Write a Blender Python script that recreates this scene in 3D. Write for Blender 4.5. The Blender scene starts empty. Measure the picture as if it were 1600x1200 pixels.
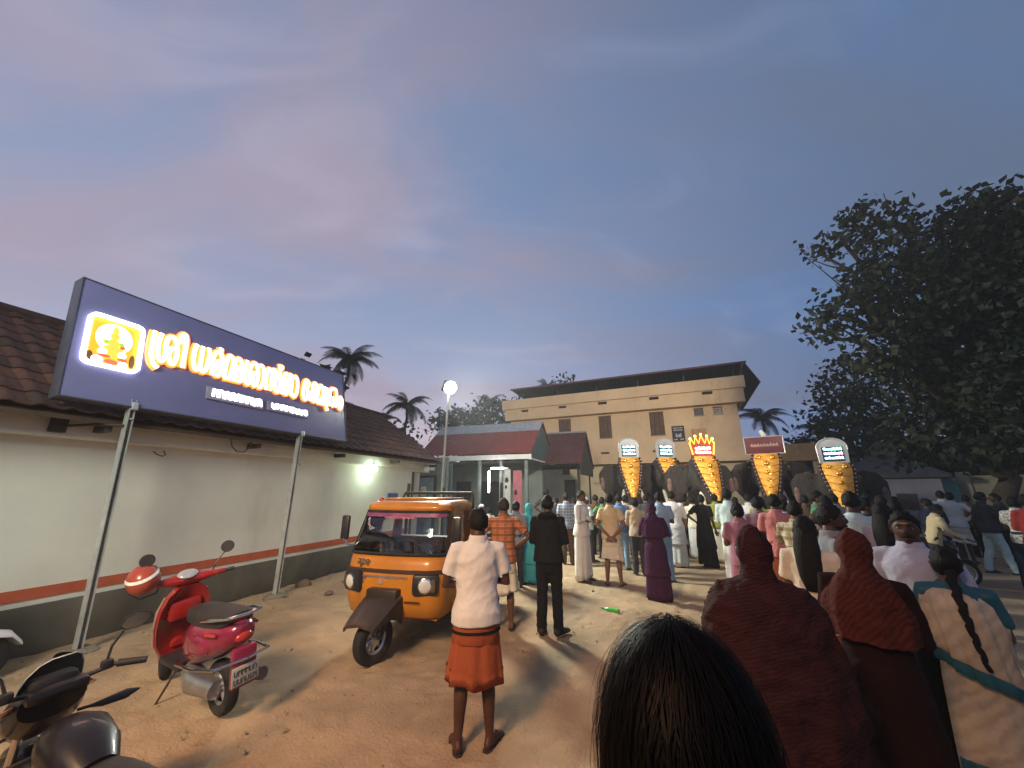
import bpy, bmesh, math, random
import numpy as np
from mathutils import Vector, Matrix
R = math.radians
rng = np.random.default_rng(7)
random.seed(7)
SC = bpy.context.scene
COL = SC.collection

# ------------------------------------------------------------------ camera
CAM_H = 1.85
PITCH = math.atan(165 / 580.0)
YAW = R(19.2)
cd = bpy.data.cameras.new('camera')
cd.sensor_width = 36.0
cd.lens = 580.0 / 1600 * 36
cd.clip_start = 0.05
cd.clip_end = 3000
cam = bpy.data.objects.new('camera', cd)
COL.objects.link(cam)
cam.location = (0, 0, CAM_H)
cam.rotation_euler = (R(90) + PITCH, 0, YAW)
SC.camera = cam

# ------------------------------------------------------------------ world
W = bpy.data.worlds.new('World')
SC.world = W
W.use_nodes = True
nt = W.node_tree
nt.nodes.clear()
def N(t, **k):
    n = nt.nodes.new(t)
    for a, b in k.items():
        setattr(n, a, b)
    return n
def L(a, b):
    nt.links.new(a, b)
def math_node(op, a, b=None, c=None, clamp=False):
    n = N('ShaderNodeMath', operation=op, use_clamp=clamp)
    for i, s in enumerate((a, b, c)):
        if s is None:
            continue
        if isinstance(s, (int, float)):
            n.inputs[i].default_value = s
        else:
            L(s, n.inputs[i])
    return n.outputs[0]
def mixc(fac, a, b, mode='MIX'):
    n = N('ShaderNodeMix', data_type='RGBA', blend_type=mode)
    if isinstance(fac, (int, float)):
        n.inputs[0].default_value = fac
    else:
        L(fac, n.inputs[0])
    for i, s in ((6, a), (7, b)):
        if isinstance(s, tuple):
            n.inputs[i].default_value = (*s, 1)
        else:
            L(s, n.inputs[i])
    return n.outputs[2]
tc = N('ShaderNodeTexCoord')
sep = N('ShaderNodeSeparateXYZ')
L(tc.outputs['Generated'], sep.inputs[0])
X_, Y_, Z_ = sep.outputs
# towards the sunset (left of the wall)
west = math_node('ADD', math_node('MULTIPLY', X_, -0.93), math_node('MULTIPLY', Y_, 0.36))
mr = N('ShaderNodeMapRange', interpolation_type='SMOOTHSTEP')
L(west, mr.inputs[0])
mr.inputs[1].default_value = -0.25
mr.inputs[2].default_value = 0.95
wt = mr.outputs[0]
zc = math_node('MAXIMUM', Z_, 0.0)
base = mixc(wt, (0.072, 0.142, 0.300), (0.225, 0.300, 0.470))
# sky pales towards the horizon
low = math_node('POWER', math_node('SUBTRACT', 1.0, zc), 3.5)
base = mixc(math_node('MULTIPLY', low, 0.7), base, mixc(wt, (0.150, 0.225, 0.420), (0.50, 0.46, 0.56)))
base = mixc(math_node('MULTIPLY', zc, 0.55, clamp=True), base, (0.085, 0.142, 0.250))
glow = math_node('MULTIPLY', math_node('POWER', math_node('SUBTRACT', 1.0, zc), 7.0), math_node('POWER', wt, 2.5))
base = mixc(math_node('MULTIPLY', glow, 1.0, clamp=True), base, (0.90, 0.62, 0.52))
# clouds on a flat layer
dv = math_node('ADD', zc, 0.22)
cx = math_node('DIVIDE', X_, dv)
cy = math_node('DIVIDE', Y_, dv)
comb = N('ShaderNodeCombineXYZ')
L(math_node('ADD', math_node('MULTIPLY', cx, 0.75), math_node('MULTIPLY', cy, 0.30)), comb.inputs[0])
L(math_node('SUBTRACT', math_node('MULTIPLY', cy, 1.5), math_node('MULTIPLY', cx, 0.7)), comb.inputs[1])
comb.inputs[2].default_value = 3.7
nz = N('ShaderNodeTexNoise')
L(comb.outputs[0], nz.inputs['Vector'])
nz.inputs['Scale'].default_value = 0.9
nz.inputs['Detail'].default_value = 7
nz.inputs['Roughness'].default_value = 0.52
nz.inputs['Distortion'].default_value = 0.6
cr = N('ShaderNodeMapRange', interpolation_type='SMOOTHSTEP')
L(nz.outputs[0], cr.inputs[0])
cr.inputs[1].default_value = 0.36
cr.inputs[2].default_value = 0.68
cl = cr.outputs[0]
base = mixc(math_node('MULTIPLY', cl, 0.82), base, mixc(wt, (0.095, 0.122, 0.185), (0.335, 0.275, 0.345)))
nz2 = N('ShaderNodeTexNoise')
L(comb.outputs[0], nz2.inputs['Vector'])
nz2.inputs['Scale'].default_value = 2.3
nz2.inputs['Detail'].default_value = 5
nz2.inputs['Distortion'].default_value = 0.9
cr2 = N('ShaderNodeMapRange', interpolation_type='SMOOTHSTEP')
L(nz2.outputs[0], cr2.inputs[0])
cr2.inputs[1].default_value = 0.5
cr2.inputs[2].default_value = 0.8
base = mixc(math_node('MULTIPLY', cr2.outputs[0], 0.30), base, mixc(wt, (0.19, 0.25, 0.41), (0.46, 0.41, 0.50)))
sky = N('ShaderNodeTexSky', sky_type='NISHITA')
sky.sun_disc = False
sky.sun_elevation = R(1.0)
sky.sun_rotation = R(-69)
sky.altitude = 50
bg1 = N('ShaderNodeBackground')
L(sky.outputs[0], bg1.inputs[0])
bg1.inputs[1].default_value = 0.05
bg2 = N('ShaderNodeBackground')
L(base, bg2.inputs[0])
bg2.inputs[1].default_value = 1.42
ms = N('ShaderNodeMixShader')
ms.inputs[0].default_value = 0.92
L(bg1.outputs[0], ms.inputs[1])
L(bg2.outputs[0], ms.inputs[2])
ow = N('ShaderNodeOutputWorld')
L(ms.outputs[0], ow.inputs[0])

# ------------------------------------------------------------------ sun (just set, behind cloud)
sd = bpy.data.lights.new('sun', 'SUN')
sd.energy = 0.06
sd.angle = R(30)
sd.color = (1.0, 0.82, 0.72)
sun = bpy.data.objects.new('sun', sd)
COL.objects.link(sun)
sun.location = (-30, 12, 20)
sun.rotation_euler = Vector((0.92, -0.36, -0.14)).to_track_quat('-Z', 'Y').to_euler()

VS = SC.view_settings
VS.view_transform = 'Standard'
VS.look = 'None'
VS.exposure = 0
VS.gamma = 1
VS.use_curve_mapping = False

# ------------------------------------------------------------------ helpers
FW = Vector((-math.sin(YAW) * math.cos(PITCH), math.cos(YAW) * math.cos(PITCH), math.sin(PITCH)))
RT = Vector((math.cos(YAW), math.sin(YAW), 0))
UP = RT.cross(FW)
def ray(px, py):
    return RT * ((px - 800) / 580) + UP * ((600 - py) / 580) + FW
def at(px, py, D):
    """point D metres away (along the ground) in the direction of a spot of the photograph"""
    d = ray(px, py)
    return Vector((0, 0, CAM_H)) + d * (D / math.hypot(d.x, d.y))
def ground(px, py, z=0.0):
    d = ray(px, py)
    return Vector((0, 0, CAM_H)) + d * ((z - CAM_H) / d.z)

MATS = {}
def mat(name, col, rough=.75, var=.18, scale=6, bump=0.0, bscale=60, metal=0.0, spec=.35, emis=None, estr=0.0,
        coat=0.0, trans=0.0, ior=1.45, dirt_or_shade=None, dscale=1.5, damt=.4, bstretch=None, bdist=.02, bdistort=0.0, weave=0.0, wscale=30, wrot=(0, .5, 0)):
    if name in MATS:
        return MATS[name]
    m = bpy.data.materials.new(name)
    m.use_nodes = True
    t = m.node_tree
    b = t.nodes['Principled BSDF']
    b.inputs['Roughness'].default_value = rough
    b.inputs['Metallic'].default_value = metal
    b.inputs['Specular IOR Level'].default_value = spec
    b.inputs['Coat Weight'].default_value = coat
    b.inputs['Transmission Weight'].default_value = trans
    b.inputs['IOR'].default_value = ior
    c = tuple(min(1, x) for x in col)
    b.inputs['Base Color'].default_value = (*c, 1)
    tco = t.nodes.new('ShaderNodeTexCoord')
    def mixn(fac, a, bb):
        n = t.nodes.new('ShaderNodeMix')
        n.data_type = 'RGBA'
        t.links.new(fac, n.inputs[0])
        for i, s in ((6, a), (7, bb)):
            if isinstance(s, tuple):
                n.inputs[i].default_value = (*s, 1)
            else:
                t.links.new(s, n.inputs[i])
        return n.outputs[2]
    out = None
    if var > 0:
        n = t.nodes.new('ShaderNodeTexNoise')
        n.inputs['Scale'].default_value = scale
        n.inputs['Detail'].default_value = 6
        n.inputs['Roughness'].default_value = .6
        t.links.new(tco.outputs['Object'], n.inputs['Vector'])
        r = t.nodes.new('ShaderNodeMapRange')
        r.inputs[1].default_value = .3
        r.inputs[2].default_value = .7
        t.links.new(n.outputs[0], r.inputs[0])
        out = mixn(r.outputs[0], tuple(x * (1 - var) for x in c), tuple(min(1, x * (1 + var)) for x in c))
        rr = t.nodes.new('ShaderNodeMapRange')
        rr.inputs[3].default_value = max(0.02, rough - .08)
        rr.inputs[4].default_value = min(1, rough + .08)
        t.links.new(n.outputs[0], rr.inputs[0])
        t.links.new(rr.outputs[0], b.inputs['Roughness'])
    if dirt_or_shade:
        n = t.nodes.new('ShaderNodeTexNoise')
        n.inputs['Scale'].default_value = dscale
        n.inputs['Detail'].default_value = 8
        n.inputs['Roughness'].default_value = .65
        mp = t.nodes.new('ShaderNodeMapping')
        mp.inputs['Scale'].default_value = (1, 1, .35)
        t.links.new(tco.outputs['Object'], mp.inputs[0])
        t.links.new(mp.outputs[0], n.inputs['Vector'])
        r = t.nodes.new('ShaderNodeMapRange')
        r.interpolation_type = 'SMOOTHSTEP'
        r.inputs[1].default_value = .5
        r.inputs[2].default_value = .75
        r.inputs[4].default_value = damt
        t.links.new(n.outputs[0], r.inputs[0])
        out = mixn(r.outputs[0], out if out else c, dirt_or_shade)
    if weave > 0:
        mp = t.nodes.new('ShaderNodeMapping'); mp.inputs['Rotation'].default_value = wrot
        t.links.new(tco.outputs['Object'], mp.inputs[0])
        w = t.nodes.new('ShaderNodeTexWave'); w.bands_direction = 'Z'; w.inputs['Scale'].default_value = wscale; w.inputs['Distortion'].default_value = 14; w.inputs['Detail'].default_value = 5; w.inputs['Detail Scale'].default_value = .35; w.inputs['Detail Roughness'].default_value = .7
        t.links.new(mp.outputs[0], w.inputs['Vector'])
        r = t.nodes.new('ShaderNodeMapRange'); r.inputs[3].default_value = 0; r.inputs[4].default_value = weave
        t.links.new(w.outputs[1], r.inputs[0])
        out = mixn(r.outputs[0], out if out else c, tuple(min(1, x * 2.3 + .004) for x in c))
    if out:
        t.links.new(out, b.inputs['Base Color'])
    if bump > 0:
        n = t.nodes.new('ShaderNodeTexNoise')
        n.inputs['Scale'].default_value = bscale
        n.inputs['Detail'].default_value = 4
        n.inputs['Distortion'].default_value = bdistort
        if bstretch:
            mp = t.nodes.new('ShaderNodeMapping')
            mp.inputs['Scale'].default_value = bstretch
            t.links.new(tco.outputs['Object'], mp.inputs[0])
            t.links.new(mp.outputs[0], n.inputs['Vector'])
        else:
            t.links.new(tco.outputs['Object'], n.inputs['Vector'])
        bp = t.nodes.new('ShaderNodeBump')
        bp.inputs['Strength'].default_value = bump
        bp.inputs['Distance'].default_value = bdist
        t.links.new(n.outputs[0], bp.inputs['Height'])
        t.links.new(bp.outputs[0], b.inputs['Normal'])
    if emis:
        b.inputs['Emission Color'].default_value = (*emis, 1)
        b.inputs['Emission Strength'].default_value = estr
    MATS[name] = m
    return m

def plaid(name, c1, c2, c3, sx=40, sz=40):
    """woven checks for shirts"""
    if name in MATS:
        return MATS[name]
    m = mat(name, c1, rough=.85, var=0, bump=.3, bscale=30)
    t = m.node_tree
    b = t.nodes['Principled BSDF']
    tco = t.nodes.new('ShaderNodeTexCoord')
    def band(axis, s, w):
        sp = t.nodes.new('ShaderNodeSeparateXYZ')
        t.links.new(tco.outputs['Object'], sp.inputs[0])
        a = t.nodes.new('ShaderNodeMath'); a.operation = 'MULTIPLY'; a.inputs[1].default_value = s
        t.links.new(sp.outputs[axis], a.inputs[0])
        f = t.nodes.new('ShaderNodeMath'); f.operation = 'FRACT'
        t.links.new(a.outputs[0], f.inputs[0])
        g = t.nodes.new('ShaderNodeMath'); g.operation = 'LESS_THAN'; g.inputs[1].default_value = w
        t.links.new(f.outputs[0], g.inputs[0])
        return g.outputs[0]
    def mx(f, a, bb, k):
        n = t.nodes.new('ShaderNodeMix'); n.data_type = 'RGBA'
        q = t.nodes.new('ShaderNodeMath'); q.operation = 'MULTIPLY'; q.inputs[1].default_value = k
        t.links.new(f, q.inputs[0]); t.links.new(q.outputs[0], n.inputs[0])
        for i, s in ((6, a), (7, bb)):
            if isinstance(s, tuple):
                n.inputs[i].default_value = (*s, 1)
            else:
                t.links.new(s, n.inputs[i])
        return n.outputs[2]
    o = mx(band(2, sz, .45), c1, c2, .75)
    o = mx(band(0, sx, .4), o, c2, .6)
    o = mx(band(2, sz * 2, .12), o, c3, .5)
    t.links.new(o, b.inputs['Base Color'])
    return m

class MB:
    def __init__(s):
        s.v = []; s.f = []; s.m = []
    def add(s, vs, fs, mi=0):
        o = len(s.v)
        s.v.extend([tuple(map(float, p)) for p in vs])
        s.f.extend([tuple(i + o for i in f) for f in fs])
        s.m.extend([mi] * len(fs))
        return s
    def loft(s, rings, cap=True, mi=0, closed=True, skip=None):
        n = len(rings[0])
        vs = [p for r in rings for p in r]
        fs = []
        for i in range(len(rings) - 1):
            for j in range(n if closed else n - 1):
                if skip and skip(i, j):
                    continue
                k = (j + 1) % n
                fs.append((i * n + j, i * n + k, (i + 1) * n + k, (i + 1) * n + j))
        if cap:
            fs.append(tuple(range(n))[::-1])
            fs.append(tuple((len(rings) - 1) * n + j for j in range(n)))
        return s.add(vs, fs, mi)
    def tube(s, pts, rad, n=8, mi=0, side=None, cap=True):
        pts = [Vector(p) for p in pts]
        if not isinstance(rad, (list, tuple)):
            rad = [rad] * len(pts)
        rings = []
        T0 = (pts[1] - pts[0]).normalized()
        a = Vector(side) if side is not None else (Vector((1, 0, 0)) if abs(T0.x) < .8 else Vector((0, 1, 0)))
        for i, p in enumerate(pts):
            T = ((pts[min(i + 1, len(pts) - 1)] - p).normalized() + (p - pts[max(i - 1, 0)]).normalized())
            T = T.normalized() if T.length > 1e-6 else T0
            a = (a - T * a.dot(T)).normalized()
            b = T.cross(a)
            r = rad[i]
            ra, rb = r if isinstance(r, (tuple, list)) else (r, r)
            rings.append([p + a * (ra * math.cos(2 * math.pi * k / n)) + b * (rb * math.sin(2 * math.pi * k / n)) for k in range(n)])
        return s.loft(rings, cap, mi)
    def ell(s, c, r, n=12, k=8, mi=0, rot=None):
        c = Vector(c)
        vs = []; fs = []
        r = (r, r, r) if isinstance(r, (int, float)) else r
        def P(a, b):
            q = Vector((r[0] * math.sin(a) * math.cos(b), r[1] * math.sin(a) * math.sin(b), r[2] * math.cos(a)))
            return c + (rot @ q if rot else q)
        vs.append(P(0, 0))
        for i in range(1, k):
            for j in range(n):
                vs.append(P(math.pi * i / k, 2 * math.pi * j / n))
        vs.append(P(math.pi, 0))
        for j in range(n):
            fs.append((0, 1 + j, 1 + (j + 1) % n))
            fs.append((len(vs) - 1, 1 + (k - 2) * n + (j + 1) % n, 1 + (k - 2) * n + j))
        for i in range(k - 2):
            for j in range(n):
                fs.append((1 + i * n + j, 1 + (i + 1) * n + j, 1 + (i + 1) * n + (j + 1) % n, 1 + i * n + (j + 1) % n))
        return s.add(vs, fs, mi)
    def box(s, lo, hi, bev=0.0, mi=0, mtx=None):
        lo = Vector(lo); hi = Vector(hi)
        if bev <= 0:
            vs = [Vector((x, y, z)) for z in (lo.z, hi.z) for y in (lo.y, hi.y) for x in (lo.x, hi.x)]
            if mtx:
                vs = [mtx @ p for p in vs]
            return s.add(vs, [(0, 2, 3, 1), (4, 5, 7, 6), (0, 1, 5, 4), (2, 6, 7, 3), (0, 4, 6, 2), (1, 3, 7, 5)], mi)
        bm = bmesh.new()
        bmesh.ops.create_cube(bm, size=1)
        for v in bm.verts:
            v.co = Vector(((lo.x + hi.x) / 2 + v.co.x * (hi.x - lo.x), (lo.y + hi.y) / 2 + v.co.y * (hi.y - lo.y), (lo.z + hi.z) / 2 + v.co.z * (hi.z - lo.z)))
        bmesh.ops.bevel(bm, geom=bm.edges[:], offset=bev, segments=2, affect='EDGES', profile=.5)
        vs = [(mtx @ v.co if mtx else v.co.copy()) for v in bm.verts]
        bm.verts.index_update()
        fs = [[v.index for v in f.verts] for f in bm.faces]
        bm.free()
        return s.add(vs, fs, mi)
    def prism(s, poly, axis, lo, hi, mi=0):
        """extrude a 2-D outline; axis 0: (y,z), 1: (x,z), 2: (x,y)"""
        def P(p, t):
            return (t, p[0], p[1]) if axis == 0 else ((p[0], t, p[1]) if axis == 1 else (p[0], p[1], t))
        return s.loft([[P(p, lo) for p in poly], [P(p, hi) for p in poly]], True, mi)
    def mesh(s, name, mats, smooth=40):
        me = bpy.data.meshes.new(name)
        me.from_pydata(s.v, [], s.f)
        for m in (mats if isinstance(mats, (list, tuple)) else [mats]):
            me.materials.append(m)
        if len(me.materials) > 1:
            me.polygons.foreach_set('material_index', s.m)
        if smooth:
            me.polygons.foreach_set('use_smooth', [True] * len(me.polygons))
            bm = bmesh.new(); bm.from_mesh(me)
            bmesh.ops.recalc_face_normals(bm, faces=bm.faces)
            bm.to_mesh(me); bm.free()
            if smooth < 180:
                me.set_sharp_from_angle(angle=R(smooth))
        me.update()
        return me
    def build(s, name, mats, parent=None, smooth=40, **k):
        return link(name, s.mesh(name, mats, smooth), parent, **k)

def link(name, me, parent=None, loc=None, rz=None):
    o = bpy.data.objects.new(name, me)
    COL.objects.link(o)
    if parent:
        o.parent = parent
    if loc is not None:
        o.location = loc
    if rz is not None:
        o.rotation_euler = (0, 0, rz)
    return o
def tag(o, label, cat, group=None):
    o['label'] = label; o['category'] = cat
    if group:
        o['group'] = group
    return o
def thing(name, label, cat, loc=(0, 0, 0), rz=0.0, group=None):
    o = link(name, None, None, loc, rz)
    o.empty_display_size = .2
    return tag(o, label, cat, group)
def structure(o, kind='structure'):
    o['kind'] = kind
    return o
def copy_tree(o, parent=None):
    c = o.copy()
    COL.objects.link(c)
    c.parent = parent
    for ch in list(o.children):
        copy_tree(ch, c)
    return c
def remesh(mb, voxel, it=4, name='remesh'):
    me = bpy.data.meshes.new('tmp')
    me.from_pydata(mb.v, [], mb.f)
    bm = bmesh.new(); bm.from_mesh(me)
    bmesh.ops.recalc_face_normals(bm, faces=bm.faces)
    bm.to_mesh(me); bm.free()
    me.remesh_voxel_size = voxel
    o = bpy.data.objects.new('tmp', me)
    COL.objects.link(o)
    a = o.modifiers.new('r', 'REMESH'); a.mode = 'VOXEL'; a.voxel_size = voxel; a.use_smooth_shade = True
    if it:
        b = o.modifiers.new('s', 'SMOOTH'); b.factor = .5; b.iterations = it
    dg = bpy.context.evaluated_depsgraph_get()
    out = bpy.data.meshes.new_from_object(o.evaluated_get(dg))
    bpy.data.objects.remove(o); bpy.data.meshes.remove(me)
    out.name = name
    out.polygons.foreach_set('use_smooth', [True] * len(out.polygons))
    return out
def coords(me):
    a = np.empty(len(me.vertices) * 3, dtype=np.float32)
    me.vertices.foreach_get('co', a)
    return a.reshape(-1, 3)
def normals(me):
    a = np.empty(len(me.vertices) * 3, dtype=np.float32)
    me.vertices.foreach_get('normal', a)
    return a.reshape(-1, 3)
def wrinkle(me, amp, freq, seed, aniso=(1, 1, 1)):
    """cloth creases: a few families of soft ridges along the surface normal"""
    g = np.random.default_rng(seed)
    p = coords(me); nn = normals(me)
    d = np.zeros(len(p))
    for i in range(7):
        k = g.normal(size=3) * np.array(aniso)
        k /= np.linalg.norm(k)
        w = freq * g.uniform(.5, 2.4)
        ph = g.uniform(0, 6.28)
        warp = 1.6 * np.sin(p @ g.normal(size=3) * freq * .45 + ph) + .8 * np.sin(p @ g.normal(size=3) * freq * .9)
        a = np.sin(p @ k * w * .5 + ph + warp)
        gate = .5 + .5 * np.sin(p @ g.normal(size=3) * freq * .3 + g.uniform(0, 6.28))
        d += (1.0 - 1.9 * np.sqrt(np.abs(a))) * gate * min(1.2, (freq / w) ** .7)
    p = p + nn * (d * amp / 2.2)[:, None]
    me.vertices.foreach_set('co', p.astype(np.float32).ravel())
    me.update()
def text_mesh(txt, size, extrude=.002, shear=0.0, align='CENTER'):
    c = bpy.data.curves.new('txt', 'FONT')
    c.body = txt; c.size = size; c.extrude = extrude; c.shear = shear
    c.align_x = align; c.align_y = 'CENTER'
    c.resolution_u = 3
    o = bpy.data.objects.new('txt', c)
    COL.objects.link(o)
    me = bpy.data.meshes.new_from_object(o.evaluated_get(bpy.context.evaluated_depsgraph_get()))
    bpy.data.objects.remove(o)
    return me
def polyline_ribbon(mb, pts, w, depth, O, U, V, Nn, sub=4, mi=0):
    """a raised letter stroke lying in a plane: rounded ends, real thickness"""
    P = [Vector((a, b)) for a, b in pts]
    Q = []
    for i in range(len(P) - 1):
        p0 = P[max(i - 1, 0)]; p1 = P[i]; p2 = P[i + 1]; p3 = P[min(i + 2, len(P) - 1)]
        for k in range(sub):
            t = k / sub
            Q.append(.5 * ((2 * p1) + (p2 - p0) * t + (2 * p0 - 5 * p1 + 4 * p2 - p3) * t * t + (3 * p1 - p0 - 3 * p2 + p3) * t ** 3))
    Q.append(P[-1])
    n = len(Q)
    Lf = []; Rt = []
    for i in range(n):
        T = (Q[min(i + 1, n - 1)] - Q[max(i - 1, 0)])
        T = T.normalized() if T.length > 1e-7 else Vector((1, 0))
        nn = Vector((-T.y, T.x)) * (w / 2)
        Lf.append(Q[i] + nn); Rt.append(Q[i] - nn)
    def W3(q, h):
        return O + U * q.x + V * q.y + Nn * h
    rings = [[W3(Lf[i], 0), W3(Rt[i], 0), W3(Rt[i], depth), W3(Lf[i], depth)] for i in range(n)]
    mb.loft(rings, True, mi)

WARM_LAMP = (1.0, .54, .24)
COOL_LAMP = (.90, 1.0, .86)
LETTERS=[[(.779,1.154),(.769,1.018),(.765,.832),(.784,.697),(.814,.637),(.859,.597)],[(.862,1.149),(.84,1.031),(.836,.859),(.848,.767),(.883,.716),(.921,.761),(.93,.862),(.924,.983),(.939,1.089),(.979,1.14),(1.025,1.133),(1.057,1.061),(1.071,.948),(1.066,.813),(1.036,.72),(.998,.731),(.977,.814),(.981,.914),(1.008,.966),(1.039,.97)],[(1.108,1.082),(1.1,1.182),(1.131,1.248),(1.167,1.219),(1.175,1.083),(1.163,.906),(1.157,.703)],[(1.326,1.155),(1.294,1.019),(1.293,.854),(1.315,.75),(1.351,.736),(1.386,.79),(1.399,.952),(1.407,1.151)],[(1.386,.79),(1.408,.737),(1.444,.731),(1.477,.785),(1.503,.944),(1.511,1.037),(1.492,1.157)],[(1.564,.707),(1.562,.848),(1.567,.994),(1.599,1.106),(1.651,1.144),(1.694,1.104),(1.713,.972),(1.702,.831),(1.654,.726),(1.621,.76),(1.626,.869),(1.653,.996)],[(1.678,1.229),(1.679,1.154)],[(1.748,.719),(1.769,.916),(1.793,1.074),(1.831,1.139),(1.879,1.104),(1.881,.972),(1.842,.774)],[(1.882,.954),(1.896,.763)],[(1.91,.906),(1.919,1.052),(1.967,1.135),(2.021,1.106),(2.036,.966),(2.033,.728)],[(1.91,.906),(1.942,.767)],[(1.973,1.003),(1.949,.788)],[(1.744,.722),(2.029,.732)],[(2.13,1.157),(2.101,1.011),(2.096,.844),(2.108,.749),(2.147,.719),(2.18,.786),(2.178,.935),(2.197,1.068),(2.242,1.144),(2.3,1.129),(2.328,1.017),(2.324,.861),(2.273,.721),(2.24,.753),(2.232,.851),(2.257,.951),(2.297,.972)],[(2.358,1.122),(2.399,1.144),(2.435,1.077),(2.438,.947),(2.417,.803),(2.37,.713),(2.34,.739)],[(2.487,.702),(2.483,.873),(2.496,1.026),(2.529,1.125),(2.582,1.106),(2.593,.993),(2.578,.857),(2.568,.706)],[(2.592,1.055),(2.626,1.138),(2.671,1.125),(2.677,1.001),(2.657,.835),(2.677,.726),(2.722,.729),(2.757,.844),(2.764,1.008),(2.763,1.136)],[(2.734,1.246),(2.818,1.265),(2.772,1.185),(2.752,1.225)],[(2.804,.697),(2.803,.857),(2.82,1.007),(2.876,1.134),(2.943,1.127),(2.958,1.01),(2.944,.859),(2.897,.72),(2.859,.773),(2.868,.911),(2.905,1.05)],[(2.958,1.085),(2.992,1.151),(3.027,1.105),(3.022,.935),(2.992,.707)],[(3.072,1.109),(3.112,1.15),(3.153,1.085),(3.151,.924),(3.12,.776),(3.07,.708),(3.051,.758)],[(3.382,.951),(3.329,.976),(3.319,1.06),(3.374,1.144),(3.428,1.11),(3.415,1.009),(3.382,.951),(3.396,.858),(3.367,.746),(3.314,.715),(3.284,.792),(3.291,.946),(3.33,1.063)],[(3.452,.709),(3.455,.835),(3.501,.934),(3.58,.964),(3.623,.876),(3.585,.749),(3.529,.727),(3.52,.812),(3.568,.921),(3.638,1.019),(3.63,1.117),(3.573,1.131),(3.526,1.058),(3.536,.982)],[(3.629,.721),(3.644,.842),(3.684,1.021),(3.746,1.129),(3.792,1.08),(3.799,.96),(3.747,.827),(3.687,.734)],[(3.791,.737),(3.832,.887),(3.86,1.129)],[(3.629,.721),(3.814,.723)],[(3.903,.593),(3.872,.696),(3.893,.902),(3.926,1.116)],[(3.957,.714),(3.979,.923),(4.025,1.111),(4.115,1.145),(4.178,1.119),(4.168,.926),(4.131,.721)],[(4.08,.947),(4.072,.801),(4.03,.71)],[(4.296,1.01),(4.344,.925),(4.315,.771),(4.272,.709),(4.235,.754),(4.244,.902),(4.296,1.01)]]

# ================================================================== GROUND
def ground_axis(a, b, fa, fb, fine, grow):
    xs = list(np.arange(fa, fb, fine))
    s = fine; x = fb
    while x < b:
        xs.append(x); s *= grow; x += s
    s = fine; x = fa - fine
    left = []
    while x > a:
        left.append(x); s *= grow; x -= s
    return np.array([a] + left[::-1] + xs + [b])
gx = ground_axis(-1500, 1500, -7.2, 3.5, .045, 1.12)
gy = ground_axis(-1500, 1500, .6, 9.0, .045, 1.12)
GX, GY = np.meshgrid(gx, gy)
def lattice(seed):
    return np.random.default_rng(seed).random((256, 256))
def vnoise(x, y, lat):
    xi = np.floor(x).astype(int); yi = np.floor(y).astype(int)
    fx = x - xi; fy = y - yi
    fx = fx * fx * (3 - 2 * fx); fy = fy * fy * (3 - 2 * fy)
    a = lat[xi % 256, yi % 256]; b = lat[(xi + 1) % 256, yi % 256]
    c = lat[xi % 256, (yi + 1) % 256]; d = lat[(xi + 1) % 256, (yi + 1) % 256]
    return (a * (1 - fx) + b * fx) * (1 - fy) + (c * (1 - fx) + d * fx) * fy
l1, l2, l3 = lattice(1), lattice(2), lattice(3)
GZ = .030 * (vnoise(GX * .9, GY * .9, l1) - .5) + .028 * (vnoise(GX * 2.7 + 9, GY * 2.7, l2) - .5) + .018 * (vnoise(GX * 6.5, GY * 6.5 + 5, l3) - .5) + .007 * (vnoise(GX * 15, GY * 15, l1) - .5)
# scuffed foot and wheel marks
for i in range(420):
    fx, fy = rng.uniform(-6.8, 3.4), rng.uniform(.8, 9)
    a = rng.uniform(0, 6.28)
    dx = (GX - fx) * math.cos(a) + (GY - fy) * math.sin(a); dy = -(GX - fx) * math.sin(a) + (GY - fy) * math.cos(a)
    q = (dx / .125) ** 2 + (dy / .055) ** 2
    GZ += np.where(q < 5, -.016 * np.exp(-q * 1.4) + .009 * np.exp(-(q - 2.2) ** 2), 0)
for (a0, b0, a1, b1) in ((-4.4, .6, -3.6, 9), (-3.3, .6, -2.5, 9), (-1.0, .8, .6, 9)):
    t = (GY - b0) / (b1 - b0); cxl = a0 + (a1 - a0) * t + .10 * np.sin(GY * 1.1)
    q = ((GX - cxl) / .075) ** 2
    GZ += np.where((q < 6) & (GY > .6) & (GY < 9), -.014 * np.exp(-q) + .008 * np.exp(-(q - 2.5) ** 2), 0)
far = np.clip((np.hypot(GX, GY - 5) - 12) / 8, 0, 1)
GZ *= (1 - far)
GZ -= GZ.mean() * 0 + .0
nx, ny = len(gx), len(gy)
vs = np.stack([GX, GY, GZ], -1).reshape(-1, 3)
ii = np.arange(nx * ny).reshape(ny, nx)
fs = np.stack([ii[:-1, :-1], ii[:-1, 1:], ii[1:, 1:], ii[1:, :-1]], -1).reshape(-1, 4)
me = bpy.data.meshes.new('ground')
me.from_pydata(vs.tolist(), [], fs.tolist())
me.polygons.foreach_set('use_smooth', [True] * len(me.polygons))
sand = mat('sand', (.34, .245, .155), rough=.95, var=.24, scale=1.3, bump=.55, bscale=38, spec=.1, dirt_or_shade=(.21, .125, .065), dscale=.75, damt=.75)
me.materials.append(sand)
structure(link('ground', me))
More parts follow.
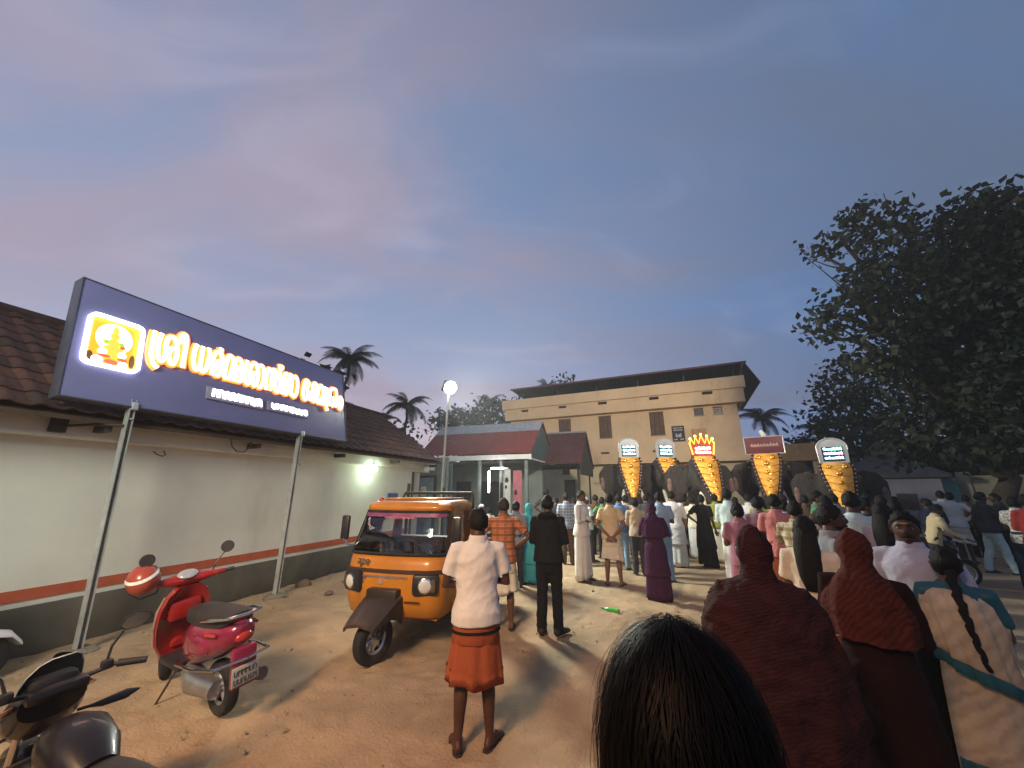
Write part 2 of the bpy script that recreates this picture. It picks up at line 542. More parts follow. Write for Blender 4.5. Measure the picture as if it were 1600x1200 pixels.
# loose crumbs of earth and grit
g = MB()
for i in range(1500):
    x = rng.uniform(-6.8, 3.2); y = rng.uniform(1.2, 8.5)
    if rng.random() < .35:
        x = -6.85 + abs(rng.normal(0, .5))
    r = rng.uniform(.005, .015) * (2.2 if rng.random() < .05 else 1)
    c = Vector((x, y, 0.004))
    b = [c + Vector((math.cos(k * 1.57 + i) * r, math.sin(k * 1.57 + i) * r * rng.uniform(.6, 1), -.004)) for k in range(4)]
    g.add(b + [c + Vector((0, 0, r * 1.1))], [(0, 1, 4), (1, 2, 4), (2, 3, 4), (3, 0, 4)])
structure(tag(g.build('loose_grit', mat('grit', (.26, .18, .11), rough=.95, bump=.4), None), 'loose crumbs of earth and grit strewn over the sandy ground', 'grit'), 'stuff')

# ================================================================== TEMPLE BUILDING ALONG THE LEFT
WX = -6.95
lime = mat('lime_plaster', (.70, .68, .58), rough=.85, var=.07, scale=1.2, bump=.12, bscale=60, dirt_or_shade=(.48, .44, .36), dscale=.9, damt=.55)
temple = thing('temple_building', 'long cream plastered building with brown tiled roof along the left', 'building', (WX, 0, 0))
def T(mb, name, m, parent=temple, **k):
    return mb.build(name, m, parent, **k)
T(MB().box((-.25, -4, 0), (0, 10.35, 2.95)), 'wall', lime)
T(MB().box((0.0, -4, 0), (.045, 10.352, .545), .012), 'plinth', mat('plinth_grey', (.105, .095, .075), rough=.85, var=.25, scale=2, bump=.3, dirt_or_shade=(.2, .16, .11), damt=.6))
T(MB().box((0.0, -4, .61), (.012, 10.354, .735)), 'painted_band', mat('terracotta_band', (.46, .105, .05), rough=.8, var=.15))
T(MB().box((0.0, -4, 2.47), (.22, 11.35, 2.72), .01), 'lintel_beam', lime)
T(MB().box((-.25, 10.35, 2.4), (.0, 11.35, 2.72)), 'lintel_end', lime)
T(MB().box((-.25, 10.36, 0), (-.02, 10.5, 2.4)), 'door_jamb', mat('dark_timber', (.06, .045, .035), rough=.6))
# back gable walls
T(MB().prism([(-3.6, 0), (-.26, 0), (-.26, 2.9), (-1.9, 4.15), (-3.6, 2.9)], 1, -3.9, -3.6), 'gable_wall', lime)
T(MB().prism([(-3.6, 0), (-.26, 0), (-.26, 2.9), (-1.9, 4.15), (-3.6, 2.9)], 1, 10.9, 11.2), 'gable_wall', lime)
tilem = mat('clay_tile', (.075, .034, .026), rough=.85, var=.4, scale=3, bump=.35, bscale=30, dirt_or_shade=(.05, .035, .03), dscale=2.2, damt=.7)
tilem2 = mat('clay_tile_dark', (.050, .028, .023), rough=.9, var=.4, scale=3, bump=.35, bscale=30)
tilem3 = mat('clay_tile_red', (.100, .042, .028), rough=.85, var=.35, scale=3, bump=.35, bscale=30)
EX, EZ, RX, RZ = .58, 2.74, -1.95, 4.45      # eave and ridge, from the wall face
sl = math.hypot(EX - RX, RZ - EZ)
roof = T(MB().prism([(EX - .02, EZ - .05), (RX, RZ - .06), (2 * RX - EX, EZ - .05), (2 * RX - EX, EZ - .09), (RX, RZ - .12), (EX - .02, EZ - .09)], 1, -4, 11.3), 'roof', mat('roof_boarding', (.07, .045, .03), rough=.9))
def tile_mesh(m):
    t = MB()
    prof = [(0, .0), (.045, .028), (.09, .034), (.135, .012), (.19, .006), (.25, .0)]
    Lt = .36
    rings = []
    for y, dz in ((0, .022), (Lt, -.004)):
        rings.append([(x, y, z + dz) for x, z in prof] + [(x, y, z + dz - .018) for x, z in prof[::-1]])
    t.loft(rings)
    return t.mesh('roof_tile', m)
tms = [tile_mesh(tilem), tile_mesh(tilem2), tile_mesh(tilem3)]
sa = math.atan2(RZ - EZ, RX - EX)
tiles = []
rows = int(sl / .31) + 1
for r in range(rows):
    for c in range(int(15.2 / .25)):
        y = -3.95 + c * .25
        s = r * .31
        x = EX + (RX - EX) * s / sl; z = EZ + (RZ - EZ) * s / sl
        tiles.append((math.hypot(x - 6.95, y), x, y, z, r, c))
# frame of a tile: its length runs up the slope, its width along the eave
ux = Vector((0, 1, 0)); uy = Vector((RX - EX, 0, RZ - EZ)).normalized(); uz = ux.cross(uy)
if uz.z < 0:
    uz = -uz
Mt = Matrix((ux, uy, uz)).transposed()
vis = sorted([t for t in tiles if 1.2 < t[2] < 11.3], key=lambda t: t[0])
near = vis[:300]
keep = set((t[4], t[5]) for t in near)
rest = MB()
for (_, x, y, z, r, c) in tiles:
    p = Vector((x, y, z + rng.uniform(0, .006)))
    q = Mt @ Matrix.Rotation(rng.normal(0, .012), 3, 'Z') @ Matrix.Rotation(rng.normal(0, .012), 3, 'X')
    if (r, c) in keep:
        o = link('roof_tile', tms[int(rng.choice([0, 0, 0, 1, 2]))], roof)
        o.matrix_local = Matrix.Translation(p) @ q.to_4x4()
    else:
        b = tms[0]
        rest.add([p + q @ v.co for v in b.vertices], [tuple(f.vertices) for f in b.polygons])
structure(rest.build('tiled_slope', tilem, roof), 'stuff')
T(MB().tube([(RX, -4, RZ + .02), (RX, 4, RZ + .03), (RX, 11.3, RZ + .02)], .085, 8), 'ridge_capping', tilem2, parent=roof)
T(MB().box((.50, -4, 2.665), (.535, 11.3, 2.70)), 'eave_batten', mat('dark_timber', (.06, .045, .035)), parent=roof)
for k, y in enumerate(np.arange(-3.4, 11.2, 2.05)):
    T(MB().box((.18, y, 2.56), (.50, y + .06, 2.64)), 'rafter', MATS['dark_timber'], parent=roof)
for y in (3.55, 5.95):
    T(MB().tube([(.02, y, 2.40), (.10, y, 2.36), (.14, y + .06, 2.33), (.10, y + .12, 2.36), (.03, y + .12, 2.42)], .008, 6), 'iron_hook', MATS['dark_timber'])
# rail on the far end of the ridge
T(MB().tube([(RX, 7.2, RZ + .12), (RX, 9.6, RZ + .12)], .02, 6).tube([(RX, 7.6, RZ), (RX, 7.6, RZ + .14)], .015, 6).tube([(RX, 9.3, RZ), (RX, 9.3, RZ + .14)], .015, 6), 'ridge_rail', mat('galvanised', (.42, .43, .43), rough=.4, metal=.7, var=.15), parent=roof)

# wall bulb, lit
bulb_e = mat('bulb_lit', (1, 1, 1), var=0, emis=(.82, 1.0, .86), estr=60)
wl = thing('wall_lamp', 'small lit bulb fixed high on the cream wall under the eave', 'lamp', (WX + .30, 8.24, 2.42))
MB().tube([(-.08, 0, .06), (-.02, 0, .05), (0, 0, .02)], .02, 8).build('bulb_holder', mat('white_plastic', (.75, .75, .72), rough=.4), wl)
MB().ell((.0, 0, -.045), (.042, .042, .06), 12, 8).build('bulb', bulb_e, wl)
ld = bpy.data.lights.new('wall_lamp_light', 'POINT'); ld.energy = 14; ld.color = (.72, 1.0, .76); ld.shadow_soft_size = .08
lo = bpy.data.objects.new('wall_lamp_light', ld); COL.objects.link(lo); lo.parent = wl; lo.location = (.10, 0, -.12)
# security camera on the lintel
sc_ = thing('security_camera', 'white camera dome on the lintel beside the gateway', 'camera', (WX + .3, 10.7, 2.5))
MB().ell((0, 0, 0), (.09, .09, .11), 12, 8).build('dome', mat('white_plastic', (.75, .75, .72)), sc_)
MB().box((-.09, -.05, -.03), (0, .05, .03), .01).build('mount', MATS['white_plastic'], sc_)

# ================================================================== SIGN BOARD ON TWO POSTS
BO = Vector((-6.2, 2.16, 2.89)); BU = Vector((0, 1, 0)); BV = Vector((-.34, 0, 1.56)).normalized(); BN = BU.cross(BV)
if BN.x < 0:
    BN = -BN
sign = thing('temple_signboard', 'long blue signboard with glowing orange Malayalam lettering and a lit picture', 'sign', BO)
Z0 = Vector((0, 0, 0))
def PB(u, v, n):
    return BU * u + BV * v + BN * n
Mb = Matrix((BU, BV, BN)).transposed().to_4x4()
navy = mat('navy_sheet', (.165, .165, .33), rough=.45, var=.08, scale=1.5, spec=.5, bump=.02, bscale=5)
MB().box((0, 0, -.16), (4.45, 1.6, 0), .012, mtx=Mb).build('board', navy, sign)
tr = MB()
for (a, b) in (((-.01, -.012, -.17), (4.46, .0, .012)), ((-.01, 1.6, -.17), (4.46, 1.612, .012)), ((-.012, 0, -.17), (0, 1.6, .012)), ((4.45, 0, -.17), (4.462, 1.6, .012))):
    tr.box(a, b, .002, mtx=Mb)
tr.build('edge_trim', mat('dull_trim', (.10, .10, .13), rough=.4, metal=.3), sign)
LETTER_W = .050
letter_m = mat('letter_face', (1, .9, .7), var=0, emis=(1.0, .84, .68), estr=3.2)
letter_s = mat('letter_halo', (1, .5, .15), var=0, emis=(1.0, .20, .015), estr=1.5)  # glowing orange backing, wider than the faces, paints the letters' halo
back = MB(); front = MB()
for st in LETTERS:
    polyline_ribbon(back, st, LETTER_W + .058, .030, PB(0, 0, .004), BU, BV, BN)
    polyline_ribbon(front, st, LETTER_W, .012, PB(0, 0, .036), BU, BV, BN)
lt = back.build('lettering', letter_s, sign, smooth=0)
front.build('letter_faces', letter_m, lt, smooth=0)
# second line: two short lit words on raised strips (too blurred to read)
wm = mat('white_letter', (1, 1, 1), var=0, emis=(.93, .90, 1.0), estr=8)
strip_m = mat('letter_strip', (.30, .27, .36), rough=.4)
def loops(u0, u1, v0, v1, n, seed):
    g_ = np.random.default_rng(seed); out = []
    w = (u1 - u0) / n
    for i in range(n):
        a = u0 + i * w; k = int(g_.integers(0, 4)); h = v1 - v0
        c = (a + w * .5, v0 + h * .5)
        if k == 0:
            out.append([(a, v0), (a, v0 + h * .7), (a + w * .35, v1), (a + w * .7, v0 + h * .7), (a + w * .7, v0)])
        elif k == 1:
            out.append([(a + w * .7, v0 + h * .8), (a + w * .3, v1), (a, v0 + h * .5), (a + w * .35, v0), (a + w * .7, v0 + h * .35), (a + w * .3, v0 + h * .5)])
        elif k == 2:
            out.append([(a, v1), (a, v0 + h * .3), (a + w * .35, v0), (a + w * .7, v0 + h * .3), (a + w * .7, v1)])
        else:
            out.append([(a, v0), (a + w * .1, v1), (a + w * .45, v0 + h * .55), (a + w * .75, v1), (a + w * .8, v0)])
    return out
for (u0, u1, v0, v1, n, sd_) in ((1.52, 2.43, .33, .50, 9, 3), (2.53, 3.40, .35, .49, 8, 5)):
    s_ = MB().box((u0, v0 - .02, .003), (u1 + .02, v1 + .01, .03), .004, mtx=Mb).build('word_strip', strip_m, sign)
    w_ = MB()
    for q in loops(u0 + .09, u1, v0 + .03, v1 - .02, n, sd_):
        polyline_ribbon(w_, q, .03, .01, PB(0, 0, .031), BU, BV, BN)
    w_.build('small_lettering', wm, s_, smooth=0)
# lit picture in a white rounded frame
def rrect(u0, u1, v0, v1, r, n=6):
    out = []
    for cx_, cy_, a0 in ((u1 - r, v0 + r, -90), (u1 - r, v1 - r, 0), (u0 + r, v1 - r, 90), (u0 + r, v0 + r, 180)):
        for k in range(n + 1):
            a = R(a0 + 90 * k / n)
            out.append((cx_ + r * math.cos(a), cy_ + r * math.sin(a)))
    return out
fo = rrect(.10, .67, .44, 1.155, .09); fi = rrect(.135, .635, .475, 1.12, .06)
pf = MB()
pf.loft([[PB(*p, .004) for p in fo], [PB(*p, .05) for p in fo], [PB(*p, .05) for p in fi], [PB(*p, .004) for p in fi]], cap=False)
fr_ = pf.build('picture_frame', mat('frame_lit', (1, 1, 1), var=0, emis=(.96, .93, 1.0), estr=5), sign, smooth=0)
def disc(mb, u, v, ru, rv, n_, h, a=0):
    ca, sa_ = math.cos(a), math.sin(a)
    mb.loft([[PB(u + ru * math.cos(t) * ca - rv * math.sin(t) * sa_, v + ru * math.cos(t) * sa_ + rv * math.sin(t) * ca, z) for t in np.linspace(0, 2 * math.pi, n_, endpoint=False)] for z in (.006, h)])
def em(name, c, s):
    return mat(name, c, var=0, emis=c, estr=s)
MB().loft([[PB(*p, .003) for p in fi], [PB(*p, .006) for p in fi]]).build('picture_ground', em('pic_amber', (1.0, .34, .02), 1.0), fr_)
h_ = MB(); disc(h_, .385, .87, .185, .21, 28, .008); h_.build('halo', em('pic_halo', (1.0, .82, .40), 3.2), fr_)
h_ = MB(); disc(h_, .39, .68, .11, .10, 20, .012); disc(h_, .385, .80, .055, .065, 16, .013); disc(h_, .385, .90, .045, .05, 16, .014); disc(h_, .385, .98, .032, .06, 12, .013); disc(h_, .33, .60, .06, .035, 12, .014, .4); disc(h_, .45, .60, .06, .035, 12, .014, -.4)
h_.build('seated_figure', em('pic_gold', (.95, .50, .06), 1.0), fr_)
def pieces(name, m, specs):
    for a in specs:
        h_ = MB(); disc(h_, *a); h_.build(name, m, fr_)
pieces('green_garland', em('pic_green', (.30, .62, .05), .7), [(.31, .80, .028, .03, 10, .016), (.46, .80, .028, .03, 10, .016)])
pieces('white_flower', em('pic_white', (1, .93, .95), 2.0), [(.29, .655, .045, .045, 14, .017), (.48, .655, .045, .045, 14, .017), (.25, .535, .055, .05, 14, .016), (.50, .525, .05, .05, 14, .016)])
pieces('red_flower', em('pic_red', (.85, .12, .06), .9), [(.31, .60, .06, .022, 12, .0175), (.49, .59, .05, .025, 12, .0175), (.385, .53, .07, .03, 12, .0165), (.475, .765, .028, .026, 10, .018)])
pieces('dark_drape', em('pic_dark', (.10, .055, .02), .6), [(.59, .60, .03, .10, 14, .010), (.175, .56, .035, .07, 14, .010)])
# brackets
galv = mat('galvanised_post', (.50, .52, .50), rough=.42, metal=.35, var=.25, scale=4, dirt_or_shade=(.25, .22, .18), dscale=3)
for u in (.68, 3.28):
    b_ = MB().box((u - .02, .02, -.24), (u + .02, 1.55, -.165), .003, mtx=Mb)
    b_.build('upright_channel', galv, sign)
MB().box((.66, -.05, -.02), (.72, .05, .03), .005, mtx=Mb).build('bracket', galv, sign)
MB().box((3.26, -.05, -.02), (3.32, .05, .03), .005, mtx=Mb).build('bracket', galv, sign)
def post(name, label, x0, y0, x1, y1, z1):
    o = thing(name, label, 'post', (x0, y0, 0))
    d = Vector((x1 - x0, y1 - y0, z1))
    r_ = []
    for t in (0, .5, 1):
        c = d * t
        r_.append([c + Vector(q) for q in ((-.045, -.03, 0), (.045, -.03, 0), (.045, -.022, 0), (-.035, -.022, 0), (-.035, .022, 0), (.045, .022, 0), (.045, .03, 0), (-.045, .03, 0))])
    MB().loft(r_).build('channel', galv, o, smooth=0)
    m_ = MB()
    for i in range(8):
        a = i * .8
        r2 = .13 + .05 * math.sin(i * 2.3)
        m_.ell((math.cos(a) * .08, math.sin(a) * .09, .01), (r2 * .7, r2 * .7, .06), 8, 5)
    m_.build('concrete_footing', mat('rough_concrete', (.20, .17, .13), rough=.95, bump=.5, bscale=20), o)
    for z in (z1 - .08, z1 - .25):
        q = d * (z / z1)
        MB().tube([q + Vector((-.05, 0, 0)), q + Vector((.06, 0, 0))], .012, 6).build('bolt', galv, o)
    return o
post('steel_post', 'galvanised steel channel post under the left end of the blue signboard', -6.46, 3.08, -6.25, 2.84, 2.98)
post('steel_post', 'galvanised steel channel post under the right end of the blue signboard', -6.42, 5.60, -6.27, 5.46, 2.98)
st = thing('stay_rod', 'dark steel stay rod from the eave to the left sign post', 'rod', (WX + .22, 2.35, 2.62))
MB().box((0, 0, -.10), (.07, .14, .07), .005).tube([(.05, .1, -.02), (.25, .30, .02), (.46, .48, .02)], .018, 6).build('rod', mat('dark_iron', (.06, .05, .045), rough=.6, metal=.5), st)
cb = thing('loose_cable', 'loop of loose dark cable hanging from the eave behind the signboard', 'cable', (WX + .5, 4.3, 2.62))
MB().tube([(0, 0, .05), (.0, .05, -.08), (0, .15, -.16), (0, .27, -.15), (0, .36, -.05), (0, .38, .06)], .009, 6).build('cable', MATS['dark_iron'], cb)

# ================================================================== STREET LAMP
SLP = Vector((-5.68, 10.02, 0))
lampth = thing('street_lamp', 'tall pole with a single blazing white floodlight', 'street lamp', SLP)
MB().tube([(0, 0, 0), (.02, 0, 2.2), (.08, 0, 4.85)], [.045, .04, .032], 10).build('pole', mat('pole_paint', (.36, .33, .30), rough=.5, metal=.5, var=.25, scale=3), lampth)
MB().box((-.16, -.16, 0), (.16, .16, .05), .01).build('base_plate', MATS['rough_concrete'], lampth)
MB().tube([(.05, 0, 3.3), (.22, .05, 3.27)], .012, 6).build('side_arm', MATS['dark_iron'], lampth)
hd = Vector((.10, 0, 4.95)); aim = Vector((.92, -.22, -.38)).normalized()
qr = aim.to_track_quat('-Z', 'Y').to_matrix()
m_ = MB(); m_.box((-.22, -.17, -.02), (.22, .17, .10), .02, mtx=Matrix.Translation(hd) @ qr.to_4x4()); m_.build('housing', mat('lamp_black', (.04, .04, .045), rough=.5), lampth)
m_ = MB(); m_.ell((0, 0, 0), (.24, .20, .07), 20, 8); m_.v = [tuple(hd + qr @ (Vector(p) + Vector((0, 0, -.045)))) for p in m_.v]
m_.build('lens', mat('flood_lit', (1, 1, 1), var=0, emis=(.95, 1.0, .9), estr=400), lampth)
ld = bpy.data.lights.new('street_lamp_light', 'SPOT'); ld.energy = 3400; ld.color = (.98, 1.0, .84); ld.shadow_soft_size = .55; ld.spot_size = R(128); ld.spot_blend = .7
lo = bpy.data.objects.new('street_lamp_light', ld); COL.objects.link(lo); lo.parent = lampth
lo.location = hd + aim * .14; lo.rotation_euler = aim.to_track_quat('-Z', 'Y').to_euler()
# lamps set behind the photographer: an unseen orange lantern assumed over the yard, and an unseen floodlight added to light the far facade
sl2 = thing('assumed_sodium_lamp', 'assumed tall street lamp with an orange lantern behind the viewer, lighting the yard', 'street lamp', (-2.6, -5.0, 0))  # assumed lamp out of view, added for the orange light on the yard
MB().tube([(0, 0, 0), (0, 0, 5.2), (.05, .5, 5.7), (.1, 1.1, 5.8)], [.07, .05, .04, .035], 10).build('pole', MATS['pole_paint'], sl2)
MB().tube([(.10, 1.0, 5.84), (.11, 1.3, 5.86), (.12, 1.65, 5.80)], [(.06, .05), (.13, .07), (.06, .04)], 10).build('lantern', MATS['lamp_black'], sl2)
MB().ell((.11, 1.33, 5.77), (.10, .19, .05), 14, 8).build('bowl', mat('sodium_lit', (1, .6, .25), var=0, emis=(1, .48, .14), estr=40), sl2)
def spot(name, parent, loc, target, energy, col, size, blend, soft):
    ld = bpy.data.lights.new(name, 'SPOT'); ld.energy = energy; ld.color = col; ld.shadow_soft_size = soft; ld.spot_size = R(size); ld.spot_blend = blend
    lo = bpy.data.objects.new(name, ld); COL.objects.link(lo); lo.parent = parent; lo.location = loc
    lo.rotation_euler = (Vector(target) - (Vector(loc) + parent.location)).to_track_quat('-Z', 'Y').to_euler()
spot('assumed_sodium_light', sl2, (.11, 1.4, 5.64), (-2.3, 4.0, 0), 3000, (1.0, .51, .21), 66, 1.0, .7)  # beam of the assumed orange lamp, warms the sand
spot('wall_fill_light', sl2, (-.05, 1.2, 5.6), (-6.95, 5.2, 1.0), 2500, (.97, 1.0, .84), 76, .9, 1.6)  # added white fill without a lamp body, brightens the cream wall
fl = thing('added_flood_mast', 'added steel mast with a white floodlight behind the viewer, lighting the facade', 'floodlight', (6.5, -2.5, 0))
MB().tube([(0, 0, 0), (0, 0, 8.6)], [.08, .05], 10).build('pole', MATS['pole_paint'], fl)
MB().box((-.28, -.1, 8.5), (.28, .1, 8.85), .02).build('housing', MATS['lamp_black'], fl)
MB().box((-.24, .105, 8.54), (.24, .12, 8.81), .01).build('lens', mat('flood2_lit', (1, 1, 1), var=0, emis=(1, .95, .85), estr=60), fl)
spot('flood_beam', fl, (0, .3, 8.68), (-2.0, 20, 4.6), 14000, (1.0, .88, .70), 42, .8, .7)

# ================================================================== GATEWAY RECESS + RED ROOFED HALL
gate = thing('gateway_porch', 'shadowed porch with bluish glazed doors beyond the end of the cream wall', 'porch', (-8.4, 11.9, 0))
dk = mat('shade_green_wall', (.16, .19, .17), rough=.8, var=.25, scale=1.5, dirt_or_shade=(.06, .06, .05))
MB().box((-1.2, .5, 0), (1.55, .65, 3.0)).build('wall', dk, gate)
MB().box((.25, .42, .1), (1.15, .497, 2.35)).build('door_frame', mat('dark_timber', (.06, .045, .035)), gate)
MB().box((.33, .40, .2), (1.07, .418, 2.27)).build('door_leaf', mat('door_glass', (.20, .25, .27), rough=.15, spec=.6), gate)
MB().box((.56, .385, 1.55), (.80, .398, 1.95), .004).build('notice', mat('pale_paper', (.62, .62, .42), rough=.8), gate)
MB().box((.90, .385, 1.40), (1.0, .398, 1.6), .004).build('notice', MATS['pale_paper'], gate)
bp_ = MB(); bp_.box((0, 0, 0), (.012, .46, .30), .003)
bpo = bp_.build('blue_notice_board', mat('blue_print', (.06, .10, .30), rough=.6), None); bpo.location = (WX + .02, 9.2, 1.45); tag(bpo, 'small dark blue notice fixed to the cream wall near the gateway', 'notice')

hall = thing('red_roofed_hall', 'open hall with long red sheet roof and pale ridge beyond the lamp', 'hall', (-7.9, 13.4, 0))
redm = mat('red_sheet', (.185, .035, .03), rough=.5, var=.22, scale=2, dirt_or_shade=(.14, .06, .05), dscale=2)
greym = mat('grey_sheet', (.33, .34, .36), rough=.4, var=.2, metal=.3)
def corr_sheet(x0, x1, y0, z0, y1, z1, pitch=.11, amp=.016):
    n = int((x1 - x0) / pitch * 4)
    v = []; f = []
    nd = Vector((0, -(z1 - z0), (y1 - y0))).normalized()
    for (y, z) in ((y0, z0), (y1, z1)):
        for s_ in (0, -.006):
            for i in range(n + 1):
                x = x0 + (x1 - x0) * i / n
                p = Vector((x, y, z)) + nd * (amp * (1 if (i % 4) in (1, 2) else 0) + s_)
                v.append(p)
    k = n + 1
    for i in range(n):
        f.append((i, i + 1, 2 * k + i + 1, 2 * k + i)); f.append((k + i + 1, k + i, 3 * k + i, 3 * k + i + 1)); f.append((k + i, k + i + 1, i + 1, i))
        f.append((2 * k + i, 2 * k + i + 1, 3 * k + i + 1, 3 * k + i))
    m = MB(); m.add(v, f); return m
hroof = MB().box((-.9, 1.83, 4.58), (3.98, 1.97, 4.62)).build('roof', greym, hall)
for i in range(6):
    a = -.9 + i * .81
    corr_sheet(a, a + .83, -.02 + .002 * (i % 2), 3.16 + .004 * (i % 2), 1.35, 4.22 + .004 * (i % 2)).build('roof_sheet', redm, hroof, smooth=0)
    corr_sheet(a, a + .83, 1.30, 4.20 + .004 * (i % 2), 1.9, 4.66 + .004 * (i % 2)).build('ridge_sheet', greym, hroof, smooth=0)
    corr_sheet(a, a + .83, 3.9, 3.16, 1.92, 4.66 + .004 * (i % 2)).build('roof_sheet', redm, hroof, smooth=0)
MB().box((-.9, .03, 2.95), (3.98, .07, 3.13)).build('fascia', mat('white_fascia', (.62, .63, .60), rough=.6, var=.1), hall)
teal = mat('teal_sheet', (.055, .10, .10), rough=.5, var=.2, scale=2)
for i in range(7):   # gable end clad in teal sheets
    y0 = .08 + i * .55; y1 = min(y0 + .53, 3.8)
    top = lambda y: 3.14 + (1.46 * (y / 1.9) if y < 1.9 else 1.46 * (3.85 - y) / 1.95)
    m_ = MB(); m_.prism([(y0, 3.0), (y1, 3.0), (y1, max(3.02, top(y1))), (y0, max(3.02, top(y0)))], 0, 3.90, 3.93)
    m_.build('gable_sheet', teal, hall)
MB().box((3.88, .0, 2.93), (3.99, 3.9, 3.0)).build('gable_beam', MATS['white_fascia'], hall)
MB().box((-1.2, 2.6, 0), (3.7, 2.75, 3.1)).build('back_wall', mat('hall_wall', (.20, .24, .22), rough=.8, var=.2, scale=1.2, dirt_or_shade=(.12, .12, .1)), hall)
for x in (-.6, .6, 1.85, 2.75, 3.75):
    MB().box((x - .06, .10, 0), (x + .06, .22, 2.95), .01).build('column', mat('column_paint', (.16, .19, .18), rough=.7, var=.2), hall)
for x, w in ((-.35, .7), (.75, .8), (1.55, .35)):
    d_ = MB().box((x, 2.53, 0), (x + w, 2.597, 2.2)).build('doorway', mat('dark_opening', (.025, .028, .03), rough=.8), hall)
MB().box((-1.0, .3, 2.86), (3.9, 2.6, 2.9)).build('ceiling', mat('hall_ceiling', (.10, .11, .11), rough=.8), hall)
for i in range(5):
    x = -.5 + i * 1.0
    MB().tube([(x, .1, 2.84), (x + .5, .12, 3.0), (x + 1.0, .1, 2.84)], .02, 6).build('truss_bar', MATS['dark_iron'], hall)
bn = thing('pink_banner', 'tall pink cloth banner with dark emblem hanging in the hall', 'banner', (-4.62, 13.75, 0))
MB().box((-.12, 0, .5), (.22, .02, 2.55)).build('cloth', mat('pink_cloth', (.42, .13, .16), rough=.9, var=.15), bn)
MB().ell((-.02, -.012, 1.75), (.07, .01, .1), 10, 6).ell((-.04, -.012, 1.25), (.06, .01, .12), 10, 6).build('printed_emblem', mat('print_dark', (.06, .03, .03)), bn)
bn = thing('white_banner', 'white printed cloth banner with dark marks beside the pink banner', 'banner', (-5.05, 13.75, 0))
MB().box((-.2, 0, .5), (.2, .02, 2.6)).build('cloth', mat('white_print', (.5, .52, .48), rough=.9, var=.12), bn)
MB().ell((.05, -.012, 2.2), (.08, .01, .10), 8, 6).ell((.02, -.012, 1.95), (.05, .01, .07), 8, 6).ell((.06, -.012, 1.3), (.05, .01, .05), 8, 6).build('printed_emblem', MATS['print_dark'], bn)
tube_e = mat('tube_lit', (1, 1, 1), var=0, emis=(1.0, .95, .92), estr=22)
tv = thing('tube_light', 'upright glowing white tube light on a hall column', 'tube light', (-5.60, 13.42, 0))
MB().box((-.03, .02, 1.72), (.03, .06, 2.56), .006).build('batten', MATS['white_plastic'], tv)
MB().tube([(0, 0, 1.76), (0, 0, 2.52)], .035, 10).build('tube', tube_e, tv)
tv = thing('tube_light', 'level glowing white tube light under the hall eave', 'tube light', (-5.5, 13.32, 2.62))
MB().box((0, .02, -.03), (.70, .06, .03), .006).build('batten', MATS['white_plastic'], tv)
MB().tube([(.03, 0, 0), (.52, 0, 0)], .033, 10).build('tube', tube_e, tv)
for (x, y, z, e) in ((-5.6, 13.3, 2.1, 9), (-5.2, 13.2, 2.55, 9)):
    ld = bpy.data.lights.new('tube_glow', 'POINT'); ld.energy = e; ld.color = (1, .95, .9); ld.shadow_soft_size = .25
    lo = bpy.data.objects.new('tube_glow', ld); COL.objects.link(lo); lo.location = (x, y - .1, z)
# second hall behind, dark gable
h2 = thing('dark_gabled_shed', 'small red roofed shed with dark sheeted gable behind the hall', 'shed', (-3.9, 15.6, 0))
for x in (-1.8, 1.3):
    for y in (.15, 3.5):
        MB().tube([(x, y, 0), (x, y, 3.0)], .04, 8).build('post', MATS['dark_iron'], h2)
MB().box((1.42, -.1, 2.45), (1.45, 3.8, 3.0)).build('hanging_sheet', mat('dark_sheet', (.035, .04, .04), rough=.7, var=.2), h2)
MB().prism([(0, 3.0), (3.7, 3.0), (1.85, 4.35)], 0, -1.9, 1.40).build('gable', mat('dark_sheet', (.035, .04, .04), rough=.7, var=.2), h2)
r2 = MB().tube([(-2.0, 1.85, 4.45), (1.5, 1.85, 4.45)], .05, 6).build('roof', greym, h2)
for i in range(4):
    a = -2.0 + i * .87
    corr_sheet(a, a + .89, -.25, 2.86 + .004 * (i % 2), 1.85, 4.42 + .004 * (i % 2)).build('roof_sheet', mat('old_red_sheet', (.085, .028, .027), rough=.7, var=.3, scale=2), r2, smooth=0)
    corr_sheet(a, a + .89, 3.95, 2.86, 1.85, 4.42 + .004 * (i % 2)).build('roof_sheet', mat('old_red_sheet', (.085, .028, .027), rough=.7, var=.3, scale=2), r2, smooth=0)

# ================================================================== TWO STOREY BUILDING
bang = math.atan2(-1.35, 13.2)
bd = thing('two_storey_building', 'peach two storey building with heavy parapet and dark sheet roof', 'building', (-8.3, 22.8, 0), bang)
peach = mat('peach_plaster', (.70, .50, .30), rough=.88, var=.10, scale=.8, bump=.1, dirt_or_shade=(.27, .165, .095), dscale=.55, damt=.55)
cream = mat('cream_plaster', (.60, .52, .33), rough=.88, var=.12, scale=.8, bump=.1, dirt_or_shade=(.30, .27, .17), dscale=.7, damt=.6)
BW = 13.27
def B(mb, name, m, p=bd, **k):
    return mb.build(name, m, p, **k)
def wall_with_holes(x0, x1, z0, z1, holes, y0, y1):
    xs = sorted({x0, x1} | {h[0] for h in holes} | {h[1] for h in holes})
    zs = sorted({z0, z1} | {h[2] for h in holes} | {h[3] for h in holes})
    mb = MB()
    # merge cells in each column to keep the wall light
    for a, b in zip(xs[:-1], xs[1:]):
        run = None
        for c, d in zip(zs[:-1], zs[1:]):
            hole = any(h[0] <= a and b <= h[1] and h[2] <= c and d <= h[3] for h in holes)
            if hole:
                if run:
                    mb.box((a, y0, run[0]), (b, y1, run[1])); run = None
            else:
                run = (run[0], d) if run else (c, d)
        if run:
            mb.box((a, y0, run[0]), (b, y1, run[1]))
    return mb
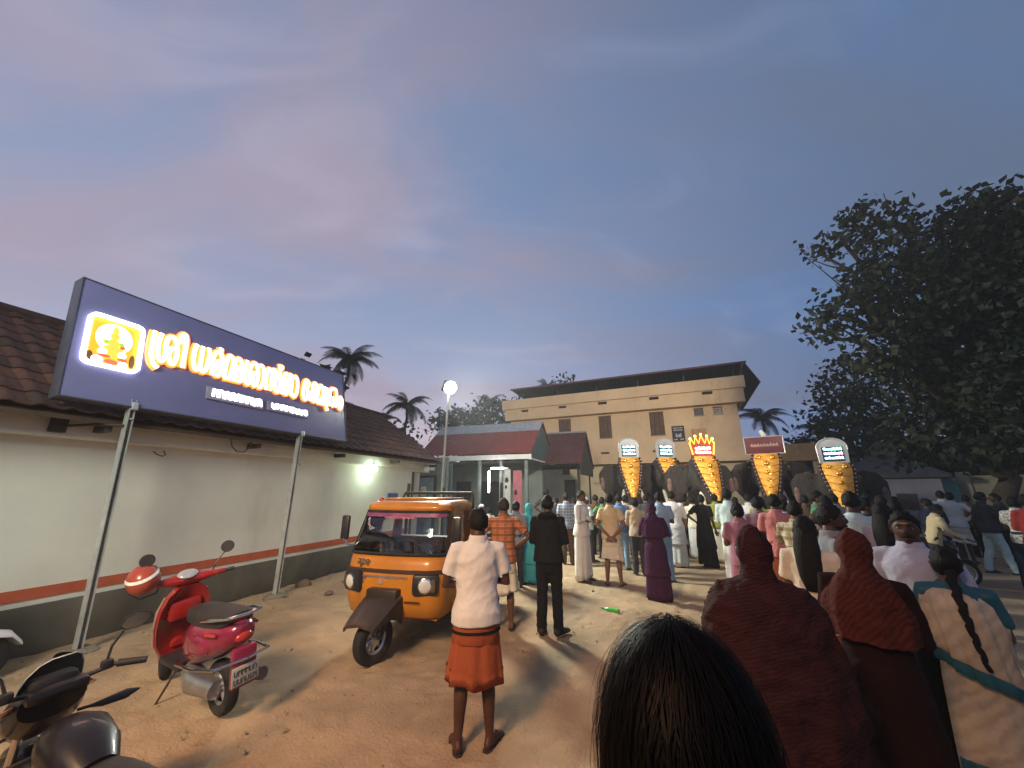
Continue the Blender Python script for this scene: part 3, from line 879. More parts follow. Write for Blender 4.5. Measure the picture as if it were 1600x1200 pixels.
uw = [(3.55, 4.33, 4.9, 6.0), (6.03, 6.75, 4.72, 6.0), (8.86, 9.60, 4.72, 6.0), (11.14, 11.59, 5.64, 6.02), (12.05, 12.47, 5.64, 6.02), (1.2, 1.95, 4.9, 6.0)]
B(wall_with_holes(.3, BW - .1, 3.9, 6.15, uw, 0, .22), 'wall', peach, smooth=0)
lw = [(3.7, 4.15, 2.72, 3.08), (3.85, 4.4, 0, 2.35), (6.2, 6.9, 2.2, 3.12), (8.6, 9.5, 0, 2.4), (10.5, 11.5, 1.0, 2.4)]
B(wall_with_holes(.3, BW - .1, 0, 3.25, lw, .002, .22), 'wall', cream, smooth=0)
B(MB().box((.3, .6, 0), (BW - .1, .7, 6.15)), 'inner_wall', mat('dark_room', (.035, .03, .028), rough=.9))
B(MB().box((BW - .3, .23, 0), (BW - .1, 9, 6.15)), 'side_wall', peach)
B(MB().box((.3, .23, 0), (.5, 9, 6.15)), 'side_wall', peach)
def ledge(z0, z1, out, x0, x1, name, m, vents=()):
    hs = [(a, b, c, d) for a, b, c, d in vents]
    B(wall_with_holes(x0, x1, z0, z1, hs, -out, -out + .12), name, m, smooth=0)
    B(MB().box((x0, -out + .122, z0), (x1, .0, z0 + .1)), name + '_soffit', m)
    B(MB().box((x1 - .12, -out + .122, z0 + .1), (x1, 9.3, z1)), name + '_return', m)
    B(MB().box((x0, -out + .122, z0 + .1), (x0 + .12, 9.3, z1)), name + '_return', m)
ledge(6.86, 7.46, .50, -.10, BW + .35, 'parapet', peach)
ledge(6.14, 6.855, .38, .05, BW + .25, 'upper_band', peach, [(1.2, 1.7, 6.62, 6.76), (3.7, 4.2, 6.64, 6.78), (6.13, 6.64, 6.64, 6.80), (8.98, 9.48, 6.64, 6.80), (11.63, 12.12, 6.66, 6.82)])
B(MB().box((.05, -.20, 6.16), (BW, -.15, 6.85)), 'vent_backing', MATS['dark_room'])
ledge(3.22, 3.97, .42, .2, BW + .2, 'middle_band', peach, [(6.13, 6.6, 3.78, 3.88), (8.9, 9.33, 3.78, 3.88)])
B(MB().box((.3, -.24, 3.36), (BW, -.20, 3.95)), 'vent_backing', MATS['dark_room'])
B(MB().box((.0, -.1, 6.9), (BW + .2, 9, 6.95)), 'terrace', cream)
shut = mat('shutter_brown', (.13, .075, .05), rough=.7, var=.25, scale=5)
for (a, b, c, d) in uw:
    w_ = B(MB().box((a - .04, -.03, c - .04), (b + .04, .0, c)), 'window', mat('window_trim', (.36, .24, .14), rough=.8))
    B(MB().box((a - .04, -.03, d), (b + .04, .0, d + .04)), 'window_head', MATS['window_trim'], w_)
    B(MB().box((a, .10, c), (b, .12, d)), 'pane', mat('window_dark', (.07, .05, .045), rough=.25, spec=.5, var=.3), w_)
    if b - a > .6:
        n = 3
        for i in range(n):
            x = a + (b - a) * i / n
            B(MB().box((x + .012, .06, c + .01), (x + (b - a) / n - .012, .095, d - .01), .006), 'shutter', shut, w_)
    else:
        for i in range(2):
            z = c + (d - c) * (i + 1) / 3
            B(MB().box((a, .05, z), (b, .07, z + .015)), 'bar', shut, w_)
for (a, b, c, d) in lw:
    if c > 0:
        w_ = B(MB().box((a - .04, -.03, c - .04), (b + .04, .0, c)), 'window', MATS['window_trim'])
        B(MB().box((a, .10, c), (b, .12, d)), 'pane', MATS['window_dark'], w_)
    else:
        w_ = B(MB().box((a - .05, -.02, 0), (a, .05, d)).box((b, -.02, 0), (b + .05, .05, d)).box((a - .05, -.02, d), (b + .05, .05, d + .05)), 'door', MATS['dark_timber'])
        B(MB().box((a, .10, 0), (b, .13, d)), 'door_leaf', mat('olive_door', (.12, .11, .07), rough=.7), w_)
B(MB().box((4.70, -.10, 0), (4.76, -.04, 3.2)), 'downpipe', mat('pipe_grey', (.12, .12, .11), rough=.6))
B(MB().box((5.6, -.1, 2.2), (13.1, -.02, 2.3)), 'dado_ledge', cream)
# dark sheet roof over the terrace
darks = mat('dark_roof_sheet', (.045, .042, .05), rough=.55, var=.25, metal=.2)
mar = mat('maroon_edge', (.12, .045, .05), rough=.6)
rf = B(MB().box((.5, -.52, 8.10), (BW + .55, -.46, 8.20)), 'roof', mar)
for i in range(14):
    a = .5 + i * .94
    corr_sheet(a, a + .955, 7.4, 7.55 + .004 * (i % 2), -.46, 8.16 + .004 * (i % 2), .14, .02).build('roof_sheet', darks, rf, smooth=0)
for i in range(4):
    y0 = -.5 + i * 1.95
    q = MB(); q.prism([(BW + .42, 8.14), (BW + .46, 8.18), (BW + 1.02, 7.02), (BW + .98, 6.98)], 1, y0, y0 + 1.93); q.build('side_sheet', darks, rf)
for i in range(6):
    x = 1.0 + i * 2.45
    B(MB().box((x, .3, 6.96), (x + .09, .39, 8.02)), 'roof_post', darks)
B(MB().box((.6, 1.6, 6.96), (BW + .2, 1.66, 7.92)), 'shade_sheet', darks)  # dark sheet added under the roof, stands in for shade and hides sky
po = thing('wall_poster', 'black and white printed poster on the peach upper wall', 'poster', (-8.3, 22.8, 0), bang)
MB().box((9.94, -.03, 4.32), (10.56, -.004, 5.16)).build('sheet', mat('poster_dark', (.035, .032, .035), rough=.6), po)
q = MB()
for i, (a, b, z, h) in enumerate(((10.0, 10.5, 5.02, .06), (10.02, 10.48, 4.9, .07), (10.1, 10.4, 4.55, .2), (10.0, 10.2, 4.4, .08), (10.3, 10.5, 4.4, .08))):
    n = max(2, int((b - a) / .07))
    for k in range(n):
        q.box((a + (b - a) * k / n + .006, -.036, z), (a + (b - a) * (k + .8) / n, -.031, z + h * (.7 + .3 * ((k * 7 + i) % 3) / 2)))
q.build('print', mat('poster_white', (.55, .53, .52), rough=.7), po)
po = thing('faded_poster', 'faded ochre patch of an old poster on the peach upper wall', 'poster', (-8.3, 22.8, 0), bang)
MB().box((10.88, -.02, 4.36), (11.6, -.004, 4.94)).build('sheet', mat('faded_sheet', (.52, .29, .14), rough=.9), po)
# single storey wing on the right
wing = thing('low_wing', 'low flat roofed wing with brown fascia right of the peach building', 'building', (-8.3, 22.8, 0), bang)
MB().box((BW + .4, -.4, 3.14), (16.2, -.25, 3.92)).build('fascia', mat('ochre_fascia', (.45, .26, .12), rough=.85, var=.15, dirt_or_shade=(.2, .11, .06)), wing)
MB().box((BW + .4, -.245, 3.2), (16.0, 6, 3.4)).build('roof_slab', cream, wing)
MB().box((BW + .4, 2.2, 0), (16.0, 2.35, 3.2)).build('back_wall', mat('wing_wall', (.22, .13, .07), rough=.9, var=.2), wing)
for x in (BW + .7, 14.8, 15.9):
    MB().box((x - .12, -.2, 0), (x + .12, .04, 3.2), .01).build('pillar', peach, wing)
MB().box((14.6, -.1, 0), (15.8, .0, 1.75)).build('screen', mat('ochre_screen', (.38, .20, .06), rough=.8, var=.2), wing)

# ================================================================== RIGHT BACK: HUT, TEAL DOOR, COMPOUND WALL
hut = thing('small_shrine_hut', 'small grey hut with hipped roof and finial behind the rightmost elephant', 'hut', (9.9, 21.0, 0), R(-28))
MB().box((-1.5, -1.5, 0), (1.5, 1.5, 2.35)).build('wall', mat('lavender_wall', (.27, .26, .30), rough=.9, var=.15, scale=1, dirt_or_shade=(.2, .2, .2)), hut)
hr = [[(-1.8, -1.8, 2.3), (1.8, -1.8, 2.3), (1.8, 1.8, 2.3), (-1.8, 1.8, 2.3)], [(-1.8, -1.8, 2.42), (1.8, -1.8, 2.42), (1.8, 1.8, 2.42), (-1.8, 1.8, 2.42)], [(-.9, -.9, 2.95), (.9, -.9, 2.95), (.9, .9, 2.95), (-.9, .9, 2.95)], [(-.32, -.32, 3.25), (.32, -.32, 3.25), (.32, .32, 3.25), (-.32, .32, 3.25)]]
ho = MB().loft(hr).build('roof', mat('grey_roof', (.075, .07, .075), rough=.9, var=.3, scale=3, bump=.3), hut)
MB().loft([[(a * x, b * x, z) for a, b in ((-1, -1), (1, -1), (1, 1), (-1, 1))] for x, z in ((.3, 3.25), (.3, 3.5), (.36, 3.52), (.36, 3.6), (.12, 3.85))]).build('finial', MATS['grey_roof'], ho)
MB().box((.2, -1.55, 1.1), (.75, -1.502, 1.7)).build('window', MATS['window_dark'], hut)
td = thing('aqua_gate', 'pale aqua painted sheet gate set in the right compound wall', 'gate', (11.05, 20.1, 0), R(-40))
MB().box((-.6, -.04, 0), (.6, .04, 2.3), .008).build('leaf', mat('aqua_paint', (.28, .52, .48), rough=.6, var=.2, scale=2, dirt_or_shade=(.2, .25, .22)), td)
for z in (.3, 1.2, 2.1):
    MB().box((-.58, -.07, z), (.58, -.041, z + .05)).build('rail', MATS['aqua_paint'], td)
cw = thing('compound_wall', 'weathered buff compound wall under the big tree on the right', 'wall', (11.6, 19.7, 0), R(-38))
mossy = mat('mossy_plaster', (.34, .29, .19), rough=.95, var=.2, scale=1, bump=.3, dirt_or_shade=(.10, .095, .06), dscale=.8, damt=.8)
MB().box((0, 0, 0), (22, .22, 2.28)).build('wall', mossy, cw)
MB().box((-.02, -.05, 2.282), (22, .27, 2.36)).build('coping', mossy, cw)
for x in (0, 3.0, 6.0, 9.0, 12, 15):
    MB().box((x - .17, -.09, 0), (x + .17, .3, 2.5 if x != 3.0 else 3.0), .01).build('pier', mossy, cw)
cw2 = thing('grey_boundary_wall', 'low grey boundary wall behind the elephants and hut', 'wall', (6.5, 23.5, 0), R(-18))
MB().box((0, 0, 0), (7, .2, 1.9)).build('wall', mat('grey_boundary', (.24, .23, .24), rough=.95, var=.2, dirt_or_shade=(.1, .1, .09)), cw2)
MB().box((-.03, -.04, 1.902), (7.03, .24, 1.97)).build('coping', MATS['grey_boundary'], cw2)

# heaps of rubble along the foot of the wall
for i, (x, y, r_) in enumerate(((-6.2, 7.3, .16), (-6.5, 7.9, .22), (-6.0, 6.9, .10), (-6.65, 6.4, .14), (-6.4, 4.6, .09), (-6.6, 8.6, .18), (-5.7, 6.1, .07))):
    g_ = np.random.default_rng(i + 3); q = MB()
    q.ell((0, 0, .2 * r_), (r_, r_ * g_.uniform(.7, 1.3), r_ * .55), 10, 7)
    q.v = [tuple(np.array(p) * (1 + .28 * (vnoise(np.array([p[0] * 14 + i * 7]), np.array([p[1] * 14 + p[2] * 9]), l1)[0] - .5) * 2)) for p in q.v]
    o = q.build('earth_clod', mat('clod', (.15, .105, .07), rough=.95, bump=.6, bscale=20), None, loc=(x, y, 0))
    tag(o, ['flat lump of earth between the right sign post and the rickshaw', 'largest lump of dark rubble at the wall foot right of the right sign post', 'small lump of earth nearest the right sign post', 'lump of earth against the grey plinth right of the right post', 'small clod behind the red scooter', 'lump of rubble farthest along the wall', 'smallest clod of earth out on the sand by the right post'][i], 'rubble', 'rubble along the wall')
# thin haze volume added to give the lamps a glow
hz = MB().box((-45, -12, -1.5), (45, 62, 16)).build('haze', None, None, smooth=0)
hz.data.materials.clear()
hmz = bpy.data.materials.new('haze'); hmz.use_nodes = True; tn = hmz.node_tree; tn.nodes.clear()
o1 = tn.nodes.new('ShaderNodeOutputMaterial'); pv = tn.nodes.new('ShaderNodeVolumePrincipled')
pv.inputs['Color'].default_value = (.9, .93, .95, 1); pv.inputs['Density'].default_value = .0025; pv.inputs['Anisotropy'].default_value = .25
tn.links.new(pv.outputs[0], o1.inputs['Volume']); hz.data.materials.append(hmz)
structure(hz, 'stuff')

# ================================================================== VEHICLES
rubber = mat('tyre_rubber', (.018, .018, .018), rough=.85, var=.25, scale=10, bump=.3, bscale=40, dirt_or_shade=(.10, .075, .05), dscale=4, damt=.5)
alloy = mat('alloy', (.45, .45, .46), rough=.35, metal=.85, var=.2)
chrome = mat('chrome', (.62, .62, .62), rough=.14, metal=1.0, var=.05)
blackpl = mat('black_plastic', (.018, .018, .02), rough=.42, var=.2, spec=.5)
vinyl = mat('black_vinyl', (.022, .02, .02), rough=.55, bump=.15, bscale=50)
def wheel(parent, name, c, r, w, n=28, steer=0, rimr=.55, spokes=5, lugs=True):
    """wheel rolling along local Y"""
    o = link(name, None, parent, c)
    o.rotation_euler = (0, 0, steer)
    prof = [(rimr * 1.06, -w * .36), (.80, -w * .5), (.93, -w * .42), (.985, -w * .22), (1.0, 0), (.985, w * .22), (.93, w * .42), (.80, w * .5), (rimr * 1.06, w * .36)]
    rings = [[(x, r * k * math.cos(2 * math.pi * i / n), r * k * math.sin(2 * math.pi * i / n)) for k, x in prof] for i in range(n)]
    rings.append(rings[0])
    m = MB(); m.loft(rings, cap=False, closed=True)
    m.build('tyre', rubber, o)
    m = MB()
    for x in (-w * .34, w * .34):
        m.loft([[(x + dx, r * k * math.cos(2 * math.pi * i / n), r * k * math.sin(2 * math.pi * i / n)) for i in range(n)] for k, dx in ((rimr * 1.1, 0), (rimr * .95, -x * .25), (rimr * .88, -x * .5))], cap=False)
    for i in range(spokes):
        a = 2 * math.pi * i / spokes
        m.tube([(0, r * .12 * math.cos(a), r * .12 * math.sin(a)), (0, r * rimr * math.cos(a), r * rimr * math.sin(a))], [(w * .22, r * .10), (w * .16, r * .06)], 8, side=(1, 0, 0))
    m.tube([(-w * .4, 0, 0), (w * .4, 0, 0)], r * .2, 12)
    m.build('rim', alloy, o)
    return o

def scooter(name, label, loc, rz, paint, paint2, lean=0.0, steer=0.0, group='parked two wheelers'):
    t = thing(name, label, 'scooter', loc, rz, group)
    t.rotation_euler = (0, lean, rz)
    # forward is +Y; rear axle y=-.62, front axle y=.63
    wheel(t, 'rear_wheel', (0, -.60, .215), .215, .10, spokes=6)
    wheel(t, 'front_wheel', (0, .64, .215), .215, .095, spokes=6, steer=steer)
    def ringx(y, z, hw, hh, p=2.4, n=20, zc=0.0):
        out = []
        for i in range(n):
            a = 2 * math.pi * i / n
            c, s = math.cos(a), math.sin(a)
            out.append((hw * math.copysign(abs(c) ** (2 / p), c), y, z + hh * math.copysign(abs(s) ** (2 / p), s)))
        return out
    m = MB()
    m.loft([ringx(-.93, .70, .045, .05), ringx(-.90, .69, .095, .085), ringx(-.78, .66, .145, .125), ringx(-.6, .615, .175, .165), ringx(-.4, .57, .185, .19), ringx(-.22, .53, .165, .20), ringx(-.10, .50, .13, .18)])
    m.build('rear_cowl', paint2, t)
    for s in (-1, 1):
        q = MB(); q.ell((s * .150, -.50, .575), (.045, .20, .095), 16, 8, rot=Matrix.Rotation(-.2, 3, 'X'))
        q.build('side_panel', paint2, t)
        q = MB(); q.tube([(s * .17, -.66, .70), (s * .155, -.80, .705)], [.018, .012], 8); q.build('reflector', mat('red_lens', (.35, .03, .02), rough=.2, spec=.6), t)
    # seat
    m = MB()
    def seat_ring(y, z, hw, hh):
        return [(hw * x, y, z + hh * zz) for x, zz in ((-1, -1), (-1.02, 0), (-.85, .75), (-.5, 1), (0, 1.05), (.5, 1), (.85, .75), (1.02, 0), (1, -1))]
    m.loft([seat_ring(-.86, .815, .09, .03), seat_ring(-.78, .80, .125, .05), seat_ring(-.55, .775, .145, .055), seat_ring(-.32, .76, .14, .055), seat_ring(-.12, .755, .12, .05), seat_ring(-.02, .75, .08, .035)])
    m.build('seat', mat('seat_vinyl', (.030, .026, .024), rough=.5, bump=.1), t)
    # grab rail
    m = MB()
    m.tube([(-.15, -.50, .77), (-.165, -.75, .82), (-.12, -.93, .845), (0, -.97, .85), (.12, -.93, .845), (.165, -.75, .82), (.15, -.50, .77)], .013, 8)
    m.build('grab_rail', chrome, t)
    # chrome crash guard round the tail
    m = MB()
    for s in (-1, 1):
        m.tube([(s * .15, -.12, .40), (s * .235, -.30, .43), (s * .245, -.65, .47), (s * .20, -.92, .50), (0, -1.0, .52)], .013, 8)
    m.build('crash_guard', chrome, t)
    # floor board, spine and apron
    m = MB(); m.box((-.17, -.14, .29), (.17, .30, .345), .02); m.build('floorboard', blackpl, t)
    def apron_ring(z, y, hw, bow, th):
        f = []; b = []
        for i in range(11):
            u = -1 + 2 * i / 10
            f.append((hw * u, y - bow * u * u * .9 + 0.0, z))
            b.append((hw * u * .97, y - bow * u * u * .9 - th, z + .0))
        return f + b[::-1]
    m = MB(); m.loft([apron_ring(.30, .43, .13, .02, .05), apron_ring(.42, .45, .185, .05, .05), apron_ring(.58, .43, .205, .07, .06), apron_ring(.74, .39, .20, .08, .07), apron_ring(.86, .35, .16, .07, .08), apron_ring(.93, .32, .09, .04, .09)])
    m.build('apron', paint, t)
    m = MB()
    for s in (-1, 1):
        m.tube([(s * .135, .41, .30), (s * .19, .40, .42), (s * .21, .355, .58), (s * .205, .31, .74), (s * .165, .275, .86)], .011, 8)
    m.build('apron_edging', mat('apron_trim', (.55, .42, .36), rough=.3, metal=.6), t)
    m = MB(); m.box((-.13, .24, .62), (.13, .335, .80), .03); m.build('glove_box', paint, t)
    # front fender
    m = MB()
    m.loft([[(hw * math.cos(a), y, z + hh * math.sin(a)) for a in np.linspace(0, math.pi, 9)] for y, z, hw, hh in ((.36, .36, .06, .06), (.48, .40, .085, .075), (.64, .42, .09, .08), (.80, .38, .08, .07), (.90, .28, .055, .05))], cap=True)
    m.build('front_fender', paint, t)
    q = MB()
    for s in (-1, 1):
        q.tube([(s * .06, .64, .215), (s * .055, .50, .50), (s * .04, .42, .62)], .02, 8)
    q.build('fork', alloy, t)
    # handlebar head
    hb = link('handlebar', None, t, (0, .29, .985)); hb.rotation_euler = (0, 0, steer)
    m = MB()
    m.loft([[(x, y0 + ry * math.cos(a), z0 + rz_ * math.sin(a)) for a in np.linspace(0, 2 * math.pi, 12, endpoint=False)] for x, y0, z0, ry, rz_ in ((-.30, -.06, .015, .022, .022), (-.22, -.045, .01, .032, .03), (-.12, -.01, .0, .07, .05), (0, .02, .005, .10, .07), (.12, -.01, 0, .07, .05), (.22, -.045, .01, .032, .03), (.30, -.06, .015, .022, .022))])
    m.build('cowl', paint, hb)
    m = MB(); m.ell((0, -.045, .055), (.085, .065, .022), 18, 8, rot=Matrix.Rotation(.5, 3, 'X')); m.build('instrument_dial', mat('dial_face', (.28, .30, .33), rough=.15, spec=.7), hb)
    m = MB(); m.tube([(0, .05, -.05), (0, .11, -.06)], [.06, .05], 14); m.build('headlight', mat('lamp_glass', (.55, .55, .52), rough=.1, spec=.8), hb)
    for s in (-1, 1):
        m = MB(); m.tube([(s * .28, -.055, .015), (s * .38, -.075, .02)], .018, 10); m.build('grip', blackpl, hb)
        m = MB(); m.tube([(s * .25, -.01, .01), (s * .37, -.02, .01)], .007, 6); m.build('brake_lever', alloy, hb)
        q = MB(); q.tube([(s * .20, -.03, .03), (s * .23, -.05, .12), (s * .30, -.07, .22)], .007, 6)
        st_ = q.build('mirror_stem', chrome, hb)
        q = MB(); q.tube([(s * .31, -.065, .255), (s * .31, -.08, .255)], [.058, .058], 18); q.build('mirror_shell', blackpl, st_)
        q = MB(); q.tube([(s * .31, -.081, .255), (s * .31, -.084, .255)], [.052, .052], 18); q.build('mirror_glass', chrome, st_)
    m = MB(); m.box((-.10, -.985, .33), (.10, -.97, .47), .005); pl = m.build('number_plate', mat('plate_white', (.34, .33, .32), rough=.6), t)
    q = MB()
    for r_ in range(2):
        for st_ in loops(-.085, .085, .345 + r_ * .062, .385 + r_ * .062, 6, 40 + r_):
            polyline_ribbon(q, st_, .0055, .002, Vector((0, -.986, 0)), Vector((1, 0, 0)), Vector((0, 0, 1)), Vector((0, -1, 0)))
    q.build('plate_marks', mat('plate_ink', (.07, .07, .07), rough=.7), pl, smooth=0)
    m = MB(); m.box((-.09, -.97, .30), (.09, -.90, .60), .02); m.build('plate_bracket', paint2, t)
    m = MB(); m.ell((0, -.925, .665), (.07, .03, .04), 14, 8); m.build('tail_light', MATS['red_lens'], t)
    m = MB(); m.tube([(.15, -.15, .24), (.16, -.45, .24), (.17, -.90, .30)], [.03, .055, .05], 12); m.build('silencer', mat('dull_steel', (.16, .15, .15), rough=.45, metal=.8), t)
    m = MB(); m.tube([(-.05, -.62, .22), (-.10, -.35, .25), (-.06, -.12, .28)], [.075, .10, .07], 12); m.build('engine_case', alloy, t)
    m = MB(); m.tube([(-.12, -.02, .30), (-.24, .06, .03)], .010, 6); m.build('side_stand', mat('dark_iron', (.06, .05, .045)), t)
    return t

red1 = mat('scooter_red', (.26, .013, .011), rough=.25, var=.12, coat=.6, spec=.5)
mag1 = mat('scooter_magenta', (.20, .014, .045), rough=.25, var=.12, coat=.6, spec=.5)
scooter('red_scooter', 'red scooter with magenta tail parked by the cream wall', (-4.20, 2.92, 0), R(78), red1, mag1, lean=R(-7), steer=R(-14))
whitep = mat('scooter_white', (.62, .62, .60), rough=.3, var=.1, coat=.4)
scooter('white_scooter', 'white scooter cut off by the left edge beside the wall', (-6.30, 1.66, 0), R(4), whitep, whitep, lean=R(-6), steer=R(6))
# helmet hung on the red scooter's mirror
hm = thing('helmet', 'red and white open helmet hung on the red scooter mirror', 'helmet', (-4.62, 2.55, 1.02), R(60))
m = MB()
n_, k_ = 20, 12
rows_ = []
for i in range(k_ + 1):
    a = math.pi * .03 + (math.pi * .70) * i / k_
    rows_.append([(.125 * math.sin(a) * math.cos(b), .155 * math.sin(a) * math.sin(b), .135 * math.cos(a)) for b in np.linspace(0, 2 * math.pi, n_, endpoint=False)])
inner = [[(x * .9, y * .9, z * .9) for x, y, z in r_] for r_ in rows_]
m.loft(rows_ + inner[::-1], cap=True)
m.build('shell', mat('helmet_red', (.30, .055, .035), rough=.35, coat=.3), hm)
m = MB(); m.loft([[(.129 * math.sin(a) * math.cos(b), .159 * math.sin(a) * math.sin(b), .139 * math.cos(a)) for b in np.linspace(0, 2 * math.pi, 24, endpoint=False)] for a in (1.05, 1.15, 1.25)], cap=False); m.build('white_stripe', mat('white_plastic', (.75, .75, .72)), hm)
m = MB(); m.loft([[(.133 * math.sin(a) * math.cos(b), .165 * math.sin(a) * math.sin(b) + .01, .14 * math.cos(a) - .01) for b in np.linspace(.4, 2.74, 14)] for a in (1.25, 1.5, 1.75)], cap=False, closed=False); m.build('visor', mat('visor_dark', (.05, .04, .04), rough=.1, spec=.7), hm)
m = MB(); m.tube([(-.11, .0, -.08), (-.06, .02, -.19), (.06, .02, -.19), (.11, 0, -.08)], .008, 6); m.build('strap', blackpl, hm)
hm.rotation_euler = (R(18), R(-20), R(60))

# ---------------------------------------------------------------- black motorcycle, lower left
mc = thing('black_motorcycle', 'black motorcycle with clear fly screen in the lower left corner', 'motorcycle', (-2.75, 1.43, 0), R(82), 'parked two wheelers')
mc.rotation_euler = (0, R(-5), R(82)); mc.scale = (.86, .86, .86)
gloss = mat('black_gloss', (.008, .006, .0065), rough=.38, var=.2, coat=.25, spec=.4)
redst = mat('red_decal', (.16, .022, .015), rough=.2, coat=.6)
wheel(mc, 'front_wheel', (0, .62, .29), .29, .10, n=32, spokes=5, rimr=.68)
wheel(mc, 'rear_wheel', (0, -.66, .29), .29, .11, n=32, spokes=5, rimr=.68)
m = MB()
for s in (-1, 1):
    m.tube([(s * .085, .62, .29), (s * .085, .48, .62), (s * .085, .36, .92)], .022, 10)
m.build('fork', chrome, mc)
m = MB(); m.loft([[(hw * math.cos(a), y, z + .06 * math.sin(a)) for a in np.linspace(0, math.pi, 9)] for y, z, hw in ((.36, .50, .05), (.50, .58, .07), (.64, .585, .07), (.80, .52, .06), (.88, .44, .045))]); m.build('front_fender', gloss, mc)
def sec(y, z, hw, hh, p=2.3, n=18):
    return [(hw * math.copysign(abs(math.cos(a)) ** (2 / p), math.cos(a)), y, z + hh * math.copysign(abs(math.sin(a)) ** (2 / p), math.sin(a))) for a in np.linspace(0, 2 * math.pi, n, endpoint=False)]
m = MB(); m.loft([sec(.10, .74, .07, .06), sec(.04, .80, .12, .11), sec(-.10, .81, .15, .125), sec(-.28, .79, .135, .11), sec(-.42, .75, .09, .07)]); m.build('fuel_tank', gloss, mc)
m = MB(); m.loft([sec(-.38, .76, .09, .04), sec(-.5, .755, .125, .05), sec(-.8, .785, .13, .05), sec(-1.0, .83, .10, .045), sec(-1.05, .84, .06, .03)]); m.build('seat', vinyl, mc)
m = MB(); m.loft([sec(-.45, .66, .10, .08), sec(-.8, .70, .11, .08), sec(-1.08, .78, .06, .05)]); m.build('tail_cowl', gloss, mc)
m = MB(); m.box((-.14, -.35, .22), (.14, .22, .62), .05); m.build('engine', mat('engine_black', (.03, .03, .03), rough=.5, metal=.5), mc)
# headlamp cowl with red decals
cow = MB(); cow.loft([sec(.62, .80, .05, .06), sec(.58, .81, .11, .12), sec(.50, .84, .155, .155), sec(.40, .88, .165, .15), sec(.30, .93, .14, .09)]); co = cow.build('headlamp_cowl', gloss, mc)
m = MB(); m.ell((0, .595, .80), (.085, .04, .075), 16, 8); m.build('headlight', MATS['lamp_glass'], co)
for s in (-1, 1):
    m = MB()
    m.tube([(s * .125, .575, .835), (s * .168, .48, .885), (s * .178, .38, .925), (s * .150, .31, .965)], [(.012, .010), (.030, .012), (.028, .012), (.008, .008)], 8); m.build('red_decal', redst, co)
    m = MB(); m.tube([(s * .12, .585, .80), (s * .165, .50, .845), (s * .176, .42, .875)], [(.006, .006), (.010, .008), (.006, .006)], 8); m.build('silver_decal', alloy, co)
# clear fly screen
def screen_row(z, y, hw):
    return [(hw * u, y - .10 * u * u, z) for u in np.linspace(-1, 1, 11)]
outer = [screen_row(.95, .52, .135), screen_row(1.02, .49, .13), screen_row(1.09, .44, .115), screen_row(1.15, .385, .085), screen_row(1.175, .355, .05)]
inner = [[(x * .985, y - .005, z) for x, y, z in r_] for r_ in outer]
m = MB(); k = 11
m.loft([a + b[::-1] for a, b in zip(outer, inner)], cap=True)
gl = bpy.data.materials.new('clear_screen'); gl.use_nodes = True
tn = gl.node_tree; tn.nodes.clear()
o1 = tn.nodes.new('ShaderNodeOutputMaterial'); mx = tn.nodes.new('ShaderNodeMixShader'); g1 = tn.nodes.new('ShaderNodeBsdfGlossy'); g2 = tn.nodes.new('ShaderNodeBsdfTransparent'); fr = tn.nodes.new('ShaderNodeFresnel')
g1.inputs['Roughness'].default_value = .12; g1.inputs['Color'].default_value = (.9, .9, .9, 1); g2.inputs[0].default_value = (.72, .74, .74, 1); fr.inputs[0].default_value = 1.5
ad = tn.nodes.new('ShaderNodeMath'); ad.operation = 'ADD'; ad.inputs[1].default_value = .06
tn.links.new(fr.outputs[0], ad.inputs[0]); tn.links.new(ad.outputs[0], mx.inputs[0]); tn.links.new(g2.outputs[0], mx.inputs[1]); tn.links.new(g1.outputs[0], mx.inputs[2]); tn.links.new(mx.outputs[0], o1.inputs[0])
m.build('fly_screen', gl, mc)
m = MB()
for a, b in zip(outer[:-1], outer[1:]):
    pass
m.tube([Vector(r_[0]) for r_ in outer] + [Vector(r_[10]) for r_ in outer[::-1]], .0035, 6); m.build('screen_edge', mat('clear_edge', (.5, .52, .5), rough=.2), mc)
m = MB(); m.box((-.10, .30, .96), (.10, .42, 1.06), .03); m.build('instrument_cluster', blackpl, mc)
hb = link('handlebar', None, mc, (0, .27, .985)); hb.rotation_euler = (0, 0, R(-3))
m = MB(); m.tube([(-.36, -.10, .035), (-.24, -.03, .05), (-.10, .02, .02), (.10, .02, .02), (.24, -.03, .05), (.36, -.10, .035)], .013, 10); m.build('bar', blackpl, hb)
m = MB(); m.box((-.13, -.06, -.03), (.13, .06, .045), .03); m.build('top_yoke', gloss, hb)
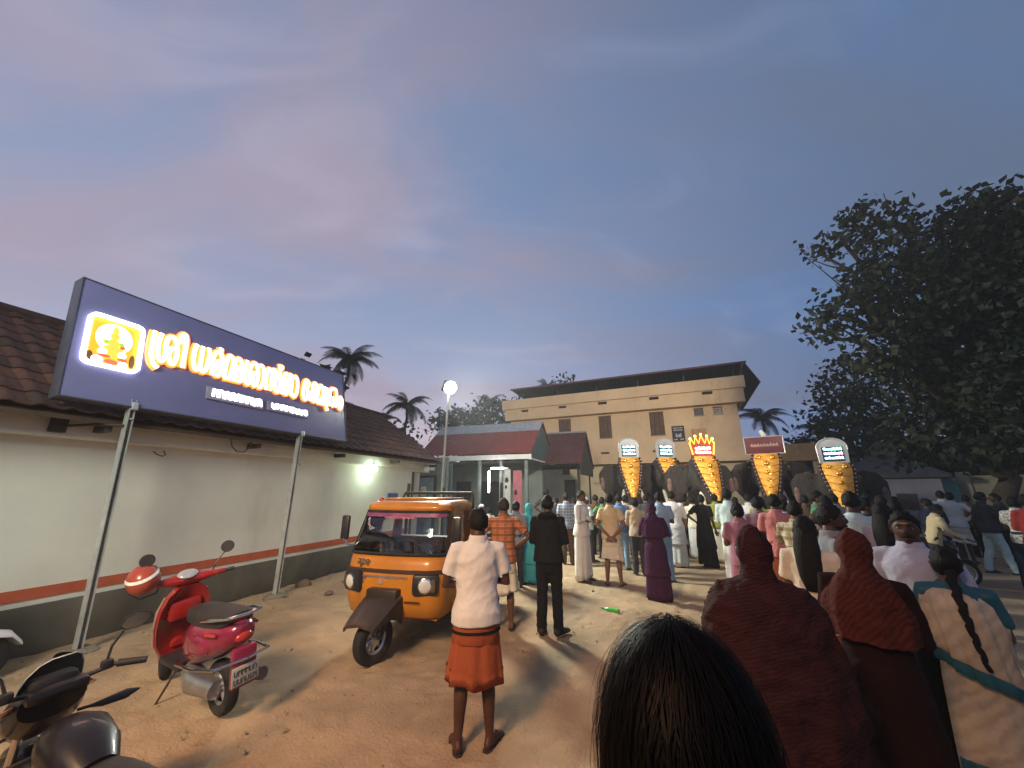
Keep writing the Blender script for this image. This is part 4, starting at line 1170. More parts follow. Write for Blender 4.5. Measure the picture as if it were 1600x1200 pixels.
for s in (-1, 1):
    m = MB(); m.tube([(s * .245, -.035, .05), (s * .37, -.108, .034)], [.022, .019], 10); m.build('grip', vinyl, hb)
    m = MB(); m.tube([(s * .22, .025, .045), (s * .30, .0, .03), (s * .38, -.045, .02)], [.009, .008, .006], 8); m.build('lever', alloy, hb)
    m = MB(); m.box((s * .20 - .028, -.04, .03), (s * .20 + .028, .015, .085), .012); m.build('switch_gear', blackpl, hb)
    q = MB(); q.tube([(s * .20, .0, .07), (s * .22, .02, .15), (s * .27, .03, .22)], .008, 6); st_ = q.build('mirror_stem', blackpl, hb)
    cx_ = s * .33; c0 = Vector((cx_, .03, .27))
    out = [(-.085, -.018), (-.055, -.048), (.02, -.05), (.085, -.012), (.075, .028), (.0, .052), (-.06, .03)]
    q = MB(); q.loft([[c0 + Vector((s * a * .55, .028, b * .6)) for a, b in out], [c0 + Vector((s * a, .006, b)) for a, b in out], [c0 + Vector((s * a, -.006, b)) for a, b in out]]); q.build('mirror_shell', blackpl, st_)
    q = MB(); q.loft([[c0 + Vector((s * a * .93, -.0065, b * .92)) for a, b in out], [c0 + Vector((s * a * .92, -.009, b * .9)) for a, b in out]]); q.build('mirror_glass', chrome, st_)
    q = MB(); q.tube([(s * .14, .40, .78), (s * .20, .39, .775), (s * .25, .375, .77), (s * .36, .35, .775), (s * .42, .335, .78)], [.010, .010, .022, .030, .006], 8); q.build('indicator', blackpl, mc)
m = MB(); m.tube([(.16, .15, .35), (.20, -.3, .30), (.20, -.9, .36)], [.02, .05, .05], 12); m.build('silencer', chrome, mc)
m = MB(); m.tube([(-.12, -.05, .28), (-.27, .03, .02)], .011, 6); m.build('side_stand', mat('dark_iron', (.06, .05, .045)), mc)
m = MB(); m.tube([(.22, .22, .30), (.29, .28, .50), (.22, .30, .66), (-.22, .30, .66), (-.29, .28, .50), (-.22, .22, .30)], .014, 8); m.build('leg_guard', mat('dark_iron', (.06, .05, .045)), mc)

# ---------------------------------------------------------------- orange goods three wheeler
tk = thing('cargo_three_wheeler', 'orange three wheeled goods carrier with black mudguard facing the viewer', 'three wheeler', (-3.02, 3.98, 0), R(180 + 4))
orange = mat('trike_orange', (.43, .165, .018), rough=.33, var=.14, scale=3, coat=.35, dirt_or_shade=(.20, .10, .045), dscale=2.4, damt=.75)
wheel(tk, 'front_wheel', (0, 0, .245), .245, .13, n=32, steer=R(-16), rimr=.52, spokes=8)
def cab_ring(z, hw, yf, yb, rr, n=8):
    pts = []
    # from rear left, forward round the front to rear right
    pts.append((-hw, yb, z))
    pts.append((-hw, yb + (yf - rr - yb) * .5, z))
    for i in range(n + 1):
        a = R(180 - 90 * i / n)
        pts.append((-hw + rr + rr * math.cos(a), yf - rr + rr * math.sin(a), z))
    for u in (-.5, 0, .5):
        pts.append((u * (hw - rr) * 1.2, yf + .035 * (1 - u * u), z))
    for i in range(n + 1):
        a = R(90 - 90 * i / n)
        pts.append((hw - rr + rr * math.cos(a), yf - rr + rr * math.sin(a), z))
    pts.append((hw, yb + (yf - rr - yb) * .5, z))
    pts.append((hw, yb, z))
    return pts
Zs = [(.36, .58, -.36, .20), (.42, .64, -.26, .22), (.55, .67, -.21, .24), (.75, .685, -.19, .25), (.90, .69, -.20, .25), (.98, .685, -.215, .25), (1.09, .675, -.245, .25), (1.33, .65, -.34, .24), (1.57, .62, -.43, .23), (1.61, .63, -.42, .22), (1.65, .63, -.43, .22), (1.69, .59, -.50, .22), (1.715, .50, -.62, .2)]
rings = [cab_ring(z, hw, yf, -1.28, rr) for z, hw, yf, rr in Zs]
NP = len(rings[0])
iz0, iz1 = 6, 8          # wind-screen rows 1.03 .. 1.47
j0, j1 = 4, NP - 6       # columns left open for the glass
def skip(i, j):
    if iz0 <= i < iz1 and j0 <= j <= j1:
        return True
    if iz0 <= i < iz1 and (j in (0, NP - 2)):
        return True
    return j == NP - 1
cab = MB(); cab.loft(rings, cap=False, skip=skip)
cab.add(rings[-1], [tuple(range(NP))])
# back panel with opening
cab.box((-.67, -1.30, .36), (.67, -1.281, 1.05)); cab.box((-.6, -1.30, 1.55), (.6, -1.281, 1.68)); cab.box((-.64, -1.30, 1.051), (-.52, -1.281, 1.549)); cab.box((.52, -1.30, 1.051), (.64, -1.281, 1.549))
cab.box((-.57, -1.27, .36), (.57, -.38, .38))
ob = cab.build('cab', orange, tk, smooth=50)
md = ob.modifiers.new('thickness', 'SOLIDIFY'); md.thickness = .02; md.offset = -1
def patch(r0, r1, ja, jb, off, rows=3):
    """a strip following the cab skin, pushed out by off"""
    out = []
    for k in range(rows + 1):
        t = k / rows
        row = []
        for j in range(ja, jb + 1):
            p = Vector(r0[j]).lerp(Vector(r1[j]), t)
            n = Vector((p.x * .55, p.y + .75, 0)).normalized()
            row.append(p + n * off)
        out.append(row)
    m = MB(); m.loft(out, cap=False, closed=False)
    return m
screen_m = bpy.data.materials.new('wind_screen'); screen_m.use_nodes = True
tn = screen_m.node_tree; tn.nodes.clear()
o1 = tn.nodes.new('ShaderNodeOutputMaterial'); mx = tn.nodes.new('ShaderNodeMixShader'); g1 = tn.nodes.new('ShaderNodeBsdfGlossy'); g2 = tn.nodes.new('ShaderNodeBsdfTransparent'); fr = tn.nodes.new('ShaderNodeFresnel')
g1.inputs['Roughness'].default_value = .06; g2.inputs[0].default_value = (.88, .88, .84, 1); fr.inputs[0].default_value = 1.55
ad = tn.nodes.new('ShaderNodeMath'); ad.operation = 'ADD'; ad.inputs[1].default_value = .05
tn.links.new(fr.outputs[0], ad.inputs[0]); tn.links.new(ad.outputs[0], mx.inputs[0]); tn.links.new(g2.outputs[0], mx.inputs[1]); tn.links.new(g1.outputs[0], mx.inputs[2]); tn.links.new(mx.outputs[0], o1.inputs[0])
ws = patch(rings[6], rings[8], j0 - 1, j1 + 2, .012, 1)
w2 = patch(rings[7], rings[8], j0 - 1, j1 + 2, .012, 1)
m = MB()
rowsw = []
for rg in (rings[6], rings[7], rings[8]):
    rowsw.append([Vector(rg[j]) + Vector((rg[j][0] * .55, rg[j][1] + .75, 0)).normalized() * .012 for j in range(j0, j1 + 2)])
m.loft(rowsw, cap=False, closed=False)
wso = m.build('wind_screen', screen_m, tk, smooth=80)
md = wso.modifiers.new('thickness', 'SOLIDIFY'); md.thickness = .005; md.offset = -1
# rubber seal
m = MB()
loop = [p for p in rowsw[0]] + [rowsw[1][-1]] + rowsw[2][::-1] + [rowsw[1][0]] + [rowsw[0][0]]
m.tube([p + Vector((0, .004, 0)) for p in loop], .018, 6); m.build('screen_seal', rubber, tk)
# printed sun strip along the top of the screen
top = [a.lerp(b, .26) for a, b in zip(rowsw[2], rowsw[1])]
m = MB(); m.loft([[p + Vector((0, .004, 0)) for p in top[1:-1]], [p + Vector((0, .004, 0)) for p in rowsw[2][1:-1]]], cap=False, closed=False); ss_ = m.build('sun_strip', mat('purple_strip', (.20, .055, .13), rough=.4, var=.4, scale=9), tk)
q = MB()
for k in range(9):
    x = -.22 + k * .048
    polyline_ribbon(q, [(x, 0), (x + .012, .025), (x + .024, .0), (x + .036, .02), (x + .046, .002)], .007, .002, Vector((0, -.335, 1.49)), Vector((1, 0, 0)), Vector((0, -.41, .91)), Vector((0, .91, .41)))
q.build('strip_script', mat('strip_red', (.50, .12, .14), rough=.5), ss_)
m = MB(); m.tube([(-.52, -.19, 1.11), (-.42, -.22, 1.19), (-.18, -.28, 1.26), (.08, -.285, 1.27)], [.010, .008, .006, .005], 6); m.build('wiper', blackpl, tk)
# belt line strips
m = MB(); m.loft([[Vector(p) + Vector((p[0] * .5, p[1] + .7, 0)).normalized() * o_ + Vector((0, 0, dz)) for p in rings[4][1:-1]] for o_, dz in ((.004, -.02), (.016, -.012), (.016, .018), (.004, .026))], cap=False, closed=False); m.build('belt_trim', mat('brown_trim', (.05, .025, .02), rough=.5), tk)
m = MB(); m.loft([[Vector(p) + Vector((p[0] * .5, p[1] + .7, 0)).normalized() * o_ + Vector((0, 0, dz - .06)) for p in rings[4][11:20]] for o_, dz in ((.004, -.012), (.014, -.008), (.014, .010), (.004, .014))], cap=False, closed=False); m.build('silver_trim', alloy, tk)
# headlights: the vehicle's own right lamp sits at -x
for s in (-1, 1):
    m = MB(); m.box((-.155, -.05, -.12), (.155, .055, .12), .045)
    hl = m.build('headlamp_housing', blackpl, tk); hl.location = (s * .485, -.225, .775); hl.rotation_euler = (R(-4), 0, R(-20 * s))
    m = MB(); m.tube([(0, .035, 0), (0, .062, 0), (0, .07, 0)], [.088, .088, .078], 24); m.build('bezel', chrome, hl)
    m = MB(); m.ell((0, .065, 0), (.075, .022, .075), 20, 10); m.build('lens', MATS['lamp_glass'], hl)
    for a in range(5):
        pass
    m = MB(); m.box((s * .10 - .02, .05, -.07), (s * .10 + .03, .062, .07), .01); m.build('turn_lamp', mat('amber_lens', (.10, .07, .05), rough=.2), hl)
# badge and painted marks
tm = text_mesh('ape', .135, .006, shear=.25); tm.materials.append(chrome)
o = link('badge_lettering', tm, tk); o.rotation_euler = (R(90), 0, R(180 - 14)); o.location = (.36, -.176, 1.01)
q = MB()
for r_ in range(2):
    for k in range(6):
        q.box((.17 + k * .030, -.187, .80 - r_ * .045), (.17 + k * .030 + .020, -.172, .832 - r_ * .045))
q.build('painted_marks', mat('mark_brown', (.10, .035, .01), rough=.6), tk)
q = MB()
for k in range(9):
    q.box((-.26 - k * .022, -.185, .575), (-.26 - k * .022 + .014, -.170, .597))
q.build('painted_marks', MATS['mark_brown'], tk)
m = MB(); m.tube([(.08, -.17, .79), (.08, -.150, .79)], .034, 14); m.build('round_emblem', mat('emblem_grey', (.30, .22, .16), rough=.4), tk)
# mudguard over the front wheel
m = MB()
def fend(y, z, hw, drop, lip):
    return [(-hw, y, z - drop), (-hw * .98, y, z - .02), (-hw * .8, y, z + lip), (-hw * .35, y, z + lip + .02), (hw * .35, y, z + lip + .02), (hw * .8, y, z + lip), (hw * .98, y, z - .02), (hw, y, z - drop), (hw * .88, y, z - drop), (hw * .86, y, z - .03), (0, y, z - .005), (-hw * .86, y, z - .03), (-hw * .88, y, z - drop)]
m.loft([fend(-.19, .66, .235, .30, 0), fend(-.10, .655, .235, .24, 0), fend(.02, .60, .225, .14, 0), fend(.16, .53, .21, .09, 0), fend(.30, .455, .185, .055, 0)])
m.build('mudguard', mat('mudguard_black', (.035, .026, .022), rough=.35, var=.3, dirt_or_shade=(.12, .08, .05), dscale=3), tk)
m = MB(); m.box((-.20, -.20, .60), (.20, -.06, .73), .02); m.build('mudguard_box', MATS['mudguard_black'], tk)
m = MB()
for s in (-1, 1):
    m.tube([(s * .085, 0, .245), (s * .09, -.12, .5), (s * .08, -.22, .62)], .025, 8)
m.build('fork', mat('dark_iron', (.06, .05, .045)), tk)
# mirrors
for s in (1, -1):
    m = MB(); m.tube([(s * .64, -.42, 1.14), (s * .75, -.36, 1.16), (s * .80, -.34, 1.22)], .010, 6); st_ = m.build('mirror_arm', chrome, tk)
    m = MB(); m.box((s * .80 - .055, -.37, 1.22), (s * .80 + .055, -.32, 1.52), .02); m.build('mirror_shell', blackpl, st_)
    m = MB(); m.box((s * .80 - .045, -.378, 1.235), (s * .80 + .045, -.371, 1.505), .003); m.build('mirror_glass', chrome, st_)
m = MB(); m.ell((.49, -.66, 1.70), (.035, .035, .045), 10, 8); m.build('marker_lamp', mat('red_lens', (.35, .03, .02)), tk)
# interior
m = MB(); m.box((-.55, -1.2, .40), (.55, -.75, .72), .04); m.box((-.55, -1.26, .72), (.55, -1.12, 1.2), .04); m.build('bench_seat', mat('brown_vinyl', (.13, .07, .045), rough=.6), tk)
m = MB(); m.tube([(0, -.35, .4), (0, -.55, .95)], .02, 8); m.tube([(-.3, -.52, 1.0), (-.12, -.58, .97), (.12, -.58, .97), (.3, -.52, 1.0)], .015, 8); m.build('handlebar', blackpl, tk)
# door frame and canvas on the sides
for s in (-1, 1):
    m = MB(); m.tube([(s * .665, -.62, .42), (s * .67, -.60, 1.02), (s * .60, -.70, 1.52)], .02, 8); m.tube([(s * .665, -1.24, .42), (s * .665, -1.25, 1.0), (s * .60, -1.26, 1.52)], .02, 8); m.build('door_pillar', orange, tk)
    m = MB(); m.box((s * .675 - .006, -1.22, .95), (s * .675 + .006, -.66, 1.02), .003); m.build('door_rail', MATS['brown_trim'], tk)
# cargo bed
bedm = mat('bed_orange', (.40, .14, .015), rough=.5, var=.2, dirt_or_shade=(.2, .09, .03))
m = MB(); m.box((-.70, -2.95, .50), (.70, -1.36, .56)); m.box((-.70, -2.95, .561), (-.665, -1.36, .98), .005); m.box((.665, -2.95, .561), (.70, -1.36, .98), .005); m.box((-.664, -2.95, .561), (.664, -2.92, .98)); m.box((-.664, -1.40, .561), (.664, -1.36, .98)); m.build('cargo_bed', bedm, tk)
m = MB()
for s in (-1, 1):
    m.tube([(s * .60, -1.40, .9), (s * .60, -1.40, 1.72), (s * .57, -1.42, 1.80)], .022, 8)
m.tube([(-.57, -1.42, 1.80), (.57, -1.42, 1.80)], .022, 8); m.tube([(-.60, -1.40, 1.45), (.60, -1.40, 1.45)], .014, 8)
m.build('head_rack', mat('rack_black', (.03, .03, .03), rough=.6), tk)
for (x, y, z) in ((.60, -1.55, 1.95), (-.60, -2.9, 1.98), (.60, -2.9, 1.9)):
    m = MB(); m.box((x - .02, y - .02, .9), (x + .02, y + .02, z), .004); m.build('stake', MATS['rack_black'], tk)
for s in (-1, 1):
    wheel(tk, 'rear_wheel', (s * .58, -2.15, .245), .245, .14, n=28, rimr=.52, spokes=8)
m = MB(); m.box((-.45, -2.9, .34), (.45, -.6, .46), .02); m.build('chassis', MATS['dark_iron'], tk)

# ================================================================== PEOPLE
SKINS = [mat('skin_brown', (.115, .052, .030), rough=.5, var=.12, scale=9), mat('skin_dark', (.065, .030, .019), rough=.5, var=.12, scale=9), mat('skin_light', (.20, .098, .060), rough=.5, var=.1, scale=9)]
hairm = mat('black_hair', (.007, .006, .006), rough=.68, var=.4, scale=40, spec=.22, bump=.9, bscale=110, bstretch=(1, 1, .10), bdist=.010)
hairg = mat('grey_hair', (.030, .027, .025), rough=.75, var=.5, scale=40, spec=.2, bump=.9, bscale=110, bstretch=(1, 1, .10), bdist=.010)
eyew = mat('eye_white', (.28, .25, .22), rough=.3, var=0)
eyeb = mat('eye_dark', (.01, .008, .007), rough=.2, var=0)
sandal = mat('sandal', (.03, .022, .018), rough=.7)
def cloth(name, c, rough=.88, var=.14):
    return mat('cloth_' + name, c, rough=rough, var=var * .6, scale=5, bump=.35, bscale=9, bdistort=.8, bdist=.03, spec=.12)

NU, NV = 28, 22
def head_points(grow=0.0):
    u = np.linspace(0, 2 * np.pi, NU, endpoint=False); v = np.linspace(0, np.pi, NV + 1)
    Vv, Uu = np.meshgrid(v, u, indexing='ij')
    d = np.stack([np.sin(Vv) * np.sin(Uu), np.sin(Vv) * np.cos(Uu), np.cos(Vv)], -1)
    p = d * np.array([.076, .096, .118])
    t = np.clip(-d[..., 2], 0, 1)
    p[..., 0] *= 1 - .34 * t ** 1.4
    bk = d[..., 1] < 0
    p[..., 1] = np.where(bk, p[..., 1] * (1 - .42 * t), p[..., 1] * .97)
    x, y, z = p[..., 0].copy(), p[..., 1].copy(), p[..., 2].copy()
    fr = np.clip(d[..., 1] * 2.5, 0, 1)
    G = lambda cx_, cz, sx, sz: np.exp(-((x - cx_) / sx) ** 2 - ((z - cz) / sz) ** 2)
    dy = .024 * G(0, -.022, .014, .018) + .012 * G(0, .002, .010, .022) + .006 * G(0, .028, .05, .010) - .010 * G(.031, .008, .016, .012) - .010 * G(-.031, .008, .016, .012)
    dy += .007 * G(0, -.060, .022, .007) + .006 * G(0, -.075, .020, .006) + .010 * G(0, -.102, .024, .014) + .004 * G(.045, -.03, .02, .02) + .004 * G(-.045, -.03, .02, .02)
    p[..., 1] += fr * dy
    if grow:
        p += d * grow
    return p, d
def grid_faces():
    f = []
    for i in range(NV):
        for j in range(NU):
            k = (j + 1) % NU
            f.append((i * NU + j, (i + 1) * NU + j, (i + 1) * NU + k, i * NU + k))
    return f
GF = grid_faces()
def xf(M, p):
    p = np.asarray(p, float).reshape(-1, 3)
    A = np.array(M)
    return p @ A[:3, :3].T + A[:3, 3]
def smooth01(x):
    x = np.clip(x, 0, 1)
    return x * x * (3 - 2 * x)
def rings_ell(spec, n=22, fold=0, kf=9, seed=0):
    """spec rows: z, rx, ry, cy, cx"""
    out = []
    g_ = np.random.default_rng(seed)
    ph = g_.uniform(0, 6.28, 4)
    z0, z1 = spec[0][0], spec[-1][0]
    for row in spec:
        z, rx, ry = row[:3]
        cy = row[3] if len(row) > 3 else 0
        cx_ = row[4] if len(row) > 4 else 0
        t = (z - z0) / (z1 - z0 + 1e-9)
        r_ = []
        for i in range(n):
            a = 2 * math.pi * i / n
            k = 1 + fold * (t ** .8) * (.55 * math.sin(kf * a + ph[0] + .8 * math.sin(3 * t + ph[1])) + .3 * math.sin((kf * 1.6) // 1 * a + ph[2] + 2 * t) + .25 * math.sin(3 * a + ph[3]))
            r_.append((cx_ + rx * k * math.cos(a), cy + ry * k * math.sin(a), z))
        out.append(r_)
    return out
TORSO = [(.78, .12, .09, -.01), (.84, .155, .112, -.015), (.90, .168, .118, -.018), (1.0, .158, .108, -.01), (1.08, .146, .100, 0), (1.2, .158, .112, .004), (1.3, .172, .115, 0), (1.37, .165, .100, -.005), (1.42, .12, .078, -.012), (1.455, .068, .062, -.014), (1.54, .056, .058, -.002)]
def arm_pose(pose, s):
    S = Vector((s * .178, -.008, 1.375))
    P = {'down': ((.045, -.02, -.285), (.02, .05, -.245)),
         'fold': ((.075, .03, -.265), None), 'behind': ((.085, -.085, -.255), None), 'hips': ((.20, -.075, -.19), None),
         'front': ((.05, .05, -.27), None), 'phone': ((.07, .17, -.19), None), 'swing': ((.04, .10 * s, -.27), (.01, .05 + .06 * s, -.24)),
         'chest': ((.10, .06, -.25), None), 'ride': ((.06, .12, -.22), None), 'elbowout': ((.17, .03, -.22), None)}[pose]
    E_ = S + Vector((s * P[0][0], P[0][1], P[0][2]))
    if P[1]:
        Wr = E_ + Vector((s * P[1][0], P[1][1], P[1][2]))
    else:
        Wr = {'fold': Vector((-s * .075, .165, 1.14 + .03 * s)), 'behind': Vector((s * .025, -.165, .885)), 'hips': Vector((s * .175, .03, 1.02)), 'front': Vector((s * .06, .27, 1.16)), 'phone': Vector((s * .05, .31, 1.42)),
              'chest': Vector((s * .05, .22, 1.22)), 'ride': Vector((s * .22, .40, 1.10)), 'elbowout': Vector((s * .08, .20, 1.22))}[pose]
    return S, E_, Wr
def add_hand(mb, Wr, d, s, curl=.5):
    d = d.normalized()
    side = Vector((s, 0, 0)); side = (side - d * side.dot(d))
    side = side.normalized() if side.length > .05 else Vector((0, 1, 0))
    nrm = d.cross(side).normalized() * (-s)
    mb.tube([Wr - d * .02, Wr + d * .03, Wr + d * .075, Wr + d * .09], [(.026, .02), (.040, .017), (.042, .015), (.034, .011)], 10, side=side)
    for k, ln in enumerate((.062, .074, .070, .056)):
        b = Wr + d * .08 + side * (.030 - .020 * k)
        p1 = b + d * ln * .5 + nrm * ln * .12 * curl
        p2 = p1 + (d * (1 - curl * .6) + nrm * curl).normalized() * ln * .32
        p3 = p2 + (d * (1 - curl) + nrm * curl * 1.3).normalized() * ln * .26
        mb.tube([b, p1, p2, p3], [.0095, .009, .008, .006], 6)
    b = Wr + d * .025 + side * .034
    mb.tube([b, b + d * .028 + side * .020, b + d * .055 + side * .022 + nrm * .01], [.012, .010, .007], 6)

def person(px, ytop, D, turn, label, top, bottom, hair='short', pose='down', skin=0, face=False, head=(0, 0), near=False, build=1.0, female=False, stance=1.0, feet='sandal', toe=(8, -8), group='people in the temple yard', seed=None, h=None, loc=None, lean=0.0, lift=0.0, extra=None, cat='person'):
    global PSEED
    PSEED += 1
    seed = seed or PSEED
    c = at(px, ytop, D)
    if h is None:
        h = c.z - lift
    if loc is None:
        loc = (c.x, c.y, lift)
    HEIGHTS.append((round(px), round(h, 2)))
    az = math.atan2(-loc[0], loc[1])
    t = thing('person', label, cat, loc, az + R(turn), group)
    k = h / 1.70
    t.rotation_euler = (R(-lean), 0, az + R(turn))
    sk = SKINS[skin]
    vox = .013 if near else .02
    def place(o):
        o.scale = (k * build if False else k, k, k)
        return o
    bw = build * (.93 if female else 1.0)
    # ---- body
    mb = MB()
    mb.loft(rings_ell([(z, rx * bw, ry * (bw if z < 1.4 else 1), cy) for z, rx, ry, cy in TORSO], 18))
    pl, pr = (pose if isinstance(pose, tuple) else (pose, pose))
    arms = {}
    for s, ps in ((-1, pl), (1, pr)):
        S, E_, Wr = arm_pose(ps, s)
        S.x *= bw; E_.x *= bw
        arms[s] = (S, E_, Wr)
        mb.tube([S + Vector((-s * .04, 0, .0)), S, S.lerp(E_, .5), E_, E_.lerp(Wr, .35), Wr], [.052, .054, .045, .038, .038, .025], 10)
    legs = {}
    for s, td in ((-1, toe[0]), (1, toe[1])):
        ax = s * .095 * stance
        off = extra.get('stride', 0) * s if extra else 0
        H_ = Vector((s * .085, 0, .86)); K_ = Vector((s * .09 * (stance * .5 + .5), .012 + off * .45, .475)); A_ = Vector((ax, -.022 + off, .085))
        legs[s] = (H_, K_, A_, td)
        mb.tube([H_, H_.lerp(K_, .45), K_, K_.lerp(A_, .33) + Vector((0, -.018, 0)), K_.lerp(A_, .7), A_, A_ - Vector((0, 0, .05))], [.088, .076, .053, .055, .042, .034, .034], 12)
        fd = Vector((math.sin(R(-td)), math.cos(R(td)), 0)); sd_ = Vector((fd.y, -fd.x, 0))
        base_ = Vector((A_.x, A_.y, 0))
        mb.tube([base_ - fd * .055 + Vector((0, 0, .035)), base_ - fd * .02 + Vector((0, 0, .042)), base_ + fd * .07 + Vector((0, 0, .038)), base_ + fd * .14 + Vector((0, 0, .026)), base_ + fd * .185 + Vector((0, 0, .018)), base_ + fd * .20 + Vector((0, 0, .016))], [(.026, .030), (.034, .042), (.040, .036), (.046, .024), (.038, .016), (.02, .010)], 10, side=sd_)
    me = remesh(mb, vox, 3, 'body')
    # head, ears and hands join the body mesh
    hx = MB()
    hp, hdir = head_points()
    Mh = Matrix.Translation((0, .012, 1.582)) @ Matrix.Rotation(R(head[0]), 4, 'Z') @ Matrix.Rotation(R(head[1]), 4, 'X')
    hx.add(xf(Mh, hp), GF)
    for s in (-1, 1):
        hx.ell(Mh @ Vector((s * .077, -.012, -.005)), (.010, .020, .032), 8, 6)
        S, E_, Wr = arms[s]
        dd = (Wr - E_)
        if (pl if s < 0 else pr) in ('behind', 'fold', 'chest', 'front', 'phone', 'elbowout'):
            dd = dd.normalized() * .6 + Vector((-s * .5, 0, 0))
        add_hand(hx, Wr, dd, -s if False else s, .6)
    hm_ = hx.mesh('h', sk, smooth=180)
    bm = bmesh.new(); bm.from_mesh(me); bm.from_mesh(hm_); bm.to_mesh(me); bm.free()
    me.materials.clear(); me.materials.append(sk)
    me.polygons.foreach_set('use_smooth', [True] * len(me.polygons))
    place(link('body', me, t))
    if face:
        for s in (-1, 1):
            m = MB(); m.ell(Mh @ Vector((s * .031, .079, .008)), (.0135, .0085, .0058), 10, 6); place(m.build('eye', eyew, t))
            m = MB(); m.ell(Mh @ Vector((s * .031, .0865, .008)), (.0062, .0045, .0062), 8, 6); place(m.build('iris', eyeb, t))
            m = MB(); m.tube([Mh @ Vector((s * .012, .093, .026)), Mh @ Vector((s * .032, .090, .031)), Mh @ Vector((s * .050, .076, .024))], [.003, .0045, .002], 6); place(m.build('eyebrow', hairm, t))
        m = MB(); m.tube([Mh @ Vector((-.024, .082, -.066)), Mh @ Vector((0, .096, -.066)), Mh @ Vector((.024, .082, -.066))], [.003, .006, .003], 6); place(m.build('mouth', mat('lips', (.11, .035, .028), rough=.5), t))
        if not female:
            m = MB(); m.tube([Mh @ Vector((-.034, .080, -.060)), Mh @ Vector((-.016, .096, -.051)), Mh @ Vector((0, .099, -.050)), Mh @ Vector((.016, .096, -.051)), Mh @ Vector((.034, .080, -.060))], [.003, .007, .006, .007, .003], 8); place(m.build('moustache', hairm, t))
        if extra and extra.get('beard'):
            p, d = head_points(.006)
            w = smooth01((-d[..., 2] - .35) / .2) * smooth01((d[..., 1] + .15) / .3)
            w *= 1 - np.exp(-(p[..., 0] / .03) ** 2 - ((p[..., 2] + .062) / .012) ** 2)
            p2, _ = head_points(-.008)
            q = MB(); q.add(xf(Mh, p * w[..., None] + p2 * (1 - w[..., None])), GF); place(q.build('beard', hairm, t, smooth=180))
        if extra and extra.get('mark'):
            m = MB(); m.box((-.020, .0925, .040), (.020, .0955, .046), .001, mtx=Mh); place(m.build('forehead_mark', mat('sandal_paste', (.62, .36, .10), rough=.8), t))
    # ---- hair
    if hair in ('short', 'grey', 'long', 'braid', 'bun', 'tail'):
        hmat = hairg if hair == 'grey' else hairm
        p, d = head_points(0)
        cu = d[..., 1] / np.maximum(1e-6, np.hypot(d[..., 0], d[..., 1]))
        lady = hair in ('long', 'braid', 'bun', 'tail')
        line = np.interp(cu, [-1, -.3, .3, .75, 1], ([-.78, -.62, -.25, .42, .56] if lady else [-.44, -.26, .08, .48, .55]))
        w = smooth01((d[..., 2] - line) / .10 + .5)
        g_ = np.random.default_rng(seed)
        tn_ = .016 * (vnoise(d[..., 0] * 7 + seed, d[..., 2] * 7, l1) - .4) + .010 * (vnoise(d[..., 0] * 19, d[..., 1] * 19 + seed, l2) - .4)
        off = np.where(w > 0, -.010 + w * (.019 + tn_), -.010)
        ph = p + d * off[..., None]
        q = MB(); q.add(xf(Mh, ph), GF)
        if hair == 'bun':
            q.ell(Mh @ Vector((0, -.115, -.02)), (.05, .04, .045), 12, 8)
        if hair == 'long':
            q.loft([[Mh @ Vector((rx * math.cos(a), -.055 + ry * math.sin(a) + oy, z)) for a in np.linspace(0, 2 * math.pi, 18, endpoint=False)] for z, rx, ry, oy in ((.05, .06, .04, .0), (-.05, .085, .055, -.005), (-.14, .095, .055, -.03), (-.25, .09, .045, -.055), (-.36, .08, .038, -.06), (-.46, .05, .025, -.06))])
        place(q.build('hair', hmat, t, smooth=180))
        if hair in ('braid', 'tail'):
            q = MB(); pts = []; rr = []
            Lb = 26 if hair == 'braid' else 12
            for i in range(Lb + 1):
                s_ = i / Lb
                ln = .62 if hair == 'braid' else .36
                pts.append((.006 * math.sin(i * 1.5) + .05 * s_ * s_, -.105 - .075 * smooth01(np.array(s_ * 2.2)) + .0 , 1.55 - ln * s_))
                rr.append(((.034 if i % 2 else .027) * (1 - .55 * s_), (.028 if i % 2 else .023) * (1 - .55 * s_)))
            q.tube(pts, rr, 10); place(q.build('braid' if hair == 'braid' else 'pony_tail', hmat, t))
    if hair == 'cap':
        p, d = head_points(.012)
        p2, _ = head_points(-.01)
        w = smooth01((d[..., 2] - .25) / .08)
        q = MB(); q.add(xf(Mh, p * w[..., None] + p2 * (1 - w[..., None])), GF); place(q.build('cap', cloth('capwhite', (.6, .6, .58)), t, smooth=180))
    if hair in ('scarf',):
        kind, sm = extra['scarf']
        p, d = head_points(.022)
        p2, _ = head_points(-.012)
        cu = d[..., 1]
        facehole = np.exp(-((d[..., 0]) / .48) ** 4 - ((d[..., 2] + .12) / .62) ** 4) * (cu > 0)
        w = 1 - smooth01((facehole - .35) / .2)
        wn = .006 * (vnoise(d[..., 0] * 9 + seed, d[..., 2] * 11, l1) - .5)
        p = p + d * wn[..., None]
        q = MB(); q.add(xf(Mh, p * w[..., None] + p2 * (1 - w[..., None])), GF)
        q.loft(rings_ell([(1.58, .078, .090, -.010), (1.50, .082, .090, -.012), (1.455, .098, .10, -.014), (1.42, .150, .115, -.012), (1.375, .200, .130, -.01), (1.27, .225, .150, -.012), (1.16, .226, .152, -.018), (1.08, .215, .150, -.022)], 44, .10, 8, seed), cap=True)
        sm_ = remesh(q, .014 if near else .02, 2, 'scarf'); wrinkle(sm_, .012, 26, seed + 5, (1, 1, .5)); sm_.materials.clear(); sm_.materials.append(sm)
        place(link('head_scarf', sm_, t))
